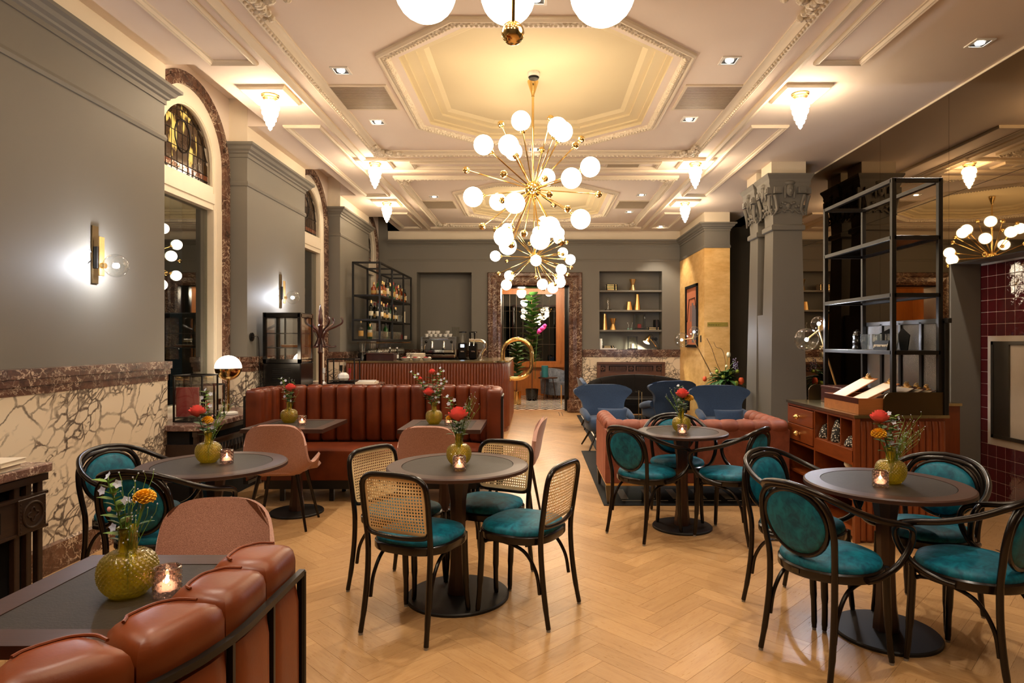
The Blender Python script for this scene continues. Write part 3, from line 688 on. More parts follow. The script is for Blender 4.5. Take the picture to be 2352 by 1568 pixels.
# stainless hatch
b = MB(); b.box(4.04, 4.6, HY0, HY0 + .03, HZ0, HZ1); b.box(4.04, 4.6, HY1 - .03, HY1, HZ0, HZ1); b.box(4.04, 4.6, HY0, HY1, HZ0, HZ0 + .03); b.box(4.04, 4.6, HY0, HY1, HZ1 - .03, HZ1); b.box(4.58, 4.6, HY0, HY1, HZ0, HZ1)
ht = b.build('serving_hatch', M['steel'], smooth=0); tag(ht, 'stainless steel serving hatch set into the dark red tiles', 'hatch')
b = MB(); b.box(4.045, 4.07, 5.40, 5.58, HZ0 + .03, HZ1 - .03); b.build('sliding_panel', M['steel'], ht, smooth=0)
b = MB(); b.box(4.10, 4.57, HY0 + .03, HY1 - .03, 1.02, 1.04); b.build('inner_shelf', M['steel'], ht, smooth=0)
# ---------------- front wall behind the camera
b = MB(); b.quad((-3.3, YB, 0), (XR + .3, YB, 0), (XR + .3, YB, ZC), (-3.3, YB, ZC)); struct(b.build('wall_front', M['wall'], smooth=0, fix=False))
# ---------------- paired columns with carved capitals
def column(x0, y0, wd, dp):
    b = MB(); q = lambda d: [(x0 - d, y0 - d), (x0 + wd + d, y0 - d), (x0 + wd + d, y0 + dp + d), (x0 - d, y0 + dp + d)]
    b.loft([[(x, y, 0) for x, y in q(.02)], [(x, y, 2.88) for x, y in q(-.035)]])
    col = struct(b.build('column', M['wall'], smooth=0))
    b = MB(); b.loft([[(x, y, z) for x, y in q(d)] for d, z in ((-.02, 2.86), (-.005, 2.87), (-.005, 2.92), (-.02, 2.935), (-.03, 2.94))]); b.build('necking', M['wall'], col, smooth=0)
    b = MB(); b.loft([[(x, y, z) for x, y in q(d)] for d, z in ((-.035, 2.94), (-.03, 3.05), (-.02, 3.2), (.0, 3.32), (.045, 3.44), (.045, 3.46))]); b.build('capital_bell', M['wall'], col, smooth=25)
    b = MB(); b.loft([[(x, y, z) for x, y in q(d)] for d, z in ((.04, 3.455), (.05, 3.50), (.075, 3.545), (.075, 3.565), (.0, 3.565))]); b.build('abacus', M['wall'], col, smooth=0)
    b = MB(); b.loft([[(x, y, z) for x, y in q(d)] for d, z in ((.0, 3.56), (.0, ZC))]); b.build('cream_block', M['cream'], col, smooth=0)
    for f in range(3):                                # carved relief on three faces
        b = MB(); hw = wd / 2
        R = Matrix.Translation((x0 + hw, y0 + (dp / 2 if f else hw), 0)) @ Matrix.Rotation((0, -PI / 2, PI / 2)[f], 4, 'Z')
        b.sphere((0, -hw - .045, 3.36), .062, 14, 9, (.85, .5, 1.25), R)             # mask: face
        b.sphere((0, -hw - .075, 3.345), .016, 8, 5, (.7, 1, 1.5), R)                # nose
        for s in (-1, 1):
            b.sphere((s * .022, -hw - .071, 3.375), .011, 8, 5, (1.2, .6, .7), R); b.sphere((s * .058, -hw - .03, 3.34), .04, 8, 6, (.5, .5, 2.2), R)
            b.box(s * .15 - .05, s * .15 + .05, -hw - .06, -hw + .0, 3.32, 3.40, R); b.box(s * .15 - .03, s * .15 + .03, -hw - .07, -hw, 3.335, 3.385, R)
            b.tube([(s * .19, -hw - .03, 3.30), (s * .165, -hw - .02, 3.22), (s * .15, -hw - .012, 3.12), (s * .19, -hw + .0, 3.05)], [.025, .022, .018, .01], 7, False, R)
            b.tube([(s * (.03 + .05 * k), -hw + .018 - .004, 3.10 + .025 * math.sin(k * 1.9)) for k in range(4)], .014, 6, False, R)
            for k in range(5): b.sphere((s * (.04 + .03 * k), -hw + .005, 3.20 - .02 * k + .03 * (k % 2)), .024, 7, 5, (1, .7, .8), R)
        b.sphere((0, -hw - .055, 3.285), .014, 8, 5, (1.6, .5, .5), R); b.sphere((0, -hw - .03, 3.45), .07, 10, 6, (1.1, .6, .45), R)
        b.tube([(.0 + .055 * math.cos(t), -hw + .015, 3.085 + .045 * math.sin(t)) for t in [PI * k / 8 for k in range(9)]], .012, 6, False, R)
        b.sphere((0, -hw + .005, 3.17), .036, 8, 6, (1, .5, 1), R)
        b.build('carved_relief', M['wall'], col, smooth=50)
    return col
column(2.985, 8.0, .436, .36); column(2.985, 8.55, .436, .38)
b = MB(); b.box(3.004, 3.37, 8.33, 8.58, 0, 1.8); struct(b.build('column_link', M['wall'], smooth=0))
# ---------------- lobby beyond the doorway
def lobby():
    y1 = 17.0
    b = MB(); b.box(-3, 3, 13.47, y1, -.02, 0.0); f = struct(b.build('lobby_floor', M['white'], smooth=0))
    b = MB(); y = 13.55
    while y < y1:                                    # black zigzag bands
        pts = []
        for k in range(0, 41): pts.append((-2.0 + k * .1, y + (.10 if k % 2 else -.10)))
        for (xa, ya), (xb, yb) in zip(pts, pts[1:]): b.quad((xa, ya, .002), (xb, yb, .002), (xb, yb + .15, .002), (xa, ya + .15, .002))
        y += .30
    z = b.build('zigzag_inlay', M['black_gl'], f, smooth=0, fix=False); z['kind'] = 'stuff'
    b = MB(); wx0, wx1, wz0, wz1 = -1.6, .54, .92, 2.72
    wall_holes(b, -3, 3, 0, 3.3, [(wx0, wx1, wz0, wz1)], y1); wb = struct(b.build('lobby_wall', M['wood_panel'], smooth=0, fix=False))
    b = MB(); b.box(wx0 - .1, wx1 + .1, y1 - .06, y1, wz0 - .1, wz0); b.box(wx0 - .1, wx1 + .1, y1 - .06, y1, wz1, wz1 + .14); b.box(wx1, wx1 + .14, y1 - .06, y1, wz0, wz1); b.box(wx0 - .1, wx0, y1 - .06, y1, wz0, wz1)
    b.box(wx0 - .1, wx1 + .2, y1 - .1, y1, wz0 - .16, wz0 - .1); b.build('window_casing', M['wood_panel'], wb, smooth=0)
    for x in (-.9, 0, .75): b = MB(); b.box(x, x + .5, y1 - .02, y1, .15, .6); b.build('wall_panel', M['wood_panel'], wb, smooth=0)
    b = MB()
    for k in range(1, 12): x = wx0 + (wx1 - wx0) * k / 12; b.tube([(x, y1 + .03, wz0), (x, y1 + .03, wz1)], .006, 5)
    for k in range(1, 4): z_ = wz0 + (wz1 - wz0) * k / 4; b.tube([(wx0, y1 + .03, z_), (wx1, y1 + .03, z_)], .006, 5)
    b.build('leading', M['steel'], wb)
    b = MB(); b.box(wx0, wx1, y1 + .04, y1 + .045, wz0, wz1); b.build('pane', M['pane'], wb, smooth=0)
    b = MB(); b.box(-2, 1.5, y1 + 1.2, y1 + 1.25, 0, 3); b.build('night_screen', M['black_matt'], wb, smooth=0)
    b = MB(); b.quad((.98, 13.45, 0), (.98, y1, 0), (.98, y1, 3.3), (.98, 13.45, 3.3)); b.quad((-2.6, 13.45, 0), (-2.6, y1, 0), (-2.6, y1, 3.3), (-2.6, 13.45, 3.3)); ws = struct(b.build('lobby_side_wall', M['wood_panel'], smooth=0, fix=False))
    b = MB(); b.box(.955, .978, 14.6, 16.9, 1.75, 3.1); b.build('floral_paper', M['paper'], ws, smooth=0)
    b = MB(); b.box(.94, .98, 14.5, 17, 1.68, 1.75); b.box(.94, .98, 14.5, 17, .85, .92); b.build('rail', M['wood_panel'], ws, smooth=0)
    b = MB(); b.quad((-3, 13.45, 3.3), (3, 13.45, 3.3), (3, y1, 3.3), (-3, y1, 3.3)); struct(b.build('lobby_ceiling', M['ceil'], smooth=0, fix=False))
    b = MB(); b.quad((-3, 13.46, 2.6), (3, 13.46, 2.6), (3, 13.46, 3.3), (-3, 13.46, 3.3)); struct(b.build('lobby_lintel', M['wall'], smooth=0, fix=False))
lobby()
# ================================================================ LAMPS
def chandelier(name, hubp, balls, label, top=3.86):
    root = thing(name, label, 'chandelier', hubp, 0, 'brass sputnik chandeliers')
    hx, hy, hz = hubp
    b = MB(); b.sphere((0, 0, 0), .078, 24, 14); hub = b.build('hub', M['brass'], root)
    b = MB(); L = top - hz; b.tube([(0, 0, .05), (0, 0, L - .1)], .011, 10); b.build('stem', M['brass'], root)
    b = MB(); b.lathe([(.014, L - .14), (.016, L - .12), (.05, L - .015), (.052, L), (0, L)], 20); b.build('canopy_cone', M['brass'], root)
    g = MB(); g.sphere((0, 0, 0), .087, 24, 14); gm = None; s = MB(); s.sphere((0, 0, 0), .032, 16, 10); sm = None
    cp = MB(); cp.lathe([(0, 0), (.014, .0), (.02, .012), (.034, .022), (.036, .034), (.0, .036)], 14); cm = None
    for v, big in balls:
        v = Vector(v); d = v.normalized(); l = v.length
        b = MB(); b.tube([d * .06, d * (l - (.09 if big else .02))], .0062 if big else .005, 8); rod = b.build('rod', M['brass'], root)
        q = d.to_track_quat('Z', 'Y').to_euler()
        if big:
            if gm is None: o = g.build('glass_globe', M['e_globe'], root); gm = o.data; o2 = cp.build('globe_cap', M['brass'], root); cm = o2.data
            else: o = obj('glass_globe', gm, root); o2 = obj('globe_cap', cm, root)
            o.location = v; o2.location = d * (l - .112); o2.rotation_euler = q
        else:
            if sm is None: o = s.build('brass_ball', M['brass'], root); sm = o.data
            else: o = obj('brass_ball', sm, root)
            o.location = v
    return root
HUB = (1224, 435); Y2 = 5.85
near = [(1197, 291), (1111, 349), (1169, 368), (1281, 312), (1293, 324), (1356, 403), (1313, 443), (1087, 469), (1183, 502), (1334, 521), (1157, 560), (1264, 547), (1241, 570)]
far = [(1179, 325), (1255, 376), (1143, 434), (1267, 495), (1166, 543)]
bn = [(1151, 298), (1265, 279), (1335, 337), (1322, 363), (1071, 402), (1158, 440), (1375, 460), (1108, 534), (1304, 511), (1204, 562), (1175, 578), (1289, 572), (1262, 487)]
bf = [(1173, 305), (1244, 320), (1153, 433), (1271, 437), (1139, 501)]
def d3(px, py, L, sg):
    dx, dz = (px - HUB[0]) * Y2 / F, (HUB[1] - py) * Y2 / F; r = math.hypot(dx, dz)
    yy = -sg * math.sqrt(max(.0, L * L - r * r)); k = (Y2 + yy) / Y2
    return (dx * k, yy, dz * k)
balls = [(d3(x, y, .63, 1), 1) for x, y in near] + [(d3(x, y, .63, -1), 1) for x, y in far] + [(d3(x, y, .66, 1), 0) for x, y in bn] + [(d3(x, y, .64, -1), 0) for x, y in bf]
hz = H + (CY - 435) * Y2 / F
ch2 = chandelier('sputnik_chandelier', ((1224 - CX) * Y2 / F, Y2, hz), balls, 'brass sputnik chandelier with opal globes under the nearer octagon, middle of three')
dup(ch2, (-.03, 10.49, 2.85), 1.15, 'brass sputnik chandelier seen small over the marble doorway, farthest of three')
random.seed(5)
b1 = [((.217, .28, -.48), 1), ((-.275, .4, -.41), 1), ((-.05, .63, -.3), 1), ((-.023, .32, -.57), 0)]
for k in range(13):
    z = .05 + .9 * (k + .5) / 13; a = k * 2.4; r = math.sqrt(1 - z * z); b1.append(((.62 * r * math.cos(a), .62 * r * math.sin(a), .62 * z), 1)); b1.append(((.65 * r * math.cos(a + 1.2), .65 * r * math.sin(a + 1.2), .65 * z), 0))
for a in (3.6, 4.4, 5.2): b1.append(((.6 * math.cos(a), .6 * math.sin(a), -.2), 1))
chandelier('sputnik_chandelier', (-.04, 1.4, 2.86), b1, 'nearest brass sputnik chandelier, only its lowest globes and one brass ball in view')
# ---------------- flame-shaped ceiling lamps
def flame_lamp():
    root = thing('ceiling_lamp', '', 'ceiling lamp', (0, 0, 0), 0, 'flame shaped ceiling lamps')
    b = MB(); b.sweep([(0, 0), (0, -.02), (.02, -.035), (.05, -.025), (.06, -.012), (.06, 0)], rect(-.21, .21, -.21, .21)); b.box(-.16, .16, -.16, .16, -.012, 0); b.build('plaster_rose', M['cream'], root, smooth=30)
    b = MB(); b.lathe([(0, -.012), (.075, -.012), (.078, -.025), (.066, -.032), (.066, -.045), (.055, -.055), (.05, -.07), (.0, -.07)], 24); b.build('brass_collar', M['brass_s'], root)
    b = MB(); rings = []; n = 36
    pr = [(.050, -.066), (.068, -.082), (.078, -.115), (.076, -.14), (.062, -.150), (.068, -.165), (.066, -.195), (.048, -.208), (.054, -.222), (.050, -.245), (.034, -.258), (.038, -.27), (.032, -.288), (.018, -.298), (.016, -.32), (.003, -.336)]
    for i, (r, z) in enumerate(pr):
        rings.append([(r * (1 + .07 * math.cos(9 * t + i * .8)) * math.cos(t), r * (1 + .07 * math.cos(9 * t + i * .8)) * math.sin(t), z) for t in [2 * PI * k / n for k in range(n)]])
    b.loft(rings); b.build('flame_shade', M['e_flame'], root, smooth=60); return root
fl = flame_lamp()
FL = [((-2.45, 5.82), 'flame glass ceiling lamp nearest on the window side'), ((2.42, 5.78), 'flame glass ceiling lamp nearest on the mirror side'), ((-2.05, 8.04), 'flame glass ceiling lamp at the beam crossing, window side'),
      ((2.03, 8.04), 'flame glass ceiling lamp at the beam crossing, mirror side'), ((-2.44, 10.33), 'farthest flame glass ceiling lamp on the window side'), ((2.44, 10.33), 'farthest flame glass ceiling lamp on the mirror side'),
      ((-2.45, 1.2), 'flame glass ceiling lamp overhead by the first window'), ((2.45, 1.2), 'flame glass ceiling lamp overhead by the tiled alcove')]
for i, ((x, y), lab) in enumerate(FL):
    o = fl if i == 0 else dup(fl, (x, y, ZC)); o.location = (x, y, ZC); o['label'] = lab
# ---------------- wall sconces
def sconce():
    root = thing('wall_sconce', '', 'wall lamp', (0, 0, 0), 0, 'globe wall sconces')      # wall plane at x = 0, lamp towards +x
    b = MB(); b.cbox((.006, .0, .0), (.012, .062, .40), .002); b.build('back_plate', M['bronze'], root, smooth=0)
    b = MB(); b.cbox((.026, -.005, -.02), (.03, .04, .15), .003); b.build('mount_block', M['black'], root, smooth=0)
    b = MB(); b.cbox((.046, .01, -.01), (.012, .05, .27), .003); b.build('brass_plate', M['brass_s'], root, smooth=0)
    b = MB(); b.tube([(.05, .005, -.075), (.078, .005, -.075)], .018, 14); b.build('socket', M['brass'], root)
    b = MB(); b.sphere((.150, .005, -.075), .080, 28, 16); b.build('clear_globe', M['smoked'], root)
    b = MB(); b.sphere((.145, .005, -.075), .017, 14, 8); b.build('bulb', M['e_bulb'], root)
    b = MB(); b.tube([(.004, -.05 + .035 * math.sin(k * .5), .03 - .014 * k) for k in range(8)], .002, 6); b.build('wire_loop', M['black'], root)
    return root
sc = sconce(); sc.location = (XL, 4.37, 2.05); sc['label'] = 'brass plate wall sconce with clear globe, nearest one on the grey wall'
dup(sc, (XL, 7.55, 2.05), 0, 'brass plate wall sconce with clear globe above the pastry fridge')
# ---------------- dome lamp on the window sill
def dome_lamp(name, label, loc):
    root = thing(name, label, 'table lamp', loc)
    b = MB(); b.lathe([(0, 0), (.085, 0), (.085, .018), (.06, .026), (.0, .028)], 28); b.build('marble_base', M['white'], root)
    b = MB(); b.tube([(0, 0, .02), (0, 0, .33)], .011, 10); b.build('stem', M['brass'], root)
    zc = .435; n = 12
    b = MB(); b.lathe([(.117 * math.sin(PI / 2 * k / n), zc - .117 * math.cos(PI / 2 * k / n)) for k in range(n + 1)] + [(.0, zc)], 32); b.build('brass_bowl', M['brass'], root)
    b = MB(); b.lathe([(0, zc + .001)] + [(.117 * math.cos(PI / 2 * k / n), zc + .001 + .117 * math.sin(PI / 2 * k / n)) for k in range(n + 1)], 32); b.build('opal_dome', M['e_dome'], root)
    return root
dome_lamp('dome_lamp', 'table lamp with glowing opal dome over a brass half globe on the marble window sill', (-2.90, 5.95, .765))
# ---------------- two-globe brass stick lamps
def stick_lamp(label, loc, top, g1, r1, g2, r2):
    root = thing('globe_stick_lamp', label, 'table lamp', loc, 0, None)
    b = MB(); b.lathe([(0, 0), (.07, 0), (.07, .012), (.02, .02), (0, .02)], 20); b.build('base', M['brass_s'], root)
    b = MB(); b.tube([(0, 0, .015), top], .008, 10); b.build('stick', M['brass_s'], root)
    for g, r in ((g1, r1), (g2, r2)):
        b = MB(); b.sphere(g, r, 28, 16); gl = b.build('clear_globe', M['smoked'], root)
        d = (Vector(top) - Vector(g)).normalized()
        b = MB(); b.tube([Vector(top), Vector(g) + d * .02], .008, 8); b.build('arm', M['brass_s'], root)
        b = MB(); b.sphere(g, .015, 14, 8); b.build('bulb', M['e_bulb'], gl)
    return root
stick_lamp('brass stick lamp with two clear globes at the far end of the sideboard', (2.74, 5.69, .922), (-.19, 0, .63), (-.09 - .1, 0.0, .668 + .02), .07, (-.31, -.02, .545), .105)
stick_lamp('brass stick lamp with two clear globes beside the gold wall and flowers', (2.86, 9.9, .72), (-.40, 0, .78), (-.38, 0, .88), .09, (-.58, -.02, .755), .115)
# ================================================================ TABLES
def base_and_post(root, R=.26):
    b = MB(); b.lathe([(0, 0), (R, 0), (R, .012), (R - .006, .018), (.07, .022), (0, .022)], 48); b.build('base', M['iron'], root)
    b = MB(); rings = []
    for z, r in ((.02, .062), (.06, .06), (.14, .05), (.35, .042), (.55, .048), (.70, .072), (.722, .075)):
        rings.append([(r * math.cos(PI / 8 + PI / 4 * k), r * math.sin(PI / 8 + PI / 4 * k), z) for k in range(8)])
    b.loft(rings); b.build('post', M['wood_post'], root, smooth=25)
def round_table(label, x, y, D, R):
    root = thing('round_table', label, 'table', (x, y, 0), .2, 'round wenge tables'); base_and_post(root, R); r = D / 2; q = r * .79
    b = MB(); rings = [[(a * math.cos(2 * PI * k / 64), a * math.sin(2 * PI * k / 64), z) for k in range(64)] for a, z in ((q, .726), (q, .750), (r - .008, .750), (r, .744), (r, .728), (r - .03, .720), (q, .720))]
    b.loft(rings, True, False, loop=True); b.build('tabletop_rim', M['wood_table'], root, smooth=30)
    b = MB(); b.lathe([(0, .722), (q - .003, .722), (q - .003, .7485), (0, .7485)], 64); b.build('leather_inlay', M['slate'], root, smooth=30)
    return root
T_L = (-1.855, 3.63); T_C = (-.444, 3.60); T_R1 = (1.143, 4.935); T_R2 = (1.741, 3.14)
round_table('round wenge table by the veined marble wall', *T_L, .80, .26)
round_table('round wenge table encircled by cane-backed chairs', *T_C, .80, .29)
round_table('small round wenge table in front of the coral sofa', *T_R1, .70, .23)
round_table('round wenge table in front of the cherry sideboard', *T_R2, .76, .245)
def square_table(label, x, y, s):
    root = thing('square_table', label, 'table', (x, y, 0), 0, 'square wenge tables'); base_and_post(root, .22); h = s / 2; q = h - .085
    for k in range(4):
        b = MB(); R = Matrix.Rotation(PI / 2 * k, 4, 'Z'); b.loft([[(-h, -h, z), (h, -h, z), (q, -q, z), (-q, -q, z)] for z in (.718, .75)], M=R); b.build('rim_board', M['wood_table'], root, smooth=0)
    b = MB(); b.box(-q + .002, q - .002, -q + .002, q - .002, .72, .7485); b.build('leather_inlay', M['slate'], root, smooth=0)
    return root
square_table('square wenge table beside the nearest leather booth', -1.146, 1.762, .62)
square_table('square wenge table at the booth end nearest the window sill', -2.03, 5.36, .66)
square_table('square wenge table at the booth end nearest the aisle', -.77, 5.33, .66)
# ================================================================ BENTWOOD CHAIRS
def legs_common(root, w_r=.18, w_f=.165):
    for s in (-1, 1):
        b = MB(); b.tube(spline([(s * (w_f + .012), .185, .012), (s * (w_f + .004), .178, .12), (s * w_f, .168, .3), (s * w_f, .162, .44)]), [.012] * 2 + [.014] * 6 + [.017] * 11, 10); lg = b.build('front_leg', M['wood_bent'], root)
        b = MB(); b.lathe([(0, 0), (.010, 0), (.010, .013), (0, .013)], 10, (s * (w_f + .012), .185, 0)); b.build('glide', M['rubber'], lg)
        b = MB(); b.tube(spline([(s * (w_r - .005), -.188, .17), (s * (w_r - .008), -.165, .28), (s * (w_r - .012), -.09, .375), (s * (w_f - .0), .05, .405), (s * (w_f + .0), .12, .400), (s * (w_f - .012), .152, .385)], 6), .0095, 8); b.build('brace', M['wood_bent'], root)
def seat_ring(root, r=.215, sq=1.0):
    b = MB(); n = 40
    def sh(r, z): return [(r * math.copysign(abs(math.cos(t)) ** sq, math.cos(t)), r * .98 * math.copysign(abs(math.sin(t)) ** sq, math.sin(t)), z) for t in [2 * PI * k / n for k in range(n)]]
    b.loft([sh(r - .03, .412), sh(r, .412), sh(r + .004, .418), sh(r + .004, .448), sh(r - .004, .455), sh(r - .03, .455)], True, True); b.build('seat_frame', M['wood_bent'], root, smooth=40)
    b = MB(); b.loft([sh(r - .008, .452), sh(r - .004, .466), sh(r - .012, .482), sh(r - .04, .494), sh(r * .55, .502), sh(r * .2, .504)], True, True); b.build('seat_pad', M['teal'], root, smooth=60)
def armchair():
    root = thing('bentwood_armchair', '', 'chair', (0, 0, 0), 0, 'teal bentwood armchairs'); legs_common(root); seat_ring(root, .222)
    yb = lambda z: -.185 - .16 * max(0, (z - .40)) ** 1.15 - .03 * max(0, z - .6)
    for s in (-1, 1):                                   # rear leg grows into the back hoop
        b = MB(); P = [(s * .188, -.235, .012), (s * .182, -.21, .14), (s * .176, -.192, .30), (s * .176, yb(.45), .45), (s * .186, yb(.55), .55), (s * .192, yb(.64), .64), (s * .178, yb(.73), .73), (s * .12, yb(.79), .79), (0, yb(.808), .808)]
        b.tube(spline(P, 5), [.0125] * 4 + [.0142] * 37, 10); lg = b.build('rear_leg', M['wood_bent'], root)
        b = MB(); b.lathe([(0, 0), (.010, 0), (.010, .013), (0, .013)], 10, (s * .188, -.235, 0)); b.build('glide', M['rubber'], lg)
    def ell(k, a, h, off, zc=.648): t = 2 * PI * k / 32; z = zc + h * math.sin(t); return (a * math.cos(t) * (1 + .06 * math.sin(t)), yb(z) + off, z)
    b = MB(); b.tube([ell(k, .166, .145, .0) for k in range(32)], .0115, 8, True); b.build('back_hoop', M['wood_bent'], root)
    b = MB(); b.loft([[ell(k, a, h, o) for k in range(32)] for a, h, o in ((.05, .05, -.014), (.13, .115, -.018), (.156, .136, -.008), (.160, .139, .008), (.140, .122, .026), (.08, .07, .036), (.02, .02, .038))]); b.build('back_pad', M['teal'], root, smooth=60)
    b = MB(); b.tube([(0, yb(.455) + .02, .452), (0, yb(.51), .512)], .009, 8); b.build('back_strut', M['wood_bent'], root)
    half = [(0, yb(.82) - .022, .826), (.10, yb(.81) - .012, .815), (.185, yb(.77) + .02, .785), (.245, -.13, .735), (.275, -.02, .695), (.287, .08, .672), (.285, .155, .645), (.277, .178, .60), (.268, .165, .545), (.256, .125, .49), (.245, .07, .455), (.236, .0, .434), (.228, -.05, .43)]
    sp = spline(half, 5); path = [(-x, y, z) for x, y, z in reversed(sp)] + sp[1:]
    b = MB(); b.tube(path, .0145, 10); b.build('arm_rail', M['wood_bent'], root)
    b = MB(); b.box(-.02, .02, -.2235, -.2215, .423, .443); b.build('metal_tag', M['steel'], root, smooth=0)
    return root
ac = armchair()
ACS = [((.664, 4.64), (.79, .61), 'teal bentwood armchair at the sofa table, back towards the viewer, on the aisle side'),
       ((1.18, 5.40), (-.1, -.995), 'teal bentwood armchair between the small round table and the coral sofa'),
       ((1.604, 4.57), (-.757, .653), 'teal bentwood armchair seen from the side, right of the small round table'),
       ((1.322, 3.615), (.56, -.83), 'teal bentwood armchair facing us behind the front one at the sideboard table'),
       ((1.156, 2.81), (.894, .447), 'large foreground teal armchair at the sideboard table, its back turned to us'),
       ((2.225, 3.456), (-.80, -.59), 'teal bentwood armchair in shade against the red tiled alcove'),
       ((2.04, 2.61), (-.503, .864), 'teal armchair cut by the photo edge, bright mottled seat'),
       ((-2.52, 3.74), (.955, -.30), 'teal bentwood armchair tucked against the veined marble wall'),
       ((-1.96, 3.08), (.10, .995), 'teal bentwood armchair behind the foreground flowers, at the marble wall table')]
for i, (p, f, lab) in enumerate(ACS):
    l = math.hypot(*f); f = (f[0] / l, f[1] / l); loc = (p[0] + f[0] * .22, p[1] + f[1] * .22, 0)
    o = ac if i == 0 else dup(ac, loc, aim(*f)); o.location = loc; o.rotation_euler = (0, 0, aim(*f)); o['label'] = lab
# ---------------- cane chairs
def cane_chair():
    root = thing('cane_chair', '', 'chair', (0, 0, 0), 0, 'cane backed chairs'); legs_common(root, .182, .162); seat_ring(root, .212, .72)
    yb = lambda z: -.195 - .17 * max(0, z - .42) ** 1.2
    for s in (-1, 1):
        b = MB(); P = [(s * .192, -.245, .012), (s * .186, -.222, .14), (s * .182, -.203, .30), (s * .184, yb(.45), .45), (s * .188, yb(.58), .58), (s * .190, yb(.70), .70), (s * .180, yb(.765), .765), (s * .14, yb(.797), .797), (s * .08, yb(.805), .805), (0, yb(.807), .807)]
        b.tube(spline(P, 5), [.0125] * 4 + [.0142] * 42, 10); lg = b.build('rear_leg', M['wood_bent'], root)
        b = MB(); b.lathe([(0, 0), (.010, 0), (.010, .013), (0, .013)], 10, (s * .192, -.245, 0)); b.build('glide', M['rubber'], lg)
    b = MB(); b.tube(spline([(-.184, yb(.53), .535), (-.15, yb(.505) - .004, .505), (0, yb(.50) - .022, .498), (.15, yb(.505) - .004, .505), (.184, yb(.53), .535)]), .012, 8); b.build('lower_rail', M['wood_bent'], root)
    # woven cane panel: a sheet with octagonal holes
    b = MB(); nx, nz = 23, 18; x0, x1, z0, z1 = -.176, .176, .512, .795
    def P(x, z): return (x, yb(z) - .020 * (1 - (x / .18) ** 2) * min(1, (z - .49) / .1) * max(0, min(1, (.82 - z) / .1)) + .004, z)
    def ins(x, z):
        if z > .795 - .07 and abs(x) > .182 - .07: return math.hypot(abs(x) - .112, z - .725) < .068
        return True
    for i in range(nx):
        for j in range(nz):
            cx, cz = x0 + (i + .5) * (x1 - x0) / nx, z0 + (j + .5) * (z1 - z0) / nz; hx, hz_ = (x1 - x0) / nx / 2, (z1 - z0) / nz / 2
            if not ins(cx, cz): continue
            ou = [(1, 1), (0, 1), (-1, 1), (-1, 0), (-1, -1), (0, -1), (1, -1), (1, 0)]
            edge = i in (0, nx - 1) or j in (0, nz - 1)
            hr = .60
            vo = [P(cx + u * hx, cz + v * hz_) for u, v in ou]; an = [PI / 4 + PI / 4 * k for k in range(8)]
            if edge: b.add(vo, [tuple(range(8))]); continue
            vi = [P(cx + hr * hx * math.cos(a), cz + hr * hz_ * math.sin(a)) for a in an]
            b.add(vo + vi, [(k, (k + 1) % 8, 8 + (k + 1) % 8, 8 + k) for k in range(8)])
    b.build('cane_panel', M['cane'], root, smooth=0, fix=False)
    return root
cc = cane_chair()
CCS = [((-.686, 3.06), (.403, .915), 'cane-backed chair nearest to us at the middle table, its back facing us'),
       ((.137, 3.33), (-.889, .458), 'cane-backed chair on the aisle side of the middle table, turned sideways'),
       ((-.98, 3.82), (.86, -.51), 'cane-backed chair half hidden behind the front one, booth side of the table'),
       ((-.2, 4.055), (-.44, -.9), 'cane-backed chair behind the middle table, facing us')]
for i, (p, f, lab) in enumerate(CCS):
    l = math.hypot(*f); f = (f[0] / l, f[1] / l); loc = (p[0] + f[0] * .23, p[1] + f[1] * .23, 0)
    o = cc if i == 0 else dup(cc, loc, aim(*f)); o.location = loc; o.rotation_euler = (0, 0, aim(*f)); o['label'] = lab
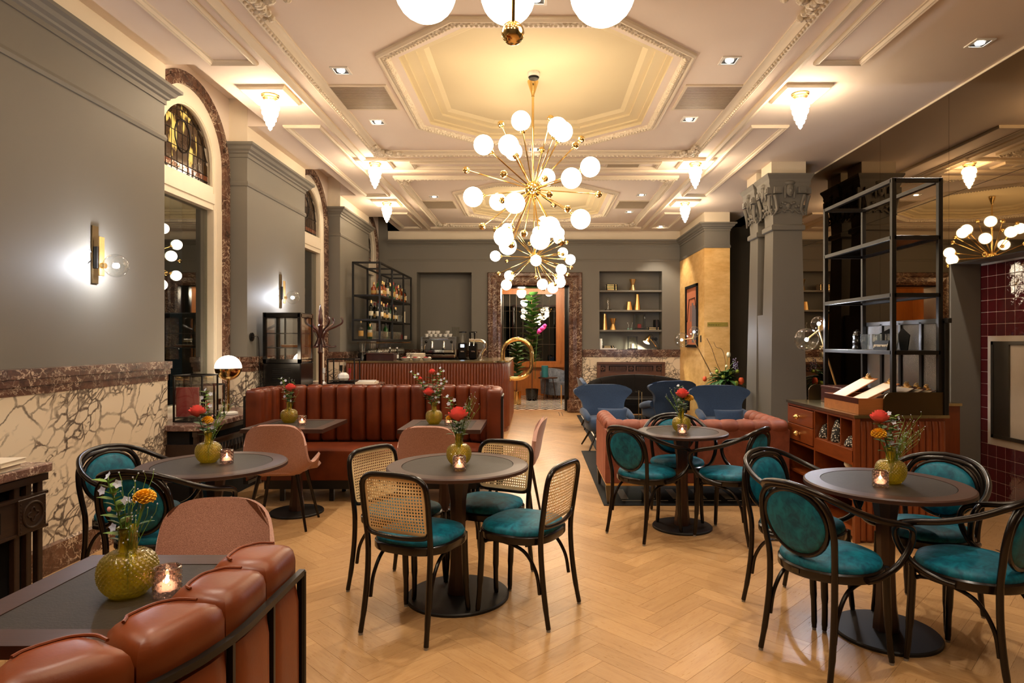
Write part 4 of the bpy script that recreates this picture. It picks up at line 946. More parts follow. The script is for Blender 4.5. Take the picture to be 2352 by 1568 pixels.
# ---------------- upholstered pink shell chairs
def shell_chair():
    root = thing('shell_chair', '', 'chair', (0, 0, 0), 0, 'pink upholstered shell chairs')
    nu, nv = 20, 26
    prof = spline([(.245, .425), (.20, .445), (.05, .435), (-.12, .425), (-.20, .455), (-.235, .54), (-.26, .66), (-.285, .76), (-.30, .825)], 5)
    prof = [(p[0], p[1]) for p in prof]
    N = len(prof)
    dense = [k / 44 for k in range(36)] + [.80 + .20 * (1 - (1 - k / 14) ** 2.2) for k in range(15)]; M_ = len(dense)
    cumul = [0]
    for q0, q1 in zip(prof, prof[1:]): cumul.append(cumul[-1] + math.hypot(q1[0] - q0[0], q1[1] - q0[1]))
    def along(t):
        s = t * cumul[-1]
        for k in range(N - 1):
            if s <= cumul[k + 1] + 1e-9: f = (s - cumul[k]) / (cumul[k + 1] - cumul[k]); return [prof[k][j] + (prof[k + 1][j] - prof[k][j]) * f for j in (0, 1)]
    def pt(i, u, off):
        u = math.sin(PI / 2 * u); t = dense[i] * (.80 + .20 * max(0, 1 - abs(u) ** 3.2) ** (1 / 3.2)); y, z = along(t); a = along(max(0, t - .02)); c_ = along(min(1, t + .02)); ty, tz = c_[0] - a[0], c_[1] - a[1]; l = math.hypot(ty, tz); ny, nz = -tz / l, ty / l
        hw = .232 + .028 * math.exp(-((t - .50) / .16) ** 2) - .035 * max(0, t - .5) * 1.2
        k = max(0, (.12 - t) / .12); hw *= math.sqrt(max(0.0, 1 - k ** 2.4 * .35))
        arm = math.exp(-((t - .44) / .13) ** 2) * max(0, abs(u) - .5) ** 1.6
        x = hw * u * (1 + arm * .25)
        y += .10 * arm * 2 + .045 * u * u * max(0, (t - .5)) * 2; z += arm * .42
        return (x, y + ny * off, z + nz * off)
    def surf(off): return [[pt(i, -1 + 2 * k / nu, off) for k in range(nu + 1)] for i in range(M_)]
    A, B_ = surf(.016), surf(-.016); b = MB(); rings = []
    for i in range(M_):
        eo = .012 * min(1, abs(A[i][-1][0]) / .12); e0 = tuple((Vector(A[i][0]) + Vector(B_[i][0])) / 2 + Vector((-eo, 0, 0))); e1 = tuple((Vector(A[i][-1]) + Vector(B_[i][-1])) / 2 + Vector((eo, 0, 0)))
        rings.append(A[i] + [e1] + B_[i][::-1] + [e0])
    b.loft(rings); b.build('shell', M['pink'], root, smooth=60)
    b = MB(); b.loft([[(x * s, -.02 + y * s, z) for x, y in [(.20 * math.copysign(abs(math.cos(t)) ** .6, math.cos(t)), .20 * math.copysign(abs(math.sin(t)) ** .6, math.sin(t))) for t in [2 * PI * k / 32 for k in range(32)]]] for s, z in ((.98, .44), (1, .462), (.96, .478), (.8, .487), (.3, .49))]); b.build('seat_cushion', M['pink'], root, smooth=60)
    for sx in (-1, 1):
        for sy in (-1, 1):
            b = MB(); b.tube([(sx * .225, sy * .20 - .03, 0), (sx * .14, sy * .13 - .03, .425)], [.0095, .016], 10); b.build('leg', M['wood_bent'], root)
    return root
sh = shell_chair()
PCS = [((-1.255, 2.52), 0, -1, 'pink shell chair behind the nearest square table, only its back showing'),
       ((-2.0, 4.98), -.10, 1, 'pink shell chair pulled up to the booth table by the window sill, seen from behind'),
       ((-.80, 4.90), 0.02, 1, 'pink shell chair behind the middle table, its back towards us'),
       ((-.22, 5.25), -1, .12, 'pink shell chair at the booth end on the aisle, seen edge-on')]
for i, (p, fx, fy, lab) in enumerate(PCS):
    loc = (p[0], p[1] - (.30 if fy < -.5 else -.04) * (1 if abs(fx) < .5 else 0), 0)
    if i == 0: loc = (-1.255, 2.24, 0)
    o = sh if i == 0 else dup(sh, loc, aim(fx, fy)); o.location = loc; o.rotation_euler = (0, 0, aim(fx, fy)); o['label'] = lab
# ================================================================ LEATHER BOOTHS
def booth(label, loc, rz, wing, outer_side, lm, hw=1.15):
    root = thing('leather_booth', label, 'booth seat', loc, rz, 'channelled leather booths')
    R = .41; cl = []                                    # centre line of the back, from the left tip to the right one
    t_ = .06; rc = R - t_
    pts = [(-hw + t_, R + wing), (-hw + t_, R)] + [(-hw + R + rc * math.cos(a), R + rc * math.sin(a)) for a in [PI + PI / 2 * k / 8 for k in range(1, 8)]] + [(-hw + R, t_)]
    pts += [(-x, y) for x, y in reversed(pts)]
    P = [Vector(p) for p in pts]; cum = [0]
    for a, c_ in zip(P, P[1:]): cum.append(cum[-1] + (c_ - a).length)
    Lt = cum[-1]
    def at(s):
        s = max(0, min(Lt, s))
        for i in range(len(P) - 1):
            if s <= cum[i + 1] + 1e-9:
                f = (s - cum[i]) / (cum[i + 1] - cum[i]); return P[i].lerp(P[i + 1], f), (P[i + 1] - P[i]).normalized()
    n = round(Lt / .150)
    for k in range(n):
        s0, s1 = Lt * k / n + .0015, Lt * (k + 1) / n - .0015
        b = MB(); rings = []; m = 8                    # upright cushion, bulging inwards, rounded on top
        for z, ins, bul in ((.47, .012, .6), (.50, .0, 1), (.75, 0, 1), (.93, 0, 1), (.985, .0, 1.0), (1.002, .004, .98), (1.013, .012, .94), (1.020, .024, .88), (1.0225, .038, .8)):
            inn, out = [], []
            for j in range(m + 1):
                u = -1 + 2 * j / m; uu = u * (1 - ins / .075); p, d = at((s0 + s1) / 2 + uu * (s1 - s0) / 2); nn = Vector((-d.y, d.x))
                bulge = .045 * bul * math.sqrt(max(0, 1 - abs(u) ** 3.2))
                q = p + nn * (.030 + bulge - ins); inn.append((q.x, q.y, z))
                q = p - nn * (.052 + (.010 * math.sqrt(max(0, 1 - abs(u) ** 3)) if z > .93 else 0) - ins * .8); out.append((q.x, q.y, z))
            rings.append(inn + out[::-1])
        b.loft(rings); cu = b.build('back_cushion', lm, root, smooth=50)
        if outer_side:                                  # stitched seam on the top, leather panel on the outside
            b = MB(); sm = []
            for j in range(m + 1):
                u = -.90 + 1.80 * j / m; p, d = at((s0 + s1) / 2 + u * (1 - .022 / .075) * (s1 - s0) / 2); nn = Vector((-d.y, d.x)); q = p + nn * (.030 + .045 * .87 * math.sqrt(max(0, 1 - abs(u) ** 3.2)) - .022); sm.append((q.x, q.y, 1.0215))
            p, d = at((s0 + s1) / 2 + .80 * (s1 - s0) / 2); nn = Vector((-d.y, d.x)); sm = sm[:-1] + [(*(p + nn * o_)[:], 1.0215) for o_ in (.02, -.012)]
            b.tube(spline(sm, 3), .0026, 6); b.build('seam', lm, cu)
            b = MB(); rings = []
            for z, bul in ((.20, .3), (.24, .8), (.6, 1), (.90, .9), (.935, .5)):
                a1, a2 = [], []
                for j in range(m + 1):
                    u = -1 + 2 * j / m; p, d = at((s0 + s1) / 2 + u * (s1 - s0) / 2 * .985); nn = Vector((-d.y, d.x)); e = .052 + .018 * bul * max(0, 1 - abs(u) ** 5) ** .5
                    q = p - nn * e; a1.append((q.x, q.y, z)); q = p - nn * .04; a2.append((q.x, q.y, z))
                rings.append(a1 + a2[::-1])
            b.loft(rings); b.build('outer_panel', lm, root, smooth=50)
    def rail(z0, z1, o0, o1, name, par=root, ext=0):
        b = MB(); rings = []; st = 60
        for k in range(st + 1):
            p, d = at(Lt * k / st); nn = Vector((-d.y, d.x))
            rings.append([(*(p - nn * o)[:], z) for o, z in ((o0, z0), (o1, z0), (o1, z1), (o0, z1))])
        b.loft(rings); return b.build(name, M['black'], root, smooth=30)
    rail(.948, .960, .060, .073, 'top_rail'); rail(.17, .20, .03, .075, 'bottom_rail')
    for k in range(n + 1):
        p, d = at(Lt * k / n); nn = Vector((-d.y, d.x)); b = MB(); q = p - nn * .062; a = math.atan2(d.y, d.x)
        b.box(-.004, .004, -.006, .006, .19, .95, Matrix.Translation((q.x, q.y, 0)) @ Matrix.Rotation(a, 4, 'Z')); b.build('back_slat', M['black'], root, smooth=0)
    for k in (0, n):
        b = MB(); p, d = at(Lt * k / n); nn = Vector((-d.y, d.x)); b.tube([(*(p - nn * .068)[:], .2), (*(p - nn * .068)[:], .955)], .007, 8)
        b.build('end_frame', M['black'], root)
    # seat
    b = MB(); fy = .66; sp = [(-hw + .13, R + wing - .02), (-hw + .13, R)] + [(-hw + R + (R - .12) * math.cos(a), R + (R - .12) * math.sin(a)) for a in [PI + PI / 2 * k / 6 for k in range(1, 6)]] + [(-hw + R, .12)]
    poly = sp + [(-x, y) for x, y in reversed(sp)]
    poly = poly + [(hw - .13, R + wing - .02)][:0]
    c0 = Vector((0, .4))
    def sc_(k): return [((Vector(p) - c0) * k + c0)[:] for p in poly]
    b.loft([[(x, y, z) for x, y in sc_(k)] for k, z in ((.985, .20), (1, .215), (1, .435), (.995, .452), (.975, .463), (.9, .468))]); b.build('seat_cushion', lm, root, smooth=30)
    b = MB(); b.ext(sc_(.97), .12, .2); b.build('plinth', M['black'], root, smooth=0)
    for x in (-hw + .3, -.4, .4, hw - .3):
        for y in (.2, R + wing - .1):
            b = MB(); b.cbox((x, y, .06), (.04, .04, .12), .003); b.build('leg', M['black'], root, smooth=0)
    return root
booth('cognac leather channel booth in the foreground corner, seen from behind', (-1.66, .69, 0), 0, .26, True, M['leather'])
booth('long cognac leather channel booth in front of the bar', (-1.46, 6.33, 0), PI, .26, True, M['leather_d'])
# ================================================================ VASES, CANDLES, FLOWERS
def vase():
    root = thing('yellow_vase', '', 'vase', (0, 0, 0), 0, 'yellow glass bud vases'); n, b = 168, MB(); rings = []
    pr = [(.001, .0), (.040, .0), (.046, .003)]
    K = 60; body = []
    for k in range(K + 1):
        t = k / K; z = .004 + .121 * t; r = .044 + .0295 * math.sin(PI * t) ** .8 if t < .5 else .0265 + (.0735 - .0265) * math.sqrt(max(0, 1 - ((t - .5) / .5) ** 2.3)); body.append((r, z, t))
    rings += [[(r * math.cos(2 * PI * j / n), r * math.sin(2 * PI * j / n), z) for j in range(n)] for r, z in pr]
    for r, z, t in body:
        am = .0024 * min(1, t * 8) * min(1, (1 - t) * 6)
        rings.append([((r + am * (abs(math.sin(14 * (a + z * 13))) * abs(math.sin(14 * (a - z * 13))) * 2 - .7)) * math.cos(a), (r + am * (abs(math.sin(14 * (a + z * 13))) * abs(math.sin(14 * (a - z * 13))) * 2 - .7)) * math.sin(a), z) for a in [2 * PI * j / n for j in range(n)]])
    for r, z in ((.0240, .131), (.0228, .147), (.0225, .17), (.0245, .182), (.0265, .187), (.0255, .1895), (.0225, .186), (.0200, .17), (.0200, .132), (.035, .117), (.062, .09), (.068, .064), (.060, .025), (.042, .008), (.001, .006)):
        rings.append([(r * math.cos(2 * PI * j / n), r * math.sin(2 * PI * j / n), z) for j in range(n)])
    b.loft(rings); b.build('glass_body', M['yellow_glass'], root, smooth=50); return root
VZ = [((294, 1365), 'largest yellow diamond-cut bud vase on the foreground square table'), ((479, 1061), 'yellow bud vase on the round table by the marble wall'), ((1054, 1066), 'yellow bud vase on the middle table behind its candle'),
      ((664, 970), 'yellow bud vase on the booth table by the window sill'), ((997, 973), 'yellow bud vase on the booth table by the aisle'), ((1565, 991), 'yellow bud vase on the small table by the coral sofa'), ((2046, 1109), 'yellow bud vase on the table before the sideboard')]
va = vase(); VP = []
for i, ((x, y), lab) in enumerate(VZ):
    p = Wp(x, y, .7485); VP.append(p); o = va if i == 0 else dup(va, p, i * .7); o.location = p; o['label'] = lab
    if i: o.scale = (.95,) * 3
def candle():
    root = thing('votive_candle', '', 'candle', (0, 0, 0), 0, 'cut glass candle holders'); b = MB(); n = 40; rings = []
    for k in range(17):
        t = k / 16; z = .003 + .075 * t
        rings.append([((.0345 + .0022 * (1 if (j // 2 + k // 2) % 2 else -.3)) * math.cos(2 * PI * j / n), (.0345 + .0022 * (1 if (j // 2 + k // 2) % 2 else -.3)) * math.sin(2 * PI * j / n), z) for j in range(n)])
    rings = [[(.03 * math.cos(2 * PI * j / n), .03 * math.sin(2 * PI * j / n), 0) for j in range(n)]] + rings
    for r, z in ((.033, .080), (.0295, .078), (.029, .02), (.001, .018)): rings.append([(r * math.cos(2 * PI * j / n), r * math.sin(2 * PI * j / n), z) for j in range(n)])
    b.loft(rings); b.build('cut_glass', M['votive'], root, smooth=30)
    b = MB(); b.lathe([(0, .0195), (.019, .0195), (.019, .036), (.0, .034)], 18); b.build('tealight', M['wax'], root)
    b = MB(); b.sphere((0, 0, .045), .0045, 10, 7, (1, 1, 1.9)); b.build('flame', M['e_candle'], root); return root
KZ = [((384, 1367), 'lit smoky glass candle beside the largest yellow vase'), ((521, 1064), 'lit candle holder on the round table by the marble wall'), ((1055, 1080), 'lit pinkish candle holder on the middle table'), ((694, 976), 'lit candle holder on the booth table by the window sill'),
      ((1031, 975), 'lit candle holder on the booth table by the aisle, mostly hidden'), ((1567, 999), 'lit candle holder on the small table by the coral sofa'), ((2022, 1118), 'lit candle holder on the table before the sideboard')]
ca = candle()
for i, ((x, y), lab) in enumerate(KZ):
    p = Wp(x, y, .7495); o = ca if i == 0 else dup(ca, p, i); o.location = p; o['label'] = lab
# ---------------- flowers: each stem is a thing with bloom, stem and leaves; grown along local +z
def leafm(b, p, d, L, Wd, droop=.3, n=5):
    p = Vector(p); d = Vector(d).normalized(); s = d.cross(Vector((0, 0, 1))); s = s.normalized() if s.length > .01 else Vector((1, 0, 0)); up = s.cross(d); rows = []
    for k in range(n + 1):
        t = k / n; c_ = p + d * (L * t) - Vector((0, 0, 1)) * droop * L * t * t; w_ = Wd * math.sin(PI * min(.98, t ** .8)) + .0006
        rows.append([tuple(c_ - s * w_), tuple(c_ + up * (-w_ * .3)), tuple(c_ + s * w_)])
    b.loft(rows, False, False)
def stem_pts(h, bx, by): return [(bx * t * t, by * t * t, h * t) for t in [k / 8 for k in range(9)]]
def rose(h, bx, by, r=.030):
    root = thing('rose', '', 'flower', (0, 0, 0), 0, None); random.seed(3); c_ = Vector((bx, by, h))
    b = MB()
    for ring, (cnt, rr, op) in enumerate(((3, .30, .02), (5, .55, .10), (6, .8, .25), (7, 1.0, .5))):
        for k in range(cnt):
            a = 2 * PI * k / cnt + ring * .7; rows = []
            for i in range(6):
                t = i / 5; row = []
                for j in range(5):
                    u = -1 + j / 2; aa = a + u * (1.15 if ring else 1.3) * PI / cnt * 1.3
                    rad = r * rr * (math.sin(PI * .5 * min(1, t * 1.3)) * (1 - .1 * u * u) + op * max(0, t - .6) * .6); z = r * (-.75 + t * (1.62, 1.55, 1.34, 1.04)[ring] - (.05 + .09 * ring) * u * u * t * t)
                    row.append((c_.x + rad * math.cos(aa), c_.y + rad * math.sin(aa), c_.z + z))
                rows.append(row)
            b.loft(rows, False, False)
    b.sphere((c_.x, c_.y, c_.z + r * .1), r * .55, 12, 8, (1, 1, 1.25)); b.build('bloom', M['rose'], root, smooth=60, fix=False)
    b = MB(); b.tube(stem_pts(h - r * .7, bx, by), .0022, 6); b.build('stem', M['leaf'], root)
    b = MB()
    for k in range(9):
        t = .55 + .045 * k; a = k * 2.3; leafm(b, (bx * t * t, by * t * t, h * t), (math.cos(a), math.sin(a), .55), .062 + .012 * (k % 3), .021)
    b.build('leaves', M['leaf'], root, smooth=60, fix=False); return root
def marigold(h, bx, by, r=.024):
    root = thing('marigold', '', 'flower', (0, 0, 0), 0, None); random.seed(9); b = MB(); c_ = Vector((bx, by, h))
    for k in range(70):
        z = 1 - 1.5 * k / 70; a = k * 2.4; q = math.sqrt(max(0, 1 - z * z)); d = Vector((q * math.cos(a), q * math.sin(a), z * .8)); p = c_ + d * r * .75; s = d.cross(Vector((0, 0, 1))); s = s.normalized() if s.length > .05 else Vector((1, 0, 0)); t = s.cross(d)
        w_ = r * .34; b.add([tuple(p - s * w_ * .6), tuple(p + s * w_ * .6), tuple(p + s * w_ + d * r * .3 + t * w_ * .3), tuple(p + d * r * .42 - t * w_ * .3), tuple(p - s * w_ + d * r * .3 + t * w_ * .3)], [(0, 1, 2, 3, 4)])
    b.sphere(c_, r * .72, 10, 7); b.build('bloom', M['marigold'], root, smooth=0, fix=False)
    b = MB(); b.tube(stem_pts(h - r * .5, bx, by), .0024, 6); b.build('stem', M['leaf_l'], root)
    b = MB(); leafm(b, (bx * .4, by * .4, h * .62), (-.8, -.3, .4), .06, .012); leafm(b, (bx * .5, by * .5, h * .7), (.7, .4, .4), .05, .010); b.build('leaves', M['leaf'], root, smooth=60, fix=False); return root
def tweedia(h, bx, by, seed=1):
    root = thing('star_flower_sprig', '', 'flower', (0, 0, 0), 0, None); random.seed(seed)
    b = MB(); b.tube(stem_pts(h, bx, by), .0020, 6); fl, lf, bd = MB(), MB(), MB()
    for k in range(11):
        t = .45 + .055 * k; p = Vector((bx * t * t, by * t * t, h * t)); a = k * 2.1; d = Vector((math.cos(a), math.sin(a), .55)); q = p + d.normalized() * (.020 + .012 * random.random()); b.tube([p, q], .0012, 5)
        if k % 2 == 0 or k > 8:
            for j in range(5):
                aa = 2 * PI * j / 5; dn = Vector((d.x * .6, d.y * .6 - .9, d.z * .6)).normalized(); e1 = dn.cross(Vector((0, 0, 1))).normalized(); e2 = dn.cross(e1); u = (e1 * math.cos(aa) + e2 * math.sin(aa)) * .0135 + dn * .003; w_ = (e2 * math.cos(aa) - e1 * math.sin(aa)) * .0055
                fl.add([tuple(q), tuple(q + u * .55 + w_), tuple(q + u), tuple(q + u * .55 - w_)], [(0, 1, 2, 3)])
        else: bd.sphere(q, .0055, 7, 5, (1, 1, 1.4))
        leafm(lf, p, (math.cos(a + 1.4), math.sin(a + 1.4), .6), .056 - .02 * (t - .45), .015); leafm(lf, p, (math.cos(a + 3.9), math.sin(a + 3.9), .9), .045 - .02 * (t - .45), .012)
    b.build('stem', M['leaf_l'], root); fl.build('blossoms', M['tweedia'], root, smooth=0, fix=False); bd.build('buds', M['bud'], root)['kind'] = 'stuff'; lf.build('leaves', M['leaf_l'], root, smooth=60, fix=False); return root
def broom(h, bx, by, seed=2, n=13):
    root = thing('broom_sprig', '', 'greenery', (0, 0, 0), 0, None); random.seed(seed); b = MB(); t_ = MB()
    for k in range(n):
        a = random.random() * 2 * PI; sp = .012 + .05 * random.random(); hh = h * (.6 + .45 * random.random()); tip = Vector((bx * (hh / h) + sp * math.cos(a), by * (hh / h) + sp * math.sin(a), hh))
        P = [(tip.x * u * u, tip.y * u * u, tip.z * u) for u in [i / 6 for i in range(7)]]; b.tube(P, [.0016 - .0009 * i / 6 for i in range(7)], 5)
        for j in range(3, 7):
            p = Vector(P[j]); q = p + Vector((random.uniform(-1, 1), random.uniform(-1, 1), 1.3)).normalized() * .022; b.tube([p, q], .0008, 4); t_.sphere(q, .0024, 5, 4)
    b.build('stems', M['leaf_l'], root); t_.build('buds', M['tweedia'], root)['kind'] = 'stuff'; return root
def put(fn, i, lab, *a, **k):
    o = fn(*a, **k); p = VP[i]; o.location = (p[0], p[1], p[2] + .012); o['label'] = lab; return o
wh = ('in the largest yellow vase', 'in the vase by the marble wall', 'in the vase on the middle table', 'in the sill side booth vase', 'in the aisle side booth vase', 'in the vase by the coral sofa', 'in the vase before the sideboard')
put(tweedia, 0, 'leafy sprig with pale blossoms and pink buds ' + wh[0], .30, -.055, .0, 4); put(marigold, 0, 'orange marigold ' + wh[0], .255, .04, .01, .026); put(broom, 0, 'thin green broom stems ' + wh[0], .30, .03, 0, 6)
put(broom, 0, 'single broom stem leaning far out ' + wh[0], .24, .13, .0, 12, 1)
put(rose, 1, 'red rose ' + wh[1], .285, -.05, -.03, .044); put(marigold, 1, 'orange marigold ' + wh[1], .235, .01, -.03, .028); put(tweedia, 1, 'pale blossom sprig ' + wh[1], .39, -.03, .03, 5); put(broom, 1, 'broom sprig ' + wh[1], .36, .09, .04, 7)
put(rose, 2, 'open coral rose ' + wh[2], .275, .0, -.035, .052); put(marigold, 2, 'small yellow marigold ' + wh[2], .255, -.05, -.03, .018); put(tweedia, 2, 'pale blossom sprig ' + wh[2], .36, -.06, .03, 8); put(broom, 2, 'broom sprig ' + wh[2], .36, .07, .03, 9, 20)
put(rose, 3, 'coral rose ' + wh[3], .29, .02, -.02, .044); put(tweedia, 3, 'pale blossom sprig ' + wh[3], .36, -.06, .0, 10); put(broom, 3, 'broom sprig ' + wh[3], .35, .02, .03, 11)
put(rose, 4, 'coral rose ' + wh[4] + ', lower one', .26, -.04, -.03, .045); put(rose, 4, 'small red rose ' + wh[4] + ', topmost', .43, -.02, .02, .030); put(tweedia, 4, 'pale blossom sprig standing tall ' + wh[4], .45, .06, .02, 12); put(tweedia, 4, 'second pale blossom sprig ' + wh[4], .36, .10, -.02, 13); put(tweedia, 4, 'pale blossom sprig leaning to the sill ' + wh[4], .42, -.19, .02, 15); put(rose, 4, 'half hidden small rose leaning to the sill ' + wh[4], .37, -.13, .05, .02)
put(rose, 5, 'open coral rose ' + wh[5], .285, .0, -.03, .048); put(marigold, 5, 'orange marigold ' + wh[5], .25, .055, -.02, .032); put(broom, 5, 'broom sprig ' + wh[5], .34, -.09, .0, 14, 18); put(tweedia, 5, 'leafy sprig ' + wh[5], .33, .0, .04, 16)
put(rose, 6, 'red rosebud ' + wh[6], .315, -.06, -.01, .042); put(marigold, 6, 'orange marigold ' + wh[6], .235, -.07, -.02, .032); put(tweedia, 6, 'pale star blossoms ' + wh[6], .32, .0, -.03, 17); put(broom, 6, 'broom sprig ' + wh[6], .31, .12, .0, 18, 22)
# ================================================================ CHERRY SIDEBOARD AND RACK
def sideboard():
    root = thing('sideboard', 'cherry wood service sideboard with fluted front and brass top, beside the columns', 'sideboard', (0, 0, 0))
    X0, X1, Y0, Y1, ZT = 2.29, 2.95, 4.53, 5.74, .90
    b = MB(); b.box(X0 + .30, X1 - .012, Y0 + .022, Y1, 0, ZT); b.build('carcass', M['wood_red'], root, smooth=0)
    b = MB(); b.box(X1, 3.62, 5.39, Y1, 0, ZT); b.build('rear_carcass', M['wood_red'], root, smooth=0)
    flu = MB(); flu.loft([[(.0235 * math.cos(t), .024 * math.sin(t) * k, z) for t in [PI * j / 8 + PI for j in range(9)]] for z, k in ((.02, 1), (.80, 1), (.875, .25))], True, True)
    n = 13; fm = None
    for k in range(n):
        x = X0 + .064 + (X1 - X0 - .09) * k / (n - 1)
        if fm is None: o = flu.build('flute', M['wood_red'], root, (x, Y0 + .022, 0), 0, smooth=50); fm = o.data
        else: o = obj('flute', fm, root, (x, Y0 + .022, 0), 0)
    b = MB(); b.cbox((X0 + .019, Y0 + .0105, .449), (.038, .021, .898), .002); b.build('corner_post', M['wood_red'], root, smooth=0)
    # open side facing the room (plane x = X0)
    th = .022
    b = MB()
    b.box(X0, X0 + .32, Y0 + .022, Y0 + .04, 0, ZT); b.box(X0, X0 + .32, Y1 - th, Y1, 0, ZT); b.box(X0, X0 + .32, 5.18, 5.18 + th, .06, ZT); b.box(X0 + .001, X0 + .32, Y0 + .03, Y1, ZT - th, ZT - .001); b.box(X0 + .002, X0 + .32, Y0 + .03, Y1, .04, .06 + th)
    b.box(X0 + .001, X0 + .3, Y0 + .03, Y1 - .01, .555, .575); b.box(X0 + .001, X0 + .30, 5.19, Y1 - .01, .30, .32); b.box(X0 + .001, X0 + .30, Y0 + .03, 5.19, .30, .32)
    b.box(X0 + .0, X0 + .05, Y0 + .03, 5.18, .575, .66); b.box(X0 + .01, X0 + .3, Y0 + .03, 5.18, .655, .668)
    for y in (4.76, 4.97): b.box(X0 + .01, X0 + .3, y, y + .014, .66, ZT - th)
    b.build('open_shelves', M['wood_redh'], root, smooth=0)
    for i, z in enumerate((.655, .80)):
        b = MB(); b.cbox((X0 + .001, 5.46, z), (.022, .515, .14), .002); dr = b.build('drawer', M['wood_redh'], root, smooth=0)
        b = MB(); b.lathe([(.012, 0), (.010, .012), (.020, .02), (.023, .032), (.019, .044), (.006, .056), (0, .058)], 16, M=Matrix.Translation((X0 - .008, 5.46, z + .0)) @ Matrix.Rotation(-PI / 2, 4, 'Y'))
        for k in range(6): b.sphere((X0 - .036, 5.46 + .017 * math.cos(k * PI / 3), z + .017 * math.sin(k * PI / 3)), .009, 8, 5)
        b.build('garlic_knob', M['brass'], dr)
    top = [(X0 - .012, Y0 - .012), (X1 + .012, Y0 - .012), (X1 + .012, 5.378), (3.632, 5.378), (3.632, Y1 + .01), (X0 - .012, Y1 + .01)]
    b = MB(); b.ext(top, ZT, .922); b.build('brass_top', M['brass_top'], root, smooth=20)
    def ledge(x0, x1, y, z1, name):
        b = MB(); pts = [(x0, .922), (x1, .922), (x1, z1)] + [(x0 + .06 - .06 * math.sin(a), z1 - .06 + .06 * math.cos(a)) for a in [PI / 2 * k / 6 for k in range(7)]]
        b.loft([[(x, yy, z) for x, z in pts] for yy in (y, y + .012)]); b.build(name, M['bronze'], root, smooth=0)
    ledge(2.50, 2.93, 4.535, 1.085, 'bronze_upstand'); ledge(2.47, 2.93, 5.715, 1.06, 'bronze_upstand')
    return root
sideboard()
# pine-cone like pebble ornaments in the pigeon holes
M['pebble'] = None
t = NT('black_white_dots'); v = t.coord(); vo = t.n('ShaderNodeTexVoronoi'); vo.inputs['Scale'].default_value = 70; t.l(v, vo.inputs[0]); t.set(Base_Color=t.ramp(vo.outputs['Distance'], [(.32, srgb(230, 222, 205)), (.42, srgb(24, 18, 14))]), Roughness=.5); M['pebble'] = t.m
for y, hgt, lab in ((5.118, .12, 'low black and white dotted cone in the farthest pigeonhole'), (4.908, .19, 'tall black and white dotted cone in the middle pigeonhole'), (4.698, .085, 'small black and white dotted cone in the pigeonhole by the corner')):
    b = MB(); b.lathe([(0, 0), (.05, 0), (.055, hgt * .15), (.045, hgt * .5), (.025, hgt * .85), (0, hgt)], 16); o = b.build('dotted_cone', M['pebble'], None, (2.352, y, .669)); tag(o, lab, 'ornament')
b = MB(); b.cbox((0, 0, .05), (.14, .10, .10), .01); b.cbox((-.02, .0, .14), (.09, .07, .09), .02); b.sphere((-.03, 0, .215), .035, 10, 7); o = b.build('paper_bundle', M['paper'], None, (2.37, 4.72, .321)); tag(o, 'crumpled white paper bundle in the open lower compartment of the sideboard', 'paper')
def rack():
    root = thing('shelf_rack', 'tall open black steel rack standing on the brass topped sideboard', 'shelf', (0, 0, 0)); X0, X1, Y0, Y1, Z0, ZT = 2.58, 2.915, 4.56, 5.62, .922, 2.63; p = .032
    for x in (X0, X1):
        for y in (Y0, Y1): b = MB(); b.cbox((x, y, (Z0 + ZT) / 2), (p, p, ZT - Z0), .002); b.build('post', M['black'], root, smooth=0)
    for z in (ZT - .016, 2.20, 1.785, 1.369, .96):
        for x in (X0, X1): b = MB(); b.cbox((x, (Y0 + Y1) / 2, z), (p, Y1 - Y0, .030), .002); b.build('rail', M['black'], root, smooth=0)
        for y in (Y0, Y1): b = MB(); b.cbox(((X0 + X1) / 2, y, z), (X1 - X0, p, .030), .002); b.build('rail', M['black'], root, smooth=0)
        if 1 < z < 2.5: b = MB(); b.cbox(((X0 + X1) / 2, (Y0 + Y1) / 2, z + .005), (X1 - X0 - p, Y1 - Y0 - p, .016), .001); b.build('shelf_board', M['black_gl'] if z > 1.4 else M['black'], root, smooth=0)
    # reeded glass screen at the back
    b = MB(); b.cbox((X1 + .03, (Y0 + Y1) / 2, 1.60), (.03, 1.20, .035), .002); b.build('screen_rail', M['black'], root, smooth=0)
    n = 4
    for k in range(n + 1): y = Y0 - .02 + (Y1 - Y0 + .04) * k / n; b = MB(); b.cbox((X1 + .03, y, 1.26), (.03, .035, .68), .002); b.build('screen_bar', M['black'], root, smooth=0)
    for k in range(n):
        ya = Y0 - .02 + (Y1 - Y0 + .04) * k / n + .0175; yb_ = Y0 - .02 + (Y1 - Y0 + .04) * (k + 1) / n - .0175; b = MB(); m = 96; pr = [(X1 + .03 + .0022 * math.cos(i * PI / 2 * 1.0), ya + (yb_ - ya) * i / m) for i in range(m + 1)]
        b.loft([[(x, y, z) for x, y in pr] for z in (.925, 1.583)], False, False); b.loft([[(x + .006, y, z) for x, y in pr] for z in (.925, 1.583)], False, False); b.build('reeded_pane', M['reeded'], root, smooth=0, fix=False)
rack()
ZS1 = 1.383
def mill(name, label, loc):
    b = MB(); b.lathe([(0, 0), (.030, 0), (.031, .02), (.026, .035), (.030, .05), (.030, .075), (.024, .09), (.029, .105), (.029, .125), (.022, .135), (.020, .15), (.006, .155), (.009, .163), (0, .168)], 20); tag(b.build(name, M['black_gl'], None, loc), label, 'pepper mill')
mill('pepper_mill', 'glossy dark pepper mill at the far end of the rack shelf', (2.70, 5.32, ZS1)); mill('pepper_mill', 'second glossy dark pepper mill beside the tumblers on the rack shelf', (2.66, 5.22, ZS1))
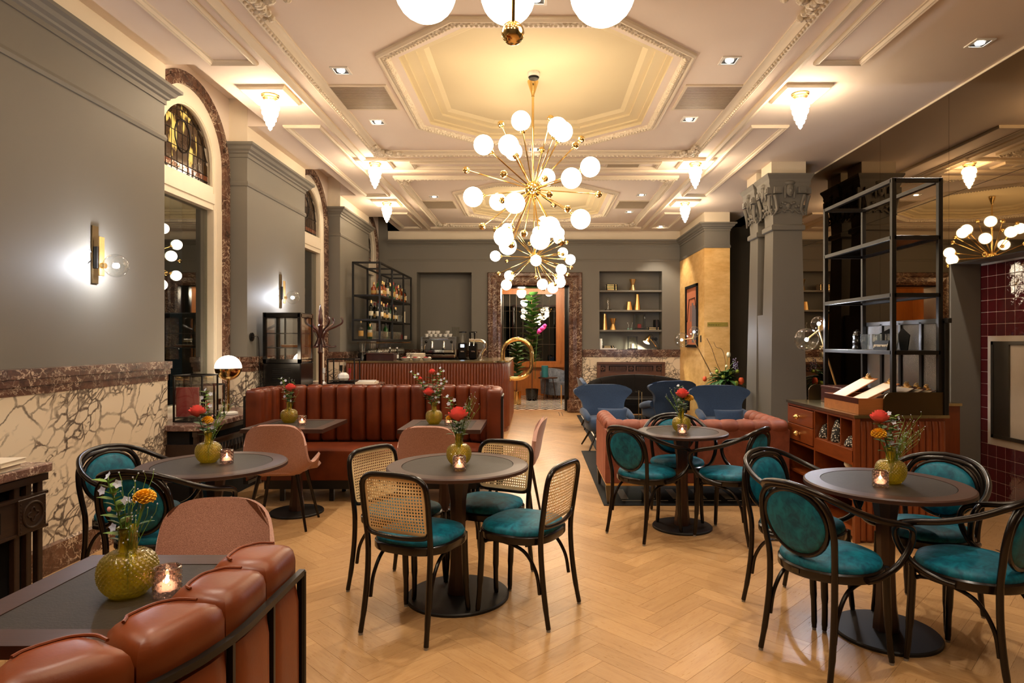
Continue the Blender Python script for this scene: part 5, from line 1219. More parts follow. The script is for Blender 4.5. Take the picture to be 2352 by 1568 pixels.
def tumbler():
    root = thing('tumbler', '', 'glass', (0, 0, 0), 0, 'faceted tumblers on the rack'); b = MB(); n = 12
    rg = [[(r * math.cos(2 * PI * k / n), r * math.sin(2 * PI * k / n), z) for k in range(n)] for r, z in ((.024, 0), (.030, .03), (.036, .075), (.034, .115), (.036, .125), (.033, .125), (.032, .075), (.024, .012), (.001, .01))]
    b.loft(rg); b.build('glass_body', M['ware'], root, smooth=20); return root
tu = tumbler(); TU = [(2.66, 5.10), (2.70, 5.00), (2.66, 4.92), (2.71, 4.83), (2.66, 4.70)]
for i, (x, y) in enumerate(TU):
    o = tu if i == 0 else dup(tu, (x, y, ZS1)); o.location = (x, y, ZS1); o['label'] = '%s faceted tumbler from the pepper mills on the rack shelf' % ORD[i]
for i, (y, a) in enumerate(((5.08, .5), (4.95, -.1), (4.80, .3))):
    b = MB(); b.add([(-.005, -.03, 0), (-.005, .03, 0), (-.005, .055, .12), (-.005, .03 * i - .045, .168), (-.005, -.05, .115), (.005, -.03, 0), (.005, .03, 0), (.005, .055, .12), (.005, .03 * i - .045, .168), (.005, -.05, .115)], [(0, 1, 2, 3, 4), (9, 8, 7, 6, 5), (0, 1, 6, 5), (1, 2, 7, 6), (2, 3, 8, 7), (3, 4, 9, 8), (4, 0, 5, 9)])
    o = b.build('napkin_fan', M['black_matt'], None, (2.80, y, ZS1), a, smooth=0); tag(o, '%s folded black napkin standing behind the tumblers' % ORD[i], 'napkin')
def textobj(name, s, size, mat, par, loc, rot, ext=.0008):
    cu = bpy.data.curves.new(name, 'FONT'); cu.body = s; cu.size = size; cu.extrude = ext; cu.align_x = 'CENTER'; cu.align_y = 'CENTER'; cu.materials.append(mat)
    tmp = bpy.data.objects.new('tmp', cu); C.objects.link(tmp); dg = bpy.context.evaluated_depsgraph_get()
    me = bpy.data.meshes.new_from_object(tmp.evaluated_get(dg)); C.objects.unlink(tmp); bpy.data.objects.remove(tmp)
    return obj(name, me, par, loc, 0, rot)
root = thing('reserved_sign', 'small black sign reading gereserveerd in white on the rack shelf', 'sign', (2.615, 4.78, ZS1), 0)
b = MB(); b.loft([[(x, y, z) for x, z in ((-.012, 0), (.03, 0), (.012, .075), (.004, .075))] for y in (-.095, .095)]); b.build('sign_block', M['black_matt'], root, smooth=0)
textobj('lettering', 'gereserveerd', .036, M['paper'], root, (-.0062, 0, .038), (PI / 2, 0, -PI / 2)).rotation_euler = (PI / 2 - .2, 0, -PI / 2)
# boxes and clipboards on the sideboard
root = thing('wooden_tray', 'shallow light wooden box holding the clipboards on the sideboard', 'box', (2.52, 4.83, .923), .0)
b = MB(); b.box(-.19, .19, -.27, .27, 0, .012); b.box(-.19, -.178, -.27, .27, .012, .115); b.box(.178, .19, -.27, .27, .012, .115); b.box(-.178, .178, -.27, -.258, .012, .115); b.box(-.178, .178, .258, .27, .012, .115); b.build('tray_body', M['wood_light'], root, smooth=0)
b = MB(); b.box(-.1915, -.19, -.27, .27, .075, .115); b.build('dark_band', M['wood_mahog'], root, smooth=0)
root = thing('wooden_case', 'dark red lidded wooden case behind the clipboard box on the sideboard', 'box', (2.66, 5.36, .923), .0)
b = MB(); b.cbox((0, 0, .06), (.30, .40, .12), .003); b.build('case_body', M['wood_mahog'], root, smooth=0); b = MB(); b.cbox((0, 0, .1325), (.305, .405, .022), .003); b.build('lid', M['wood_mahog'], root, smooth=0)
def clipboard(label, loc, pitch, rz, mat):
    root = thing('clipboard', label, 'clipboard', loc, rz, 'menu clipboards in the box'); root.rotation_euler = (0, pitch, rz)
    b = MB(); b.cbox((.155, 0, .003), (.31, .215, .005), .001); b.build('board', mat, root, smooth=0); b = MB(); b.box(.005, .285, -.10, .10, .0057, .0075); b.build('menu_sheet', M['paper'], root, smooth=0)
    b = MB(); b.box(.28, .305, -.05, .05, .0076, .014); b.tube([(.29, -.018, .014), (.30, -.018, .034), (.315, -.012, .04)], .004, 6); b.tube([(.29, .018, .014), (.30, .018, .034), (.315, .012, .04)], .004, 6); b.box(.285, .31, -.018, .018, .012, .03); b.build('clip', M['brass_s'], root, smooth=30)
clipboard('clipboard with menu sheet, nearer the far end of the light wooden box', (2.36, 4.96, 1.012), -.50, .0, M['wood_light']); clipboard('clipboard with menu sheet, nearer the bronze upstand', (2.385, 4.73, 1.0), -.46, -.08, M['wood_light'])
for i in range(3): clipboard('%s dark clipboard stacked at the back of the light wooden box' % ORD[i], (2.50 + .055 * i, 4.70 - .008 * i, .975), -.46 + .03 * i, -.06 * i, M['wood_mahog'])
# ================================================================ CORAL SOFA AND LOUNGE
def coral_sofa():
    root = thing('coral_sofa', 'coral velvet sofa with channelled rolled back, its rear towards the tables', 'sofa', (0, 0, 0)); X0, X1, Y0, Y1 = .615, 2.255, 5.60, 6.44
    b = MB(); b.cbox(((X0 + X1) / 2, Y0 + .07, .43), (X1 - X0, .14, .48), .008); b.build('back', M['coral'], root, smooth=40)
    b = MB(); b.cbox(((X0 + X1) / 2, (Y0 + Y1) / 2, .27), (X1 - X0 - .016, Y1 - Y0 - .016, .16), .015); b.build('base', M['coral'], root, smooth=40)
    b = MB(); b.cbox(((X0 + X1) / 2 + .04, Y0 + .5, .41), (X1 - X0 - .32, Y1 - Y0 - .2, .14), .04); b.build('seat_cushion', M['coral'], root, smooth=40)
    for x in (X0 + .075, X1 - .075): b = MB(); b.cbox((x, (Y0 + Y1) / 2 + .0705, .43), (.15, Y1 - Y0 - .14, .48), .008); b.build('arm', M['coral'], root, smooth=40)
    n = 11
    for k in range(n):                                   # plump channels along the roll
        xa, xb = X0 + .02 + (X1 - X0 - .04) * k / n, X0 + .02 + (X1 - X0 - .04) * (k + 1) / n; b = MB(); rings = []
        for i in range(9):
            u = -1 + i / 4; r = .068 * (.84 + .16 * math.sqrt(max(0, 1 - abs(u) ** 2.5))); x = (xa + xb) / 2 + u * (xb - xa) / 2
            rings.append([(x, Y0 + .066 + r * 1.15 * math.cos(t), .685 + r * math.sin(t)) for t in [2 * PI * j / 20 for j in range(20)]])
        b.loft(rings); b.build('back_channel', M['coral'], root, smooth=60)
    for x in (X0 + .072, X1 - .072):
        b = MB(); m = 5
        for k in range(m):
            ya, yb_ = Y0 + .08 + (Y1 - Y0 - .1) * k / m, Y0 + .08 + (Y1 - Y0 - .1) * (k + 1) / m; rings = []
            for i in range(9):
                u = -1 + i / 4; r = .068 * (.88 + .12 * math.sqrt(max(0, 1 - abs(u) ** 2.5))); y = (ya + yb_) / 2 + u * (yb_ - ya) / 2; rings.append([(x + r * 1.1 * math.cos(t), y, .69 + r * math.sin(t)) for t in [2 * PI * j / 20 for j in range(20)]])
            b.loft(rings)
        b.build('arm_roll', M['coral'], root, smooth=60)
    b = MB(); b.box(X0 + .01, X1 - .01, Y0 + .01, Y1 - .01, .168, .19); b.build('metal_frame', M['brass_s'], root, smooth=0)
    for x in (X0 + .03, X1 - .03):
        for y in (Y0 + .03, Y1 - .03): b = MB(); b.loft([[(x + a, y + c_, z) for a, c_ in ((-k, -k), (k, -k), (k, k), (-k, k))] for z, k in ((0.008, .012), (.17, .024))]); b.build('leg', M['steel'], root, smooth=0)
coral_sofa()
def wing_chair():
    root = thing('wing_chair', '', 'armchair', (0, 0, 0), 0, 'navy wing lounge chairs')
    rows = [(.28, .25, .02), (.36, .27, .04), (.44, .285, .06), (.50, .29, .06), (.56, .295, .04), (.62, .315, .03), (.68, .36, .03), (.73, .40, .04), (.77, .415, .05), (.80, .413, .05), (.825, .395, .045), (.838, .36, .04), (.842, .30, .03)]
    sp = spline(rows, 3); nu = 16
    def pt(r, u, off):
        z, hw, wg = r; y = -.26 - .18 * max(0, z - .3) + wg * 1.2 * abs(u) ** 2.2 - (.0 if z > .55 else 0)
        return (hw * u, y + off, z - .045 * abs(u) ** 7 * max(0, (z - .66) / .18))
    rings = []
    for r in sp: rings.append([pt(r, -1 + 2 * k / nu, .035) for k in range(nu + 1)] + [pt(r, 1 - 2 * k / nu, -.035) for k in range(nu + 1)])
    b = MB(); b.loft(rings); b.build('winged_back', M['blue'], root, smooth=60)
    for s in (-1, 1):
        b = MB(); b.loft([[(s * (.30 + .05 * math.cos(t) * k), y, .42 + .055 * k * math.sin(t) + dz) for t in [2 * PI * j / 14 for j in range(14)]] for y, k, dz in ((-.22, .9, .06), (-.10, 1, .05), (.05, 1, .02), (.14, .85, .0), (.18, .4, -.01))]); b.build('arm_lobe', M['blue'], root, smooth=60)
    b = MB(); b.loft([[(x * s, y * s - .02, z) for x, y in [(.30 * math.copysign(abs(math.cos(t)) ** .6, math.cos(t)), .28 * math.copysign(abs(math.sin(t)) ** .6, math.sin(t))) for t in [2 * PI * k / 32 for k in range(32)]]] for s, z in ((.85, .24), (.98, .27), (1, .36), (.97, .40), (.85, .42), (.3, .425))]); b.build('seat', M['blue'], root, smooth=60)
    for sx in (-1, 1):
        for sy in (-1, 1): b = MB(); b.tube([(sx * .30, sy * .27 - .02, .008), (sx * .17, sy * .16 - .02, .26)], [.011, .018], 8); b.build('leg', M['wood_bent'], root)
    return root
wc = wing_chair()
WC = [((.975, 8.62), (.12, -1), 'navy wing chair facing us behind the coral sofa arm, nearest the aisle'), ((2.52, 8.45), (-.05, -1), 'navy wing chair facing us beside the grey column'), ((2.02, 10.1), (-.35, 1), 'navy wing chair turned away between the other two'), ((1.08, 10.60), (1, .0), 'navy wing chair glimpsed beside the marble doorway')]
for i, ((x, y), f, lab) in enumerate(WC):
    o = wc if i == 0 else dup(wc, (x, y, 0), aim(*f)); o.location = (x, y, 0); o.rotation_euler = (0, 0, aim(*f)); o['label'] = lab
def pillow(label, loc, rz):
    b = MB(); n = 12; T, Bt = [], []
    for j in range(n + 1):
        for i in range(n + 1):
            u, v = -1 + 2 * i / n, -1 + 2 * j / n; w_ = (1 - u ** 4) * (1 - v ** 4); x, z = .2 * u * (1 - .08 * (1 - v * v)), .10 * v * (1 - .08 * (1 - u * u)); T.append((x, .055 * w_ ** .6 + .004, z)); Bt.append((x, -.055 * w_ ** .6 - .004, z))
    fs = [(j * (n + 1) + i, j * (n + 1) + i + 1, (j + 1) * (n + 1) + i + 1, (j + 1) * (n + 1) + i) for j in range(n) for i in range(n)]
    k = len(T); b.add(T + Bt, fs + [tuple(q + k for q in f[::-1]) for f in fs]); o = b.build('lumbar_pillow', M['blue'], None, loc, rz, smooth=60, rot=(.35, 0, rz)); tag(o, label, 'pillow')
pillow('navy lumbar pillow on the wing chair nearest the aisle', (1.03, 8.50, .455), PI - .12); pillow('navy lumbar pillow on the wing chair beside the column', (2.55, 8.33, .455), PI)
def dark_sofa():
    root = thing('curved_sofa', 'nearly black curved sofa before the carved radiator cover', 'sofa', (1.88, 11.55, 0)); R, n = .92, 24
    rows = []
    for k in range(n + 1):
        a = PI * (.08 + .84 * k / n); hgt = .60 + .22 * math.sin(a) ** .8; x, y = R * math.cos(a), .55 * math.sin(a) - .05; c_, s = math.cos(a), math.sin(a)
        rows.append([(x + c_ * .07, y + s * .07, .18), (x + c_ * .085, y + s * .085, hgt - .05), (x + c_ * .04, y + s * .04, hgt), (x - c_ * .03, y - s * .03, hgt), (x - c_ * .08, y - s * .08, hgt - .06), (x - c_ * .08, y - s * .08, .18)])
    b = MB(); b.loft(rows); b.build('curved_back', M['black_fab'], root, smooth=50)
    for k in range(1, 6):
        i = k * n // 6; r = rows[i]; b = MB(); b.tube([Vector(r[5]) + Vector((0, -.004, .2)), r[4], r[3]], .006, 6); b.build('seam', M['black_fab'], root)
    b = MB(); b.ext([(.86 * math.cos(a), .5 * math.sin(a) - .12) for a in [PI * k / 16 for k in range(17)]] + [(-.7, -.3), (.7, -.3)], .16, .42); b.build('seat', M['black_fab'], root, smooth=30)
    for x in (-.6, .6): 
        for y in (-.25, .2): b = MB(); b.tube([(x, y, 0), (x, y, .18)], .016, 8); b.build('leg', M['black'], root)
dark_sofa()
root = thing('glass_table', 'low coffee table with a clear glass top behind the coral sofa', 'table', (0, 0, 0)); b = MB(); b.cbox((1.83, 7.3, .505), (1.34, .72, .012), .002); b.build('glass_top', M['smoked'], root, smooth=0)
b = MB(); b.sweep([(0, .485), (.0, .499), (.018, .499), (.018, .485)], rect(1.18, 2.48, 6.95, 7.65)); b.build('brass_rim', M['brass_s'], root, smooth=0)
for x in (1.19, 2.47):
    for y in (6.96, 7.64): b = MB(); b.cbox((x, y, .246), (.018, .018, .478), .001); b.build('leg', M['brass_s'], root, smooth=0)
root = thing('side_table', 'small brass and glass side table with books beside the dark sofa', 'table', (1.66, 11.02, 0)); b = MB(); b.cbox((0, 0, .58), (.34, .34, .01), .002); b.build('glass_top', M['smoked'], root, smooth=0); b = MB(); b.cbox((0, 0, .36), (.33, .33, .01), .002); b.build('lower_shelf', M['smoked'], root, smooth=0)
for x in (-.16, .16):
    for y in (-.16, .16): b = MB(); b.cbox((x, y, .29), (.012, .012, .58), .001); b.build('leg', M['brass_s'], root, smooth=0)
def rug(label, x0, x1, y0, y1, key):
    root = thing('rug', label, 'rug', (0, 0, 0)); b = MB(); b.cbox(((x0 + x1) / 2, (y0 + y1) / 2, .0035), (x1 - x0, y1 - y0, .007), .001); b.build('pile', M['black_matt'], root, smooth=0)
    b = MB()
    b.sweep([(0, .0072), (0, .0078), (.02, .0078), (.02, .0072)], rect(x0 + .08, x1 - .08, y0 + .08, y1 - .08)) if key else None
    if key:
        y = y0 + .2
        while y < y1 - .3:
            for xx, s in ((x0 + .14, 1), (x1 - .14, -1)):
                for dx0, dx1, dy0, dy1 in ((0, .02, 0, .2), (0, .16, .18, .2), (.14, .16, .06, .2), (.06, .16, .06, .08), (.06, .08, .06, .13)): xa, xb = sorted((xx + s * dx0, xx + s * dx1)); b.box(xa, xb, y + dy0, y + dy1, .007, .0078)
            y += .27
    else:
        x = x0 + .18
        while x < x1 - .2: b.box(x, x + .07, y0 + .22, y0 + .60, .007, .0078); b.box(x, x + .18, y0 + .15, y0 + .17, .007, .0078); x += .24
    b.build('woven_pattern', M['paper'], root, smooth=0)
rug('black rug with pale bars under the coral sofa', .60, 3.0, 5.57, 8.35, False); rug('black rug with a pale key pattern edge under the far lounge chairs', .80, 2.9, 8.36 + .05, 12.4, True)
# ---------------- radiator cover of the far wall
def ornate_cover():
    root = thing('radiator_cover', 'carved brown oak radiator cover set in the far veined marble', 'radiator cover', (0, 0, 0)); X0, X1, Y = 1.255, 2.65, 12.98
    b = MB(); b.box(X0, X1, Y, Y + .02, 0, 1.02); b.box(X0, X1, Y - .05, Y, .985, 1.03); b.box(X0, X0 + .07, Y - .03, Y, 0, .985); b.box(X1 - .07, X1, Y - .03, Y, 0, .985); b.build('frame', M['wood_mid'], root, smooth=0)
    for x0, x1 in ((1.50, 1.86), (2.05, 2.41)):
        b = MB(); b.box(x0, x1, Y - .012, Y, .84, .95); b.build('grille_panel', M['black_matt'], root, smooth=0); n = 11; b = MB()
        for k in range(n): x = x0 + .03 + (x1 - x0 - .06) * k / (n - 1); b.box(x - .008, x + .008, Y - .022, Y - .010, .855, .935)
        b.sweep([(0, 0), (0, 0)][:0] or [(0, .84), (0, .85), (.001, .85), (.001, .84)], [(x0, Y - .02), (x1, Y - .02)], False); b.build('spindles', M['wood_mid'], root, smooth=0)
    for x in (1.37, 1.955, 2.53):
        b = MB(); b.box(x - .055, x + .055, Y - .014, Y, .84, .95); b.build('rosette_panel', M['black_matt'], root, smooth=0); b = MB()
        for k in range(4): b.box(-.008, .008, -.02, -.008, -.05, .05, Matrix.Translation((x, Y, .895)) @ Matrix.Rotation(PI / 4 * k, 4, 'Y'))
        b.build('rosette', M['wood_mid'], root, smooth=0)
    for x in (1.37, 2.53): b = MB(); b.box(x - .055, x + .055, Y - .016, Y, .60, .72); b.box(x - .03, x + .03, Y - .026, Y, .62, .70); b.build('corner_block', M['wood_dark'], root, smooth=0)
    b = MB(); b.box(1.5, 2.41, Y - .03, Y, .0, .72); b.build('lower_panel', M['wood_mid'], root, smooth=0)
ornate_cover()
# ---------------- picture, sign, switch on the gold block
root = thing('framed_picture', 'tall black framed orange poster on the gold wall', 'picture', (2.968, 12.0, 1.93))
M['sign_gold'] = plain('olive_brass_plate', srgb(164, 144, 62), .4, .2)
M['orange_p'] = plain('faded_orange_print', srgb(206, 122, 84), .6, var=.06)
M['grey_p'] = plain('grey_print', srgb(120, 112, 116), .6, var=.2, nscale=30)
b = MB(); b.box(-.004, .0, -.42, .42, -.56, .56); b.build('poster', M['orange_p'], root, smooth=0)
b = MB(); 
for (y0, y1, z0, z1) in ((-.45, -.40, -.59, .59), (.40, .45, -.59, .59), (-.45, .45, -.59, -.54), (-.45, .45, .54, .59)): b.box(-.03, .0, y0, y1, z0, z1)
b.build('frame', M['black_matt'], root, smooth=0)
b = MB()
for y, z0, z1, w_ in ((-.05, -.5, .25, .05), (-.16, -.5, .2, .06), (-.26, -.45, .15, .05), (.08, -.1, .2, .03)): b.box(-.006, -.004, y - w_, y + w_, z0, z1)
b.build('grey_figures', M['grey_p'], root, smooth=0)
b = MB(); b.tube([(-.006, .36, -.1), (-.006, .2, .33), (-.006, -.02, .33), (-.006, -.22, .34), (-.006, -.38, .0)], .008, 5); b.build('drawn_line', M['black_matt'], root)
root = thing('direction_sign', 'small brass direction plate screwed to the gold wall front', 'sign', (3.20, 11.128, 1.75)); b = MB(); b.cbox((0, -.006, 0), (.36, .012, .075), .002); b.build('plate', M['sign_gold'], root, smooth=0)
textobj('lettering', 'Rozette op nr. \u25be', .034, M['black_matt'], root, (-.05, -.0125, -.006), (PI / 2, 0, 0))
b = MB(); b.cbox((0, 0, 0), (.012, .06, .12), .003); tag(b.build('light_switch', M['steel'], None, (2.963, 11.35, 1.50), smooth=0), 'small steel switch plate on the gold wall edge', 'switch')
# ---------------- console with the big bouquet
root = thing('console_table', 'round dark pedestal console behind the wing chair by the column', 'table', (2.86, 9.95, 0)); b = MB(); b.lathe([(0, 0), (.2, 0), (.2, .02), (.03, .04), (.03, .68), (.14, .69), (.32, .695), (.32, .72), (0, .72)], 32); b.build('table_body', M['wood_table'], root)
b = MB(); b.lathe([(0, 0), (.07, 0), (.10, .06), (.09, .14), (.075, .17), (.07, .17), (.0, .15)], 24); tag(b.build('flower_bowl', M['black_gl'], None, (2.98, 9.96, .721)), 'dark bowl under the big tulip bouquet', 'vase')
BQ = (2.98, 9.96, .84)
def bouquet_stem(name, label, off, kind, mat, r):
    root = thing(name, label, 'flower', BQ); b = MB(); o = Vector(off); b.tube([(o.x * t * t, o.y * t * t, o.z * t) for t in [k / 6 for k in range(7)]], .003, 6); b.build('stem', M['leaf_l'], root); b = MB()
    if kind == 'tulip':
        b.lathe([(.001, -r), (r * .7, -r * .7), (r * .85, 0), (r * .7, r * .7), (r * .45, r * 1.05), (.001, r * .9)], 10, tuple(o))
    elif kind == 'ball': b.sphere(o, r, 10, 7)
    else:
        for k in range(14): b.sphere(o + Vector((.02 * math.cos(k * 2.3), .02 * math.sin(k * 2.3), -.012 * k + .04)), .012, 6, 4)
    b.build('bloom', mat, root, smooth=60)
M['tulip_w'] = plain('cream_tulip', srgb(238, 228, 190), .5); M['tulip_o'] = plain('orange_tulip', srgb(232, 96, 52), .5, var=.1); M['green_ball'] = plain('lime_bloom', srgb(150, 170, 60), .6, var=.15, nscale=40); M['lilac'] = plain('lilac_bloom', srgb(150, 140, 176), .6, var=.1)
for i, (off, kind, mt, r, lab) in enumerate([((-.33, -.05, .02), 'tulip', 'tulip_o', .04, 'orange tulip drooping at the aisle side of the big bouquet'), ((.22, -.12, -.01), 'tulip', 'tulip_o', .055, 'orange bloom low beside the grey column'), ((.06, 0, .40), 'tulip', 'tulip_w', .04, 'cream tulip standing highest in the big bouquet'),
        ((-.14, -.05, .14), 'ball', 'green_ball', .03, 'lime green bloom under the lamp stick'), ((.05, -.1, .12), 'ball', 'green_ball', .032, 'lime green bloom in the middle of the big bouquet'), ((.13, -.14, -.04), 'ball', 'green_ball', .04, 'lime green bloom lowest in the big bouquet'), ((.20, 0, .14), 'ball', 'green_ball', .03, 'lime green bloom beside the column'),
        ((-.06, -.12, .06), 'ball', 'green_ball', .032, 'lime green bloom under the leaning twigs'), ((-.22, -.02, .10), 'ball', 'tulip_w', .026, 'small cream bloom beside the lamp stick'), ((.02, -.02, .22), 'ball', 'tulip_w', .024, 'small cream bloom below the tall cream tulip'), ((.16, .02, .30), 'spike', 'lilac', .02, 'lilac spike in the big bouquet'), ((.20, .05, .24), 'spike', 'lilac', .02, 'second lilac spike close to the column')]): bouquet_stem(('tulip' if kind == 'tulip' else 'lime_bloom' if kind == 'ball' else 'lilac_spike'), lab, off, kind, M[mt], r)
root = thing('branch', 'thin bare branches rising from the big bouquet', 'branch', BQ); b = MB(); b.tube(spline([(0, 0, 0), (-.12, 0, .25), (-.2, .02, .5), (-.28, .02, .66)]), [.004] * 19, 6); b.tube(spline([(0, 0, 0), (.02, .05, .3), (-.03, .05, .48), (-.12, .05, .52), (-.16, .05, .60)], 5), .0032, 6); b.build('twigs', M['wood_mahog'], root)
root = thing('bouquet_foliage', 'dense green leaves of the big bouquet', 'greenery', BQ); random.seed(21); b = MB()
for k in range(150):
    a = random.random() * 2 * PI; e = random.random(); d = Vector((math.cos(a) * (1 - .5 * e), math.sin(a) * (.8 - .5 * e), .9 * e - .15)); leafm(b, d * .20 * random.random(), d, .11 + .09 * random.random(), .034, .5)
fo = b.build('leaves', M['leaf'], root, smooth=60, fix=False)
# ================================================================ BAR
def bar():
    root = thing('bar_counter', 'fluted cherry wood bar counter with rounded end and stone top', 'bar counter', (0, 0, 0)); X0, X1, Y0, Y1, ZT, R = -3.005, -.45, 10.0, 12.3, 1.115, .32
    pts = [(X0, Y0), (X1 - R, Y0)] + [(X1 - R + R * math.cos(a), Y0 + R + R * math.sin(a)) for a in [-PI / 2 + PI / 2 * k / 10 for k in range(1, 11)]] + [(X1, Y1)]
    inner = [(X1 - .6, Y1), (X1 - .6, Y0 + .62), (X0, Y0 + .62)]
    b = MB(); b.ext(pts + inner, .05, ZT); b.build('body', M['wood_red'], root, smooth=20)
    P = [Vector(p) for p in pts]; L = [0]
    for a, c_ in zip(P, P[1:]): L.append(L[-1] + (c_ - a).length)
    n = int(L[-1] / .0455); b = MB()
    for k in range(n):
        s = (k + .5) * L[-1] / n
        for i in range(len(P) - 1):
            if L[i] <= s <= L[i + 1]: f = (s - L[i]) / (L[i + 1] - L[i]); p = P[i].lerp(P[i + 1], f); d = (P[i + 1] - P[i]).normalized(); break
        m = Matrix.Translation((p.x, p.y, 0)) @ Matrix.Rotation(math.atan2(d.y, d.x), 4, 'Z')
        b.loft([[(.0225 * math.cos(t), .020 * math.sin(t) * q, z) for t in [PI + PI * j / 6 for j in range(7)]] for z, q in ((.08, 1), (1.03, 1), (1.095, .2))], M=m)
    fo = b.build('fluting', M['wood_red'], root, smooth=50); fo['kind'] = 'stuff'
    b = MB(); b.ext([(x, y) for x, y in pts] + inner, .0, .06); b.build('plinth', M['wood_redh'], root, smooth=0)
    q = [(X0, Y0 - .03), (X1 - R, Y0 - .03)] + [(X1 - R + (R + .03) * math.cos(a), Y0 + R + (R + .03) * math.sin(a)) for a in [-PI / 2 + PI / 2 * k / 10 for k in range(1, 11)]] + [(X1 + .03, Y1)]
    b = MB(); b.ext(q + inner, ZT, 1.14); b.build('stone_top', M['brass_top'], root, smooth=20)
    c_ = (-.31, 10.35); b = MB()                       # brass loop rail
    xa, xb, z0, z1, r = -.55, -.07, .84, 1.49, .24
    P = [(xa, 10.42, 1.14), (xa, 10.42, 1.25)] + [(xa + r + r * math.cos(t), 10.42, 1.25 + r * math.sin(t)) for t in [PI - PI * k / 12 for k in range(1, 13)]] + [(xb, 10.42, 1.08 - .001)] + [(xb - r + r * math.cos(t), 10.42, 1.08 + r * math.sin(t)) for t in [-PI / 2 * k / 8 for k in range(1, 9)]] + [(X1 + .02, 10.42, .84)]
    b.tube(P, .035, 14); b.lathe([(0, 0), (.055, 0), (.055, .012), (0, .014)], 18, (xa, 10.42, 1.14)); b.lathe([(0, 0), (.06, 0), (.06, .014), (0, .016)], 18, M=Matrix.Translation((X1 + .022, 10.42, .84)) @ Matrix.Rotation(PI / 2, 4, 'Y')); b.build('brass_loop', M['brass'], root)
bar()
root = thing('back_counter', 'dark back bar counter under the far niche', 'counter', (0, 0, 0)); b = MB(); b.box(-3.05, -1.06, 12.35, 13.0, 0, 1.08); b.build('cabinet', M['wood_dark'], root, smooth=0); b = MB(); b.box(-3.05, -1.06, 12.33, 13.0, 1.08, 1.10); b.build('worktop', M['black_gl'], root, smooth=0)
# ---------------- hanging bottle rack
RX0, RX1, RY0, RY1 = -2.955, -2.525, 10.2, 12.75
def bottle_rack():
    root = thing('bottle_rack', 'black steel bottle rack hanging over the bar by the window', 'shelf', (0, 0, 0)); p = .03
    ys = [RY0, RY0 + .88, RY0 + 1.82, RY1]
    for x in (RX0, RX1):
        for y in ys: b = MB(); b.cbox((x, y, 2.10), (p, p, 1.28), .002); b.build('post', M['black'], root, smooth=0)
        for z in (2.725, 1.475): b = MB(); b.cbox((x, (RY0 + RY1) / 2, z), (p, RY1 - RY0, p), .002); b.build('rail', M['black'], root, smooth=0)
    for y in ys:
        for z in (2.725, 1.475): b = MB(); b.cbox(((RX0 + RX1) / 2, y, z), (RX1 - RX0, p, p), .002); b.build('rail', M['black'], root, smooth=0)
    for z in (2.195, 1.80, 1.475): b = MB(); b.cbox(((RX0 + RX1) / 2, (RY0 + RY1) / 2, z), (RX1 - RX0 - .01, RY1 - RY0 - .01, .03), .002); b.build('shelf_board', M['black'], root, smooth=0)
    for k in range(22): y = RY0 + .12 + k * .112; b = MB(); b.tube([(RX0 + .03, y, 1.43), (RX1 + .02, y, 1.43), (RX1 + .03, y, 1.445)], .005, 6); b.build('glass_rail', M['brass'], root)
bottle_rack()
G_DARK = plain('dark_bottle_glass', srgb(18, 22, 14), .08, var=.05); G_GREEN = plain('green_bottle_glass', srgb(34, 84, 40), .08); G_AMB = plain('amber_bottle', srgb(140, 62, 18), .1); G_CLR = M['smoked']
M['lab_w'] = plain('cream_bottle_label', srgb(226, 214, 184), .7, var=.08, nscale=40); M['lab_k'] = plain('black_bottle_label', srgb(40, 34, 30), .6); M['lab_y'] = plain('ochre_bottle_label', srgb(190, 150, 80), .7); M['foil_r'] = plain('red_foil', srgb(150, 30, 34), .35); M['foil_k'] = plain('black_foil', srgb(24, 20, 18), .35)
def bottle(g, foil, h, r, wine):
    root = thing('bottle', '', 'bottle', (0, 0, 0), 0, None); b = MB(); s = h / .3
    b.lathe([(0, 0), (r, 0), (r, .19 * s), (r * .8, .205 * s), (r * .42, .225 * s), (.014, .24 * s), (.014, .285 * s), (0, .285 * s)] if wine else [(0, 0), (r, 0), (r, .16 * s), (r * .93, .18 * s), (r * .45, .20 * s), (.015, .215 * s), (.014, .27 * s), (0, .27 * s)], 14); b.build('bottle_glass', g, root)
    la = .04 + .03 * random.random(); lb = la + .06 + .04 * random.random(); b = MB(); b.lathe([(r + .0006, la * s), (r + .0012, (la + .001) * s), (r + .0012, lb * s), (r + .0006, (lb + .001) * s)], 14); b.build('label', random.choice((M['lab_w'], M['lab_w'], M['lab_k'], M['lab_y'])), root)
    b = MB(); z0 = (.25 if wine else .245) * s; b.lathe([(0, z0), (.0155, z0), (.0155, h * .985), (0, h)], 12); b.build('cap', foil, root); return root
random.seed(31)
BT = [bottle(G_DARK, M['foil_r'], .31, .037, True), bottle(G_AMB, M['foil_k'], .29, .042, False), bottle(G_DARK, M['foil_k'], .31, .037, True), bottle(G_GREEN, M['foil_k'], .30, .038, True), bottle(G_CLR, M['brass_s'], .30, .040, False), bottle(G_DARK, M['brass_s'], .31, .037, True), bottle(G_GREEN, M['foil_r'], .29, .042, False), bottle(G_AMB, M['brass_s'], .27, .046, False)]
used = set()
def place_bottle(k, loc, lab):
    o = BT[k]
    if k in used: o = dup(BT[k], loc)
    used.add(k); o.scale = (1, 1, .84 + .3 * random.random()); o.location = loc; o['label'] = lab; o['group'] = 'bottles on the hanging rack'
random.seed(4)
KN = ('red capped wine bottle', 'amber spirit bottle', 'dark wine bottle', 'green bottle', 'clear spirit bottle', 'brass capped dark bottle', 'red capped green bottle', 'stout amber bottle')
def nth(i): return ORD[i] if i < 20 else 'last'
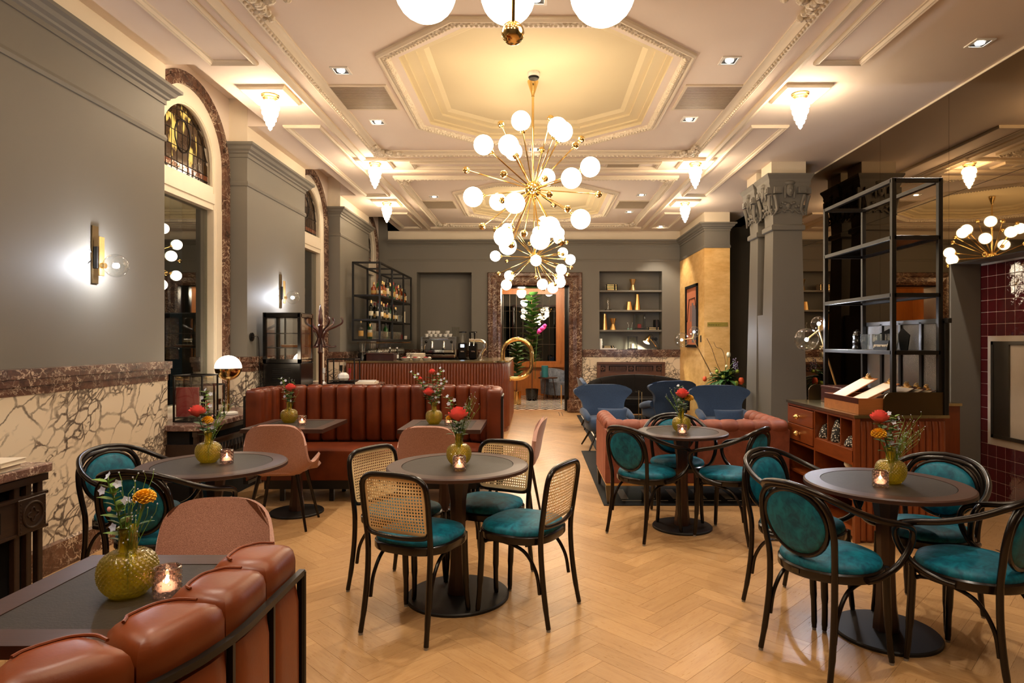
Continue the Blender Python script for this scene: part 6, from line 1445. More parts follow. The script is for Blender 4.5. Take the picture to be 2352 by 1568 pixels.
for row, z, ya, yb_, n, kinds, nm in ((0, 2.211, 10.55, 12.5, 15, (1, 4, 7, 2, 3, 4, 5, 6, 1, 0, 4), 'top'), (1, 1.816, 10.35, 11.75, 11, (2, 0, 5, 4, 0, 2, 3), 'middle')):
    for side, x in ((0, RX1 - .075), (1, RX1 - .19)):
        for k in range(n):
            if side and k % 2: continue
            q = kinds[(k + side * 2) % len(kinds)]; y = ya + (yb_ - ya) * k / (n - 1) + .02 * side
            place_bottle(q, (x + random.uniform(-.012, .012), y, z), '%s, %s from the near end, %s row, %s shelf of the rack' % (KN[q], nth(k), ('front', 'back')[side], nm))
place_bottle(4, (RX1 - .2, 10.36, 1.491), 'clear bottle on the lowest rack shelf at the near end'); place_bottle(3, (RX1 - .09, 10.98, 1.491), 'green bottle among the tumblers on the lowest shelf'); place_bottle(3, (RX1 - .25, 10.55, 1.491), 'green bottle at the near end of the lowest shelf')
place_bottle(4, (RX0 + .1, 10.3, 1.491), 'clear bottle by the wall on the lowest rack shelf')
def glass_proto():
    root = thing('drinking_glass', '', 'glass', (0, 0, 0), 0, None); b = MB(); b.lathe([(0, 0), (.028, 0), (.034, .13), (.032, .13), (.026, .01), (0, .009)], 12); b.build('glass_body', M['ware'], root); return root
gp = glass_proto(); first = True
for row, z, ya, yb_, n, nm in ((0, 1.491, 10.5, 12.0, 16, 'lowest'), (1, 1.816, 11.9, 12.2, 4, 'middle')):
    for side, x in ((0, RX1 - .06), (1, RX1 - .15)):
        for k in range(n):
            y = ya + (yb_ - ya) * k / (n - 1)
            if row == 0 and abs(y - 10.98) < .06: continue
            o = gp if first else dup(gp, (x, y, z)); first = False; o.location = (x, y, z); o['group'] = 'tumblers on the hanging rack'
            o['label'] = '%s tumbler from the near end in the %s row of the %s rack shelf' % (nth(k), ('front', 'back')[side], nm)
b = MB(); b.lathe([(0, 0), (.035, 0), (.035, .22), (0, .22)], 16); tag(b.build('cylinder_jar', M['lab_w'], None, (-2.60, 12.4, 1.816)), 'tall cream cylinder at the far end of the middle rack shelf', 'jar')
b = MB(); b.cbox((0, 0, .045), (.07, .09, .09), .003); o = b.build('red_carton', M['red'], None, (-2.62, 12.28, 1.491), smooth=0); tag(o, 'small red carton at the far end of the lowest rack shelf', 'carton')
b = MB(); b.cbox((0, 0, .035), (.07, .09, .07), .003); o = b.build('white_carton', M['white'], None, (-2.58, 12.42, 1.491), smooth=0); tag(o, 'small white carton beside the red one on the rack', 'carton')
root = thing('wine_glass', '', 'glass', (0, 0, 0), 0, 'wine glasses hanging under the rack'); b = MB(); b.lathe([(0, 0), (.034, 0), (.034, -.003), (.004, -.008), (.004, -.085), (.02, -.10), (.040, -.135), (.043, -.165), (.035, -.205), (.033, -.205), (.040, -.165), (.036, -.135), (.016, -.105), (0, -.10)], 14); b.build('glass_body', M['ware'], root)
for k in range(18):
    for s in (0, 1):
        y, x = 10.375 + k * .112, RX1 - .07 - .15 * s; o = root if k == s == 0 else dup(root, (x, y, 1.425)); o.location = (x, y, 1.425); o['label'] = '%s hanging wine glass from the near end, %s' % (nth(k), ('room side', 'wall side')[s])
# ---------------- on the bar
ZB = 1.1405
root = thing('blender', 'bar blender with a clear jug at the window end of the bar', 'blender', (-2.83, 10.3, ZB)); b = MB(); b.lathe([(0, 0), (.075, 0), (.07, .10), (.05, .13), (0, .13)], 20); b.build('motor_base', M['black_gl'], root); b = MB(); b.lathe([(0, .131), (.045, .131), (.068, .33), (.064, .33), (.042, .14), (0, .138)], 20); b.build('jug', M['ware'], root); b = MB(); b.lathe([(0, .33), (.066, .33), (.05, .35), (0, .355)], 20); b.build('lid', M['black_gl'], root)
root = thing('wooden_case', 'dark red lidded case standing on the bar', 'box', (-2.52, 10.32, ZB)); b = MB(); b.cbox((0, 0, .05), (.44, .26, .10), .004); b.build('case_body', M['wood_mahog'], root, smooth=0); b = MB(); b.cbox((0, 0, .111), (.46, .28, .018), .004); b.build('lid', M['wood_mahog'], root, smooth=0)
for i, (x, lab) in enumerate(((-2.10, 'nearest the red case'), (-1.93, 'in the middle'), (-1.76, 'nearest the coffee machine'))):
    root = thing('marble_bowl', 'shallow marble bowl of wrapped sweets on the bar, ' + lab, 'bowl', (x, 10.18, ZB)); b = MB(); b.lathe([(0, 0), (.05, 0), (.085, .045), (.08, .047), (.045, .012), (0, .011)], 20); b.build('bowl_body', M['marble'], root)
    for k in range(7):
        b = MB(); b.sphere((.045 * math.cos(k * 2.2), .045 * math.sin(k * 2.2), .05), .018, 8, 5, (1.3, .8, .8)); b.build('wrapped_sweet', M['foil_r'] if k % 3 else M['white'], root)
b = MB(); b.cbox((0, 0, .06), (.30, .10, .12), .004); tag(b.build('marble_box', M['marble'], None, (-1.98, 10.40, ZB), smooth=0), 'veined marble block box behind the bowls on the bar', 'box')
for i, x in enumerate((-2.43, -2.31)):
    root = thing('sauce_bottle', '%s small bottle with a red label behind the red case on the bar' % ORD[i], 'bottle', (x, 10.5, ZB)); b = MB(); b.lathe([(0, 0), (.025, 0), (.025, .12), (.012, .15), (.012, .19), (0, .19)], 12); b.build('bottle_glass', M['glass'], root); b = MB(); b.lathe([(.0252, .03), (.0262, .031), (.0262, .09), (.0252, .091)], 12); b.build('label', M['foil_r'] if i == 0 else M['white'], root); b = MB(); b.lathe([(0, .19), (.014, .19), (.014, .215), (0, .215)], 12); b.build('cap', M['white'], root)
root = thing('beer_tap', 'chrome swan neck beer tap at the rounded end of the bar', 'beer tap', (-.90, 10.30, ZB)); b = MB(); b.lathe([(0, 0), (.05, 0), (.05, .012), (.03, .02), (0, .02)], 18); b.tube(spline([(0, 0, .01), (-.01, 0, .07), (.03, 0, .15), (.07, 0, .22), (.06, 0, .29), (.0, 0, .325), (-.10, 0, .33), (-.19, 0, .335)]), [.03] * 8 + [.026] * 35, 12); b.build('swan_neck', M['chrome'], root)
for x in (-.17, -.10): b = MB(); b.tube([(x, -.03, .335), (x - .005, -.05, .30), (x - .01, -.055, .24)], .010, 8); b.build('spout', M['chrome'], root); b = MB(); b.lathe([(0, .355), (.011, .355), (.016, .42), (.018, .46), (0, .465)], 10, (x, -.01, 0)); b.build('tap_handle', M['black_gl'], root)
def espresso():
    root = thing('coffee_machine', 'chrome two group espresso machine on the back counter', 'coffee machine', (-1.92, 12.62, 1.101)); 
    b = MB(); b.cbox((0, .05, .30), (.66, .40, .24), .01); b.build('body', M['steel'], root, smooth=0); b = MB(); b.box(-.35, -.32, -.16, .25, .05, .44); b.build('side_panel', M['chrome'], root, smooth=0); b = MB(); b.box(.32, .35, -.16, .25, .05, .44); b.build('side_panel', M['chrome'], root, smooth=0)
    b = MB(); b.box(-.30, .30, -.13, -.12, .13, .36); b.build('back_splash', M['chrome'], root, smooth=0); b = MB(); b.cbox((0, -.10, .06), (.66, .28, .07), .01); b.build('drip_tray', M['chrome'], root, smooth=0); b = MB(); b.cbox((0, .05, .015), (.6, .4, .03), .004); b.build('foot_frame', M['black'], root, smooth=0)
    b = MB(); b.cbox((0, -.12, .395), (.40, .07, .055), .015); b.build('front_bar', M['chrome'], root, smooth=0); b = MB(); b.box(-.32, .32, -.13, .24, .43, .44); b.build('cup_rail', M['chrome'], root, smooth=0)
    for x in (-.13, .10): b = MB(); b.lathe([(0, .20), (.035, .20), (.035, .25), (.028, .27), (.028, .34), (.012, .36), (0, .36)], 14, (x, -.16, 0)); g = b.build('group_head', M['chrome'], root); b = MB(); b.tube([(x, -.18, .215), (x, -.30, .20)], .012, 8); b.build('portafilter_handle', M['black_gl'], g)
    for x in (-.25, .25): b = MB(); b.sphere((x, -.15, .34), .028, 12, 8); b.build('steam_knob', M['black_gl'], root); b = MB(); b.tube([(x * 1.05, -.15, .31), (x * 1.1, -.20, .24), (x * 1.1, -.21, .14)], .006, 6); b.build('steam_wand', M['chrome'], root)
espresso()
random.seed(8); cp_ = None
for i, (x, y, k) in enumerate(((-2.18, 12.60, 0), (-2.09, 12.62, 0), (-2.00, 12.58, 0), (-1.91, 12.62, 0), (-1.80, 12.6, 0), (-1.71, 12.6, 0), (-2.05, 12.60, 1), (-1.96, 12.60, 1), (-2.13, 12.60, 1), (-1.76, 12.60, 1))):
    loc = (x, y, 1.542 + .062 * k)
    if cp_ is None:
        cp_ = thing('coffee_cup', '', 'cup', loc, 0, 'cups on the coffee machine'); b = MB(); b.lathe([(0, 0), (.025, 0), (.041, .05), (.041, .06), (.038, .06), (.022, .006), (0, .006)], 14); b.build('cup_body', M['white'], cp_); b = MB(); b.tube([(.036, 0, .05), (.055, 0, .045), (.055, 0, .025), (.03, 0, .018)], .004, 6); b.build('handle', M['white'], cp_); o = cp_
    else: o = dup(cp_, loc, i)
    o['label'] = '%s white cup from the window side, %s row on the coffee machine' % (ORD[i if k == 0 else i - 6], ('lower', 'upper')[k])
for i, x in enumerate((-1.66, -1.60)): b = MB(); b.lathe([(0, 0), (.033, 0), (.036, .2), (.034, .2), (.03, .006), (0, .006)], 14); tag(b.build('tall_glass', M['smoked'], None, (x + (.02 if i else -.0), 12.72, 1.542)), '%s tall glass standing on the coffee machine' % ORD[i], 'glass')
for i, x in enumerate((-1.46, -1.25)):
    root = thing('coffee_grinder', ('black coffee grinder with a lit display beside the coffee machine', 'second black coffee grinder at the niche edge')[i], 'coffee grinder', (x, 12.6, 1.101)); b = MB(); b.cbox((0, .04, .16), (.16, .24, .32), .015); b.build('body', M['black_gl'], root, smooth=0); b = MB(); b.lathe([(0, .32), (.05, .32), (.075, .42), (.075, .52), (.07, .525), (0, .525)], 16); b.build('hopper', M['smoked'], root)
    b = MB(); b.lathe([(0, .525), (.078, .525), (.078, .545), (0, .55)], 16); b.build('hopper_lid', M['black_gl'], root); b = MB(); b.cbox((0, -.10, .15), (.07, .06, .03), .006); b.build('spout', M['chrome'], root, smooth=0)
    if i == 0: b = MB(); b.box(-.035, .035, -.083, -.0805, .235, .29); b.build('display', emit('grinder_display', (.55, .75, 1.0), 3.0), root, smooth=0)
# ================================================================ FAR NICHE
def solid(name, prof, mat, loc, lab, cat, n=20): b = MB(); b.lathe(prof, n); return tag(b.build(name, mat, None, loc, smooth=30), lab, cat)
YN = 13.14
hour = lambda h: [(0, 0), (.075, 0), (.034, h * .5), (.072, h), (.066, h), (.03, h * .5), (0, h * .45)]
cone = lambda h, r0, r1: [(0, 0), (r0, 0), (r1, h), (r1 - .006, h), (r0 * .6, h * .3), (0, h * .3)]
def nx(px): return (px - CX) * YN / F
solid('brass_vase', hour(.235), M['brass_s'], (nx(1453), YN, 2.509), 'waisted satin brass vase alone on the top niche shelf', 'vase')
solid('brass_vase', cone(.175, .072, .045), M['brass_s'], (nx(1444.5), YN, 2.101), 'short tapering brass vase on the second niche shelf', 'vase'); solid('brass_vase', cone(.33, .066, .03), M['brass_s'], (nx(1464), YN, 2.101), 'tall tapering brass vase on the second niche shelf', 'vase')
solid('brass_vase', cone(.335, .056, .03), M['brass_s'], (nx(1389), YN, 1.691), 'tall tapering brass vase on the third niche shelf', 'vase'); solid('brass_vase', hour(.24), M['brass_s'], (nx(1408), YN, 1.691), 'waisted brass vase on the third niche shelf', 'vase')
def book(lab, x, y, z, sz, mat, rz=0, stand=False):
    root = thing('book', lab, 'book', (x, y, z), rz); w_, d, h = sz; b = MB()
    b.box(-w_ / 2, w_ / 2, -d / 2, d / 2, 0, .003); b.box(-w_ / 2, w_ / 2, -d / 2, d / 2, h - .003, h); b.box(-w_ / 2, w_ / 2, -d / 2, -d / 2 + .003, .003, h - .003); b.build('cover', mat, root, smooth=0)
    b = MB(); b.box(-w_ / 2 + .004, w_ / 2 - .004, -d / 2 + .003, d / 2 - .004, .003, h - .003); b.build('pages', M['paper'], root, smooth=0)
    if mat in (M['black_matt'],): b = MB(); b.box(-w_ * .4, w_ * .2, -d / 2 - .0012, -d / 2, h * .3, h * .7); b.box(w_ * .34, w_ * .42, -d / 2 - .0012, -d / 2, h * .25, h * .75); b.build('gilt_title', M['brass_s'], root, smooth=0)
for k in range(4): book('%s book from the bottom of the black pile on the top niche shelf' % ORD[k], nx(1404), YN, 2.509 + .031 * k, (.235, .17, .030), M['black_matt'])
for k in range(2): book('%s black book lying at the right of the third niche shelf' % ('lower', 'upper')[k], nx(1500), YN, 1.691 + .028 * k, (.24, .17, .027), M['black_matt'])
for k in range(3):
    b = MB(); b.cbox((0, 0, .105), (.026, .15, .21), .002); tag(b.build('book', M['black_matt'] if k % 2 == 0 else M['wood_dark'], None, (2.475 + .032 * k, YN + .02, 1.691), smooth=0), '%s upright dark book at the end of the third niche shelf' % ORD[k], 'book')
book('thick white book at the bottom of the lowest niche pile', nx(1398), YN, 1.286, (.30, .19, .026), M['white']); book('black book in the middle of the lowest niche pile', nx(1397), YN, 1.3125, (.24, .17, .026), M['black_matt']); book('black book on top of the lowest niche pile', nx(1396.5), YN, 1.339, (.22, .17, .026), M['black_matt'])
b = MB(); b.cbox((0, 0, .11), (.05, .16, .22), .003); tag(b.build('upright_book', M['white'], None, (1.345, YN, 1.286), smooth=0), 'white upright book at the left end of the lowest niche shelf', 'book')
root = thing('glass_dome', 'small glass bell jar on a dark base on the second niche shelf', 'ornament', (nx(1397), YN, 2.101)); b = MB(); b.lathe([(0, 0), (.075, 0), (.075, .015), (0, .016)], 20); b.build('base', M['black_gl'], root); b = MB(); b.lathe([(.05, .016), (.05, .2), (.04, .25), (.02, .27), (0, .275)], 20); b.build('glass_bell', M['smoked'], root); b = MB(); b.tube([(0, 0, .016), (.01, 0, .1), (-.01, .0, .17), (.012, 0, .23)], [.02, .014, .018, .006], 8); b.build('dried_twig', M['steel'], root)
def lantern(name, lab, loc, sx, sy, h, p=.012, rz=0, glass=True):
    root = thing(name, lab, 'lantern', loc, rz); b = MB()
    for x in (-sx / 2, sx / 2):
        for y in (-sy / 2, sy / 2): b.box(x - p / 2, x + p / 2, y - p / 2, y + p / 2, 0, h)
    for z in (.0, h - p):
        for y in (-sy / 2, sy / 2): b.box(-sx / 2, sx / 2, y - p / 2, y + p / 2, z, z + p)
        for x in (-sx / 2, sx / 2): b.box(x - p / 2, x + p / 2, -sy / 2, sy / 2, z, z + p)
    b.build('frame', M['black'], root, smooth=0)
    b = MB(); b.box(-sx / 2, sx / 2, -sy / 2, sy / 2, .012 + .02 * (h > .3), .02 + .02 * (h > .3)); b.build('floor_plate', M['black'], root, smooth=0)
    if glass:
        for n_, q in enumerate(((-sx / 2, 0), (sx / 2, 0), (0, -sy / 2), (0, sy / 2))):
            b = MB(); b.box(q[0] - (.001 if q[0] else sx / 2 - p), q[0] + (.001 if q[0] else sx / 2 - p), q[1] - (.001 if q[1] else sy / 2 - p), q[1] + (.001 if q[1] else sy / 2 - p), p, h - p); b.build('glass_pane', M['smoked'], root, smooth=0)
    return root
lantern('glass_lantern', 'black framed glass lantern with a small object on the third niche shelf', (nx(1468.5), YN, 1.691), .22, .16, .33); b = MB(); b.cbox((0, 0, .05), (.08, .05, .10), .01); tag(b.build('small_figure', M['red'], None, (nx(1468.5), YN, 1.715), smooth=0), 'small reddish figure inside the third shelf lantern', 'ornament')
lantern('glass_lantern', 'black framed glass lantern with a white cup on the lowest niche shelf', (nx(1452.5), YN, 1.286), .18, .14, .27); b = MB(); b.lathe([(0, 0), (.04, 0), (.04, .09), (0, .09)], 16); tag(b.build('white_pot', M['white'], None, (nx(1451), YN, 1.309)), 'white pot inside the lowest niche lantern', 'pot')
for i, x in enumerate((1443, 1450.5)):
    root = thing('bud_vase', '%s tiny pale green bud vase with a twig on the third niche shelf' % ORD[i], 'vase', (nx(x), YN, 1.691)); b = MB(); b.lathe([(0, 0), (.022, 0), (.028, .02), (.008, .04), (.01, .05), (0, .05)], 12); b.build('vase_body', M['green_gl'] if 'green_gl' in M else M['steel'], root); b = MB(); b.tube([(0, 0, .05), (.01, 0, .1), (-.012 + .03 * i, 0, .14)], .003, 5); b.sphere((-.012 + .03 * i, 0, .145), .009, 7, 5); b.build('twig', M['white'], root)
root = thing('desk_lamp', 'brass cone shaded desk lamp lighting the lowest niche shelf', 'desk lamp', (nx(1500), YN, 1.286)); b = MB(); b.lathe([(0, 0), (.09, 0), (.09, .012), (0, .014)], 20, (.06, 0, 0)); b.build('base', M['black'], root); b = MB(); b.tube([(.10, 0, .012), (-.08, 0, .25)], .008, 8); b.build('arm', M['brass'], root)
R_ = Matrix.Translation((-.115, -.03, .20)) @ Matrix.Rotation(.5, 4, 'Y') @ Matrix.Rotation(-.25, 4, 'X'); b = MB(); b.loft([[(r * math.cos(2 * PI * k / 20), r * math.sin(2 * PI * k / 20), z) for k in range(20)] for r, z in ((.075, -.07), (.028, .09), (.001, .10), (.001, .095), (.024, .085), (.071, -.07))], True, False, R_, loop=True); b.build('cone_shade', M['brass_s'], root); b = MB(); b.sphere((0, 0, -.04), .024, 12, 8, M=R_); b.build('bulb', emit('niche_bulb', (1, .92, .68), 1900), root)
b = MB(); b.tube(spline([(-.09, 0, .29), (-.05, .02, .32), (.03, .05, .25), (.06, .1, .20), (.13, .12, .10), (.13, .1, .01)]), .0035, 6); b.build('cable', M['black'], root)
for i, x in enumerate((nx(1500) - .0, nx(1508) + .0)): b = MB(); b.lathe([(0, 0), (.036, 0), (.036, .012), (0, .013)], 18, M=Matrix.Rotation(PI / 2, 4, 'X')); tag(b.build('wall_socket', M['black'], None, (x + .02, YF + .319, 1.50)), '%s round black socket on the niche back wall' % ('left', 'right')[i], 'socket')
# ================================================================ WINDOW SILL AND RADIATOR COVERS
def cover(label, y0, y1, x1=-2.76, xb=-3.06):
    root = thing('radiator_cover', label, 'radiator cover', (0, 0, 0)); b = MB(); b.cbox(((x1 - 3.25) / 2, (y0 + y1) / 2, .737), (x1 + 3.25, y1 - y0, .05), .006); b.build('marble_top', M['marble_sill'], root, smooth=0)
    for y in (y0 + .05, y0 + .13, y0 + .21, y1 - .05, y1 - .13, y1 - .21): b = MB(); b.cbox((x1 - .05, y, .36), (.035, .035, .70), .004); b.build('upright', M['wood_dark'], root, smooth=0)
    b = MB(); b.box(x1 - .06, x1 - .028, y0 + .02, y1 - .02, .40, .60); b.build('carved_rail', M['wood_dark'], root, smooth=0)
    b = MB(); b.box(x1 - .06, x1 - .02, y0 + .01, y1 - .01, .40, .415); b.box(x1 - .06, x1 - .02, y0 + .01, y1 - .01, .59, .605); b.box(x1 - .06, x1 - .02, y0 + .01, y1 - .01, .665, .705); b.build('moulding', M['wood_dark'], root, smooth=0)
    for yc in (y0 + .13, y1 - .13):
        b = MB(); b.cbox((x1 - .022, yc, .50), (.02, .19, .19), .004); b.build('carved_plaque', M['wood_dark'], root, smooth=0)
        b = MB(); b.tube([(x1 - .010, yc + .07 * math.cos(t), .50 + .07 * math.sin(t)) for t in [2 * PI * k / 20 for k in range(20)]], .006, 6, True); b.tube([(x1 - .010, yc + .03 * math.cos(t) * (1 + .3 * math.cos(4 * t)), .50 + .03 * math.sin(t) * (1 + .3 * math.cos(4 * t))) for t in [2 * PI * k / 24 for k in range(24)]], .004, 6, True)
        for k in range(18): b.sphere((x1 - .012, yc + .084 * (1 if k % 2 else -1), .42 + .0095 * k), .005, 6, 4)
        b.build('carved_rosette', M['wood_dark'], root)
    ya = y0 + .28; n = int((y1 - y0 - .56) / .062)
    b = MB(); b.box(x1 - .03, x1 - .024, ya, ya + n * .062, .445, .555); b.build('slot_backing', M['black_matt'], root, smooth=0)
    for k in range(n):
        y = ya + (k + .5) * .062; b = MB(); b.lathe([(.004, -.055), (.024, 0), (.004, .055)], 8, M=Matrix.Translation((x1 - .024, y, .50)) @ Matrix.Scale(.5, 4, (1, 0, 0))); b.build('carved_bead', M['wood_dark'], root, smooth=0)
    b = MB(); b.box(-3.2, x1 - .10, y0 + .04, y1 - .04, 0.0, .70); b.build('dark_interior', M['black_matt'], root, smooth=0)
    for y in (y0 + .03, y1 - .03): 
        b = MB(); b.box(-3.05, x1 - .03, y - .012, y + .012, .40, .60); b.build('end_rail', M['wood_dark'], root, smooth=0)
cover('carved dark oak radiator cover with marble top in the near corner', 1.95, 3.61); cover('carved dark oak radiator cover with marble sill under the window', 5.17, 6.62)
book('closed book on top of the near marble sill pile', -2.90, 3.34, .793, (.26, .19, .026), M['paper'], .1); book('thick book under another on the near marble sill', -2.91, 3.34, .763, (.24, .17, .029), M['white'], .05)
lantern('glass_lantern', 'taller black framed glass lantern on the window sill by the pier', (-2.955, 5.49, .7635), .24, .26, .40, .012); lantern('glass_lantern', 'lower black framed glass lantern between the taller one and the dome lamp', (-2.99, 5.76, .7635), .20, .18, .30, .012)
b = MB(); b.box(-.09, .09, -.012, .012, 0, .25); tag(b.build('red_book', M['red'], None, (-2.99, 5.42, .806), .1, smooth=0), 'dark red book upright in the taller sill lantern', 'book')
def candlestick(name, lab, loc, h, mat): tag((lambda b: (b.lathe([(0, 0), (.03, 0), (.028, .01), (.007, .03), (.006, h * .62), (.018, h * .68), (.02, h * .95), (.022, h), (0, h)], 14), b.build(name, mat, None, loc))[1])(MB()), lab, 'candlestick')
candlestick('candlestick', 'pale candlestick in the taller sill lantern', (-2.92, 5.47, .806), .17, M['white']); candlestick('candlestick', 'dark candlestick in the taller sill lantern', (-2.92, 5.56, .806), .19, M['black'])
root = thing('red_tulip', 'small red flower lying in the taller sill lantern', 'flower', (-2.90, 5.59, .806)); b = MB(); b.tube([(0, 0, .0), (.0, .0, .06)], .003, 6); b.build('stem', M['leaf'], root); b = MB(); b.sphere((0, 0, .075), .022, 10, 7, (1, 1, 1.2)); b.build('bloom', M['rose'], root)
# socket and cable on the second pier
root = thing('wall_socket', 'round black wall socket with a hanging cable beside the pastry fridge', 'socket', (XL, 6.78, 1.50)); b = MB(); b.lathe([(0, 0), (.045, 0), (.045, .018), (0, .02)], 18, M=Matrix.Rotation(PI / 2, 4, 'Y')); b.build('socket_plate', M['black_gl'], root)
b = MB(); b.tube(spline([(.02, .0, .0), (.06, .03, .0), (.05, .08, -.12), (.04, .12, -.34), (.045, .14, -.55), (.05, .15, -.75)]), .0045, 6); b.build('cable', M['black'], root)
# ---------------- pastry fridge on a low cupboard, coat stand, low counter behind the booth
root = thing('low_cupboard', 'dark low cupboard carrying the pastry fridge behind the booth', 'cupboard', (0, 0, 0)); b = MB(); b.box(-3.03, -2.50, 6.86, 7.32, 0, .93); b.build('carcass', M['wood_dark'], root, smooth=0); b = MB(); b.box(-3.035, -2.48, 6.84, 7.34, .93, .955); b.build('top_board', M['black'], root, smooth=0)
def fridge():
    root = thing('pastry_fridge', 'black glass fronted pastry fridge behind the booth', 'display fridge', (-2.775, 7.085, .956)); w_, d, h, p = .415, .39, .81, .035
    b = MB(); b.cbox((0, 0, .13), (w_, d, .26), .01); b.build('motor_base', M['black_gl'], root, smooth=0)
    for k in range(7): b = MB(); b.box(-.10, .10, -d / 2 - .004, -d / 2, .06 + .022 * k, .068 + .022 * k); b.build('vent_slot', M['black_matt'], root, smooth=0)
    b = MB()
    for x in (-w_ / 2 + p / 2, w_ / 2 - p / 2):
        for y in (-d / 2 + p / 2, d / 2 - p / 2): b.box(x - p / 2, x + p / 2, y - p / 2, y + p / 2, .26, h)
    b.cbox((0, 0, h - .03), (w_, d, .06), .012); b.box(-w_ / 2, w_ / 2, -d / 2, -d / 2 + .02, .26, .30); b.build('frame', M['black_gl'], root, smooth=0)
    for q in ((0, -d / 2 + .008, w_ / 2 - p, .002), (0, d / 2 - .008, w_ / 2 - p, .002), (-w_ / 2 + .008, 0, .002, d / 2 - p), (w_ / 2 - .008, 0, .002, d / 2 - p)): b = MB(); b.box(q[0] - q[2], q[0] + q[2], q[1] - q[3], q[1] + q[3], .27, h - .055); b.build('glass_pane', M['smoked'], root, smooth=0)
    for z in (.42, .58): b = MB(); b.box(-w_ / 2 + .02, w_ / 2 - .02, -d / 2 + .02, d / 2 - .02, z, z + .008); b.build('wire_shelf', M['black'], root, smooth=0)
    b = MB(); b.box(-.05, -.035, .0, .02, .27, h - .06); b.build('centre_post', M['black'], root, smooth=0)
fridge()
root = thing('cake', 'round open tart on the fridge shelf', 'cake', (-2.74, 7.07, 1.385)); b = MB(); b.lathe([(0, 0), (.10, 0), (.115, .025), (.105, .026), (.10, .018), (0, .018)], 24); b.build('crust', M['wood_light'], root); b = MB(); random.seed(2)
for k in range(30): a = k * 2.4; r = .095 * math.sqrt((k + .5) / 30); b.sphere((r * math.cos(a), r * math.sin(a), .022), .011, 6, 4)
b.build('topping', M['paper'], root)
root = thing('coat_stand', 'mahogany bentwood coat stand behind the booth', 'coat stand', (-2.60, 7.62, 0)); b = MB(); b.lathe([(0, 0), (.024, 0), (.024, 1.3), (.034, 1.32), (.026, 1.34), (.026, 1.62), (.036, 1.64), (.022, 1.66), (.03, 1.70), (.026, 1.76), (.018, 1.79), (.022, 1.82), (.01, 1.86), (.004, 1.9), (0, 1.9)], 16); b.build('pole', M['wood_mahog'], root)
for k in range(6):
    a = k * PI / 3 + .2; c_, s = math.cos(a), math.sin(a); b = MB(); b.tube(spline([(c_ * .03, s * .03, 1.42), (c_ * .035, s * .035, 1.50), (c_ * .08, s * .08, 1.58), (c_ * .18, s * .18, 1.63), (c_ * .245, s * .245, 1.67), (c_ * .255, s * .255, 1.715), (c_ * .235, s * .235, 1.74)], 5), .0115, 8); b.build('upper_hook', M['wood_mahog'], root)
    b = MB(); b.tube(spline([(c_ * .03, s * .03, 1.54), (c_ * .04, s * .04, 1.46), (c_ * .08, s * .08, 1.39), (c_ * .15, s * .15, 1.385), (c_ * .18, s * .18, 1.40)], 5), .010, 8); b.build('lower_hook', M['wood_mahog'], root)
for k in range(4):
    a = k * PI / 2 + .4; c_, s = math.cos(a), math.sin(a); b = MB(); b.tube(spline([(c_ * .02, s * .02, .40), (c_ * .10, s * .10, .28), (c_ * .20, s * .20, .10), (c_ * .26, s * .26, .015)]), .014, 8); b.build('foot', M['wood_mahog'], root)
root = thing('low_counter', 'low counter with a pale top behind the booth by the second window', 'counter', (0, 0, 0)); b = MB(); b.box(-3.0, -2.05, 7.95, 8.45, 0, .89); b.build('carcass', M['wood_dark'], root, smooth=0); b = MB(); b.box(-3.02, -2.03, 7.93, 8.47, .89, .91); b.build('top_board', M['marble_sill'], root, smooth=0)
lantern('glass_lantern', 'tall black framed lantern on the low counter behind the booth', (-2.48, 8.15, .911), .34, .24, .32, .014, 0, False)
b = MB(); b.loft([[(r * math.cos(PI / 3 * k), r * math.sin(PI / 3 * k), z) for k in range(6)] for r, z in ((.04, 0), (.075, .05), (.07, .09), (.035, .12), (.03, .12), (.0, .11))]); tag(b.build('faceted_vase', M['white'], None, (-2.47, 8.10, .932), smooth=10), 'white faceted vase in the tall lantern behind the booth', 'vase')
candlestick('candlestick', 'black candlestick on the low counter behind the booth', (-2.53, 8.20, .932), .21, M['black']); candlestick('candlestick', 'pale candlestick beside the coat stand pole', (-2.72, 8.10, .911), .20, M['white']); candlestick('candlestick', 'red candlestick in the lantern behind the booth', (-2.42, 8.20, .932), .17, M['foil_r'])
book('magazine on top of the pile on the low counter', -2.17, 8.12, .936, (.22, .28, .012), M['white'], .2); book('magazine under another on the low counter', -2.17, 8.12, .911, (.24, .30, .024), M['paper'], .05)
root = thing('terracotta_pot', 'small orange pot at the booth corner on the window sill', 'pot', (-2.86, 6.42, .7635)); b = MB(); b.lathe([(0, 0), (.035, 0), (.05, .09), (.046, .09), (.032, .008), (0, .008)], 16); b.build('pot_body', M['wood_light'], root)
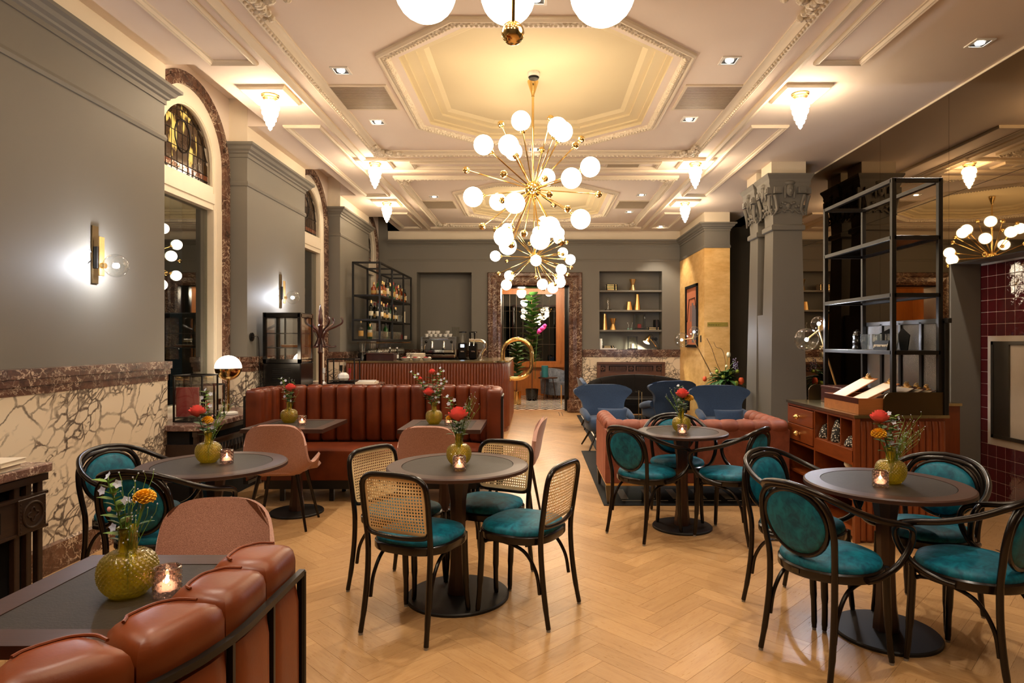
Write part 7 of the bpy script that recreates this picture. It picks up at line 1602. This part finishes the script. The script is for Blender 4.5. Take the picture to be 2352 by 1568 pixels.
# ================================================================ LOBBY FURNITURE
def fig(name, lab, loc, h, n, sp, seed):
    root = thing(name, lab, 'plant', loc); random.seed(seed); b = MB(); b.tube([(0, 0, 0), (.02, 0, h * .5), (-.01, 0, h)], .012, 6); b.build('stem', M['wood_mid'], root); b = MB()
    for k in range(n):
        t = .30 + .70 * k / n; a = k * 2.4; leafm(b, (0, 0, h * t), (math.cos(a) * .8, math.sin(a) * .8, .6), sp * (1.15 - .5 * abs(t - .6)), sp * .34, .35)
    b.build('leaves', M['leaf'], root, smooth=60, fix=False); return root
solid('brass_planter', [(0, 0), (.11, 0), (.11, .30), (.105, .30), (.1, .25), (0, .25)], M['brass'], (-.45, 14.6, 0), 'tall brass planter on the lobby zigzag floor', 'planter')
fig('fiddle_leaf_fig', 'tall fiddle leaf fig seen through the doorway', (-.10, 15.6, .20), 2.45, 46, .34, 1); fig('fiddle_leaf_fig', 'shorter dark leafy plant in the brass planter beyond the doorway', (-.45, 14.6, .26), 1.15, 34, .28, 2)
solid('dark_planter', [(0, 0), (.14, 0), (.16, .28), (.15, .28), (.14, .22), (0, .22)], M['black_gl'], (-.10, 15.6, 0), 'dark planter of the tall fig beyond the doorway', 'planter')
root = thing('orchid', 'magenta orchid sprays among the fig leaves', 'flower', (-.02, 15.2, .55)); b = MB(); b.tube(spline([(0, 0, 0), (.02, 0, .6), (.08, 0, 1.1), (.22, 0, 1.28)]), .006, 6); b.build('stem', M['leaf'], root)
M['magenta'] = plain('magenta_petal', srgb(206, 60, 160), .5)
b = MB()
for k in range(12): b.sphere((.08 + .014 * k, -.02 * (k % 3), 1.12 + .012 * k + .03 * (k % 2)), .045, 7, 5, (1, .4, 1))
b.build('blooms', M['magenta'], root)
root = thing('side_table', 'small dark round side table in the lobby', 'table', (.30, 15.8, 0)); b = MB(); b.lathe([(0, .53), (.24, .53), (.24, .555), (0, .555)], 24); b.build('top', M['wood_table'], root)
for k in range(3): a = k * 2.1; b = MB(); b.tube([(.2 * math.cos(a), .2 * math.sin(a), 0), (.12 * math.cos(a), .12 * math.sin(a), .53)], .012, 6); b.build('leg', M['wood_table'], root)
solid('teal_cylinder', [(0, 0), (.085, 0), (.085, .29), (0, .29)], plain('teal_lacquer', srgb(40, 120, 134), .4), (.22, 15.8, .556), 'teal cylinder lamp base on the lobby side table', 'vase')
root = thing('tub_chair', 'grey blue velvet tub armchair in the lobby', 'armchair', (.95, 15.9, 0)); b = MB(); rows = []
for k in range(17):
    a = PI * (-.12 + 1.24 * k / 16) ; c_, s = math.cos(a), math.sin(a); pl_ = .015 * math.cos(k * 2.5); hh = .66 + .10 * max(0, s); rows.append([(.38 * c_, .36 * s, .12), ((.40 + pl_) * c_, (.38 + pl_) * s, hh - .05), (.35 * c_, .33 * s, hh), ((.27 + pl_) * c_, (.25 + pl_) * s, hh - .05), (.27 * c_, .25 * s, .12)])
b.loft(rows); b.build('tub_back', M['grey_velvet'], root, smooth=60); b = MB(); b.ext([(.30 * math.cos(t), .33 * math.sin(t) - .08) for t in [2 * PI * k / 24 for k in range(24)]], .10, .42); b.build('seat', M['grey_velvet'], root, smooth=40); root.rotation_euler = (0, 0, .5); root.location = (.50, 16.2, .0)
for k in range(4): a = PI / 4 + k * PI / 2; b = MB(); b.tube([(.22 * math.cos(a), .22 * math.sin(a), 0), (.22 * math.cos(a), .22 * math.sin(a), .12)], .014, 6); b.build('leg', M['black'], root)
root = thing('brass_stool_table', 'slim brass legged table cut by the lobby door edge', 'table', (.73, 14.7, 0)); b = MB(); b.cbox((0, 0, .45), (.3, .3, .015), .002); b.build('top', M['smoked'], root, smooth=0)
for x in (-.14, .14):
    for y in (-.14, .14): b = MB(); b.tube([(x, y, 0), (x, y, .44)], .008, 6); b.build('leg', M['brass_s'], root)
# lobby pendant lamp that lights the plants
root = thing('lobby_pendant', 'white glass pendant lamp at the lobby ceiling seen through the doorway', 'ceiling lamp', (-.35, 15.2, 2.62)); b = MB(); b.tube([(0, 0, .1), (0, 0, .68)], .01, 8); b.lathe([(0, .1), (.07, .1), (.09, .06), (0, .06)], 18); b.build('brass_fitting', M['brass'], root); b = MB(); b.lathe([(.0, -.12), (.06, -.11), (.11, -.03), (.10, .05), (0, .06)], 20); b.build('glass_shade', M['e_lobby'], root)
root = thing('lobby_pendant', 'unseen ceiling globe lighting the lobby side wall', 'ceiling lamp', (.4, 14.6, 2.95)); b = MB(); b.tube([(0, 0, .1), (0, 0, .35)], .01, 8); b.build('brass_rod', M['brass'], root); b = MB(); b.sphere((0, 0, 0), .11, 18, 10); b.build('glass_globe', M['e_lobby'], root)
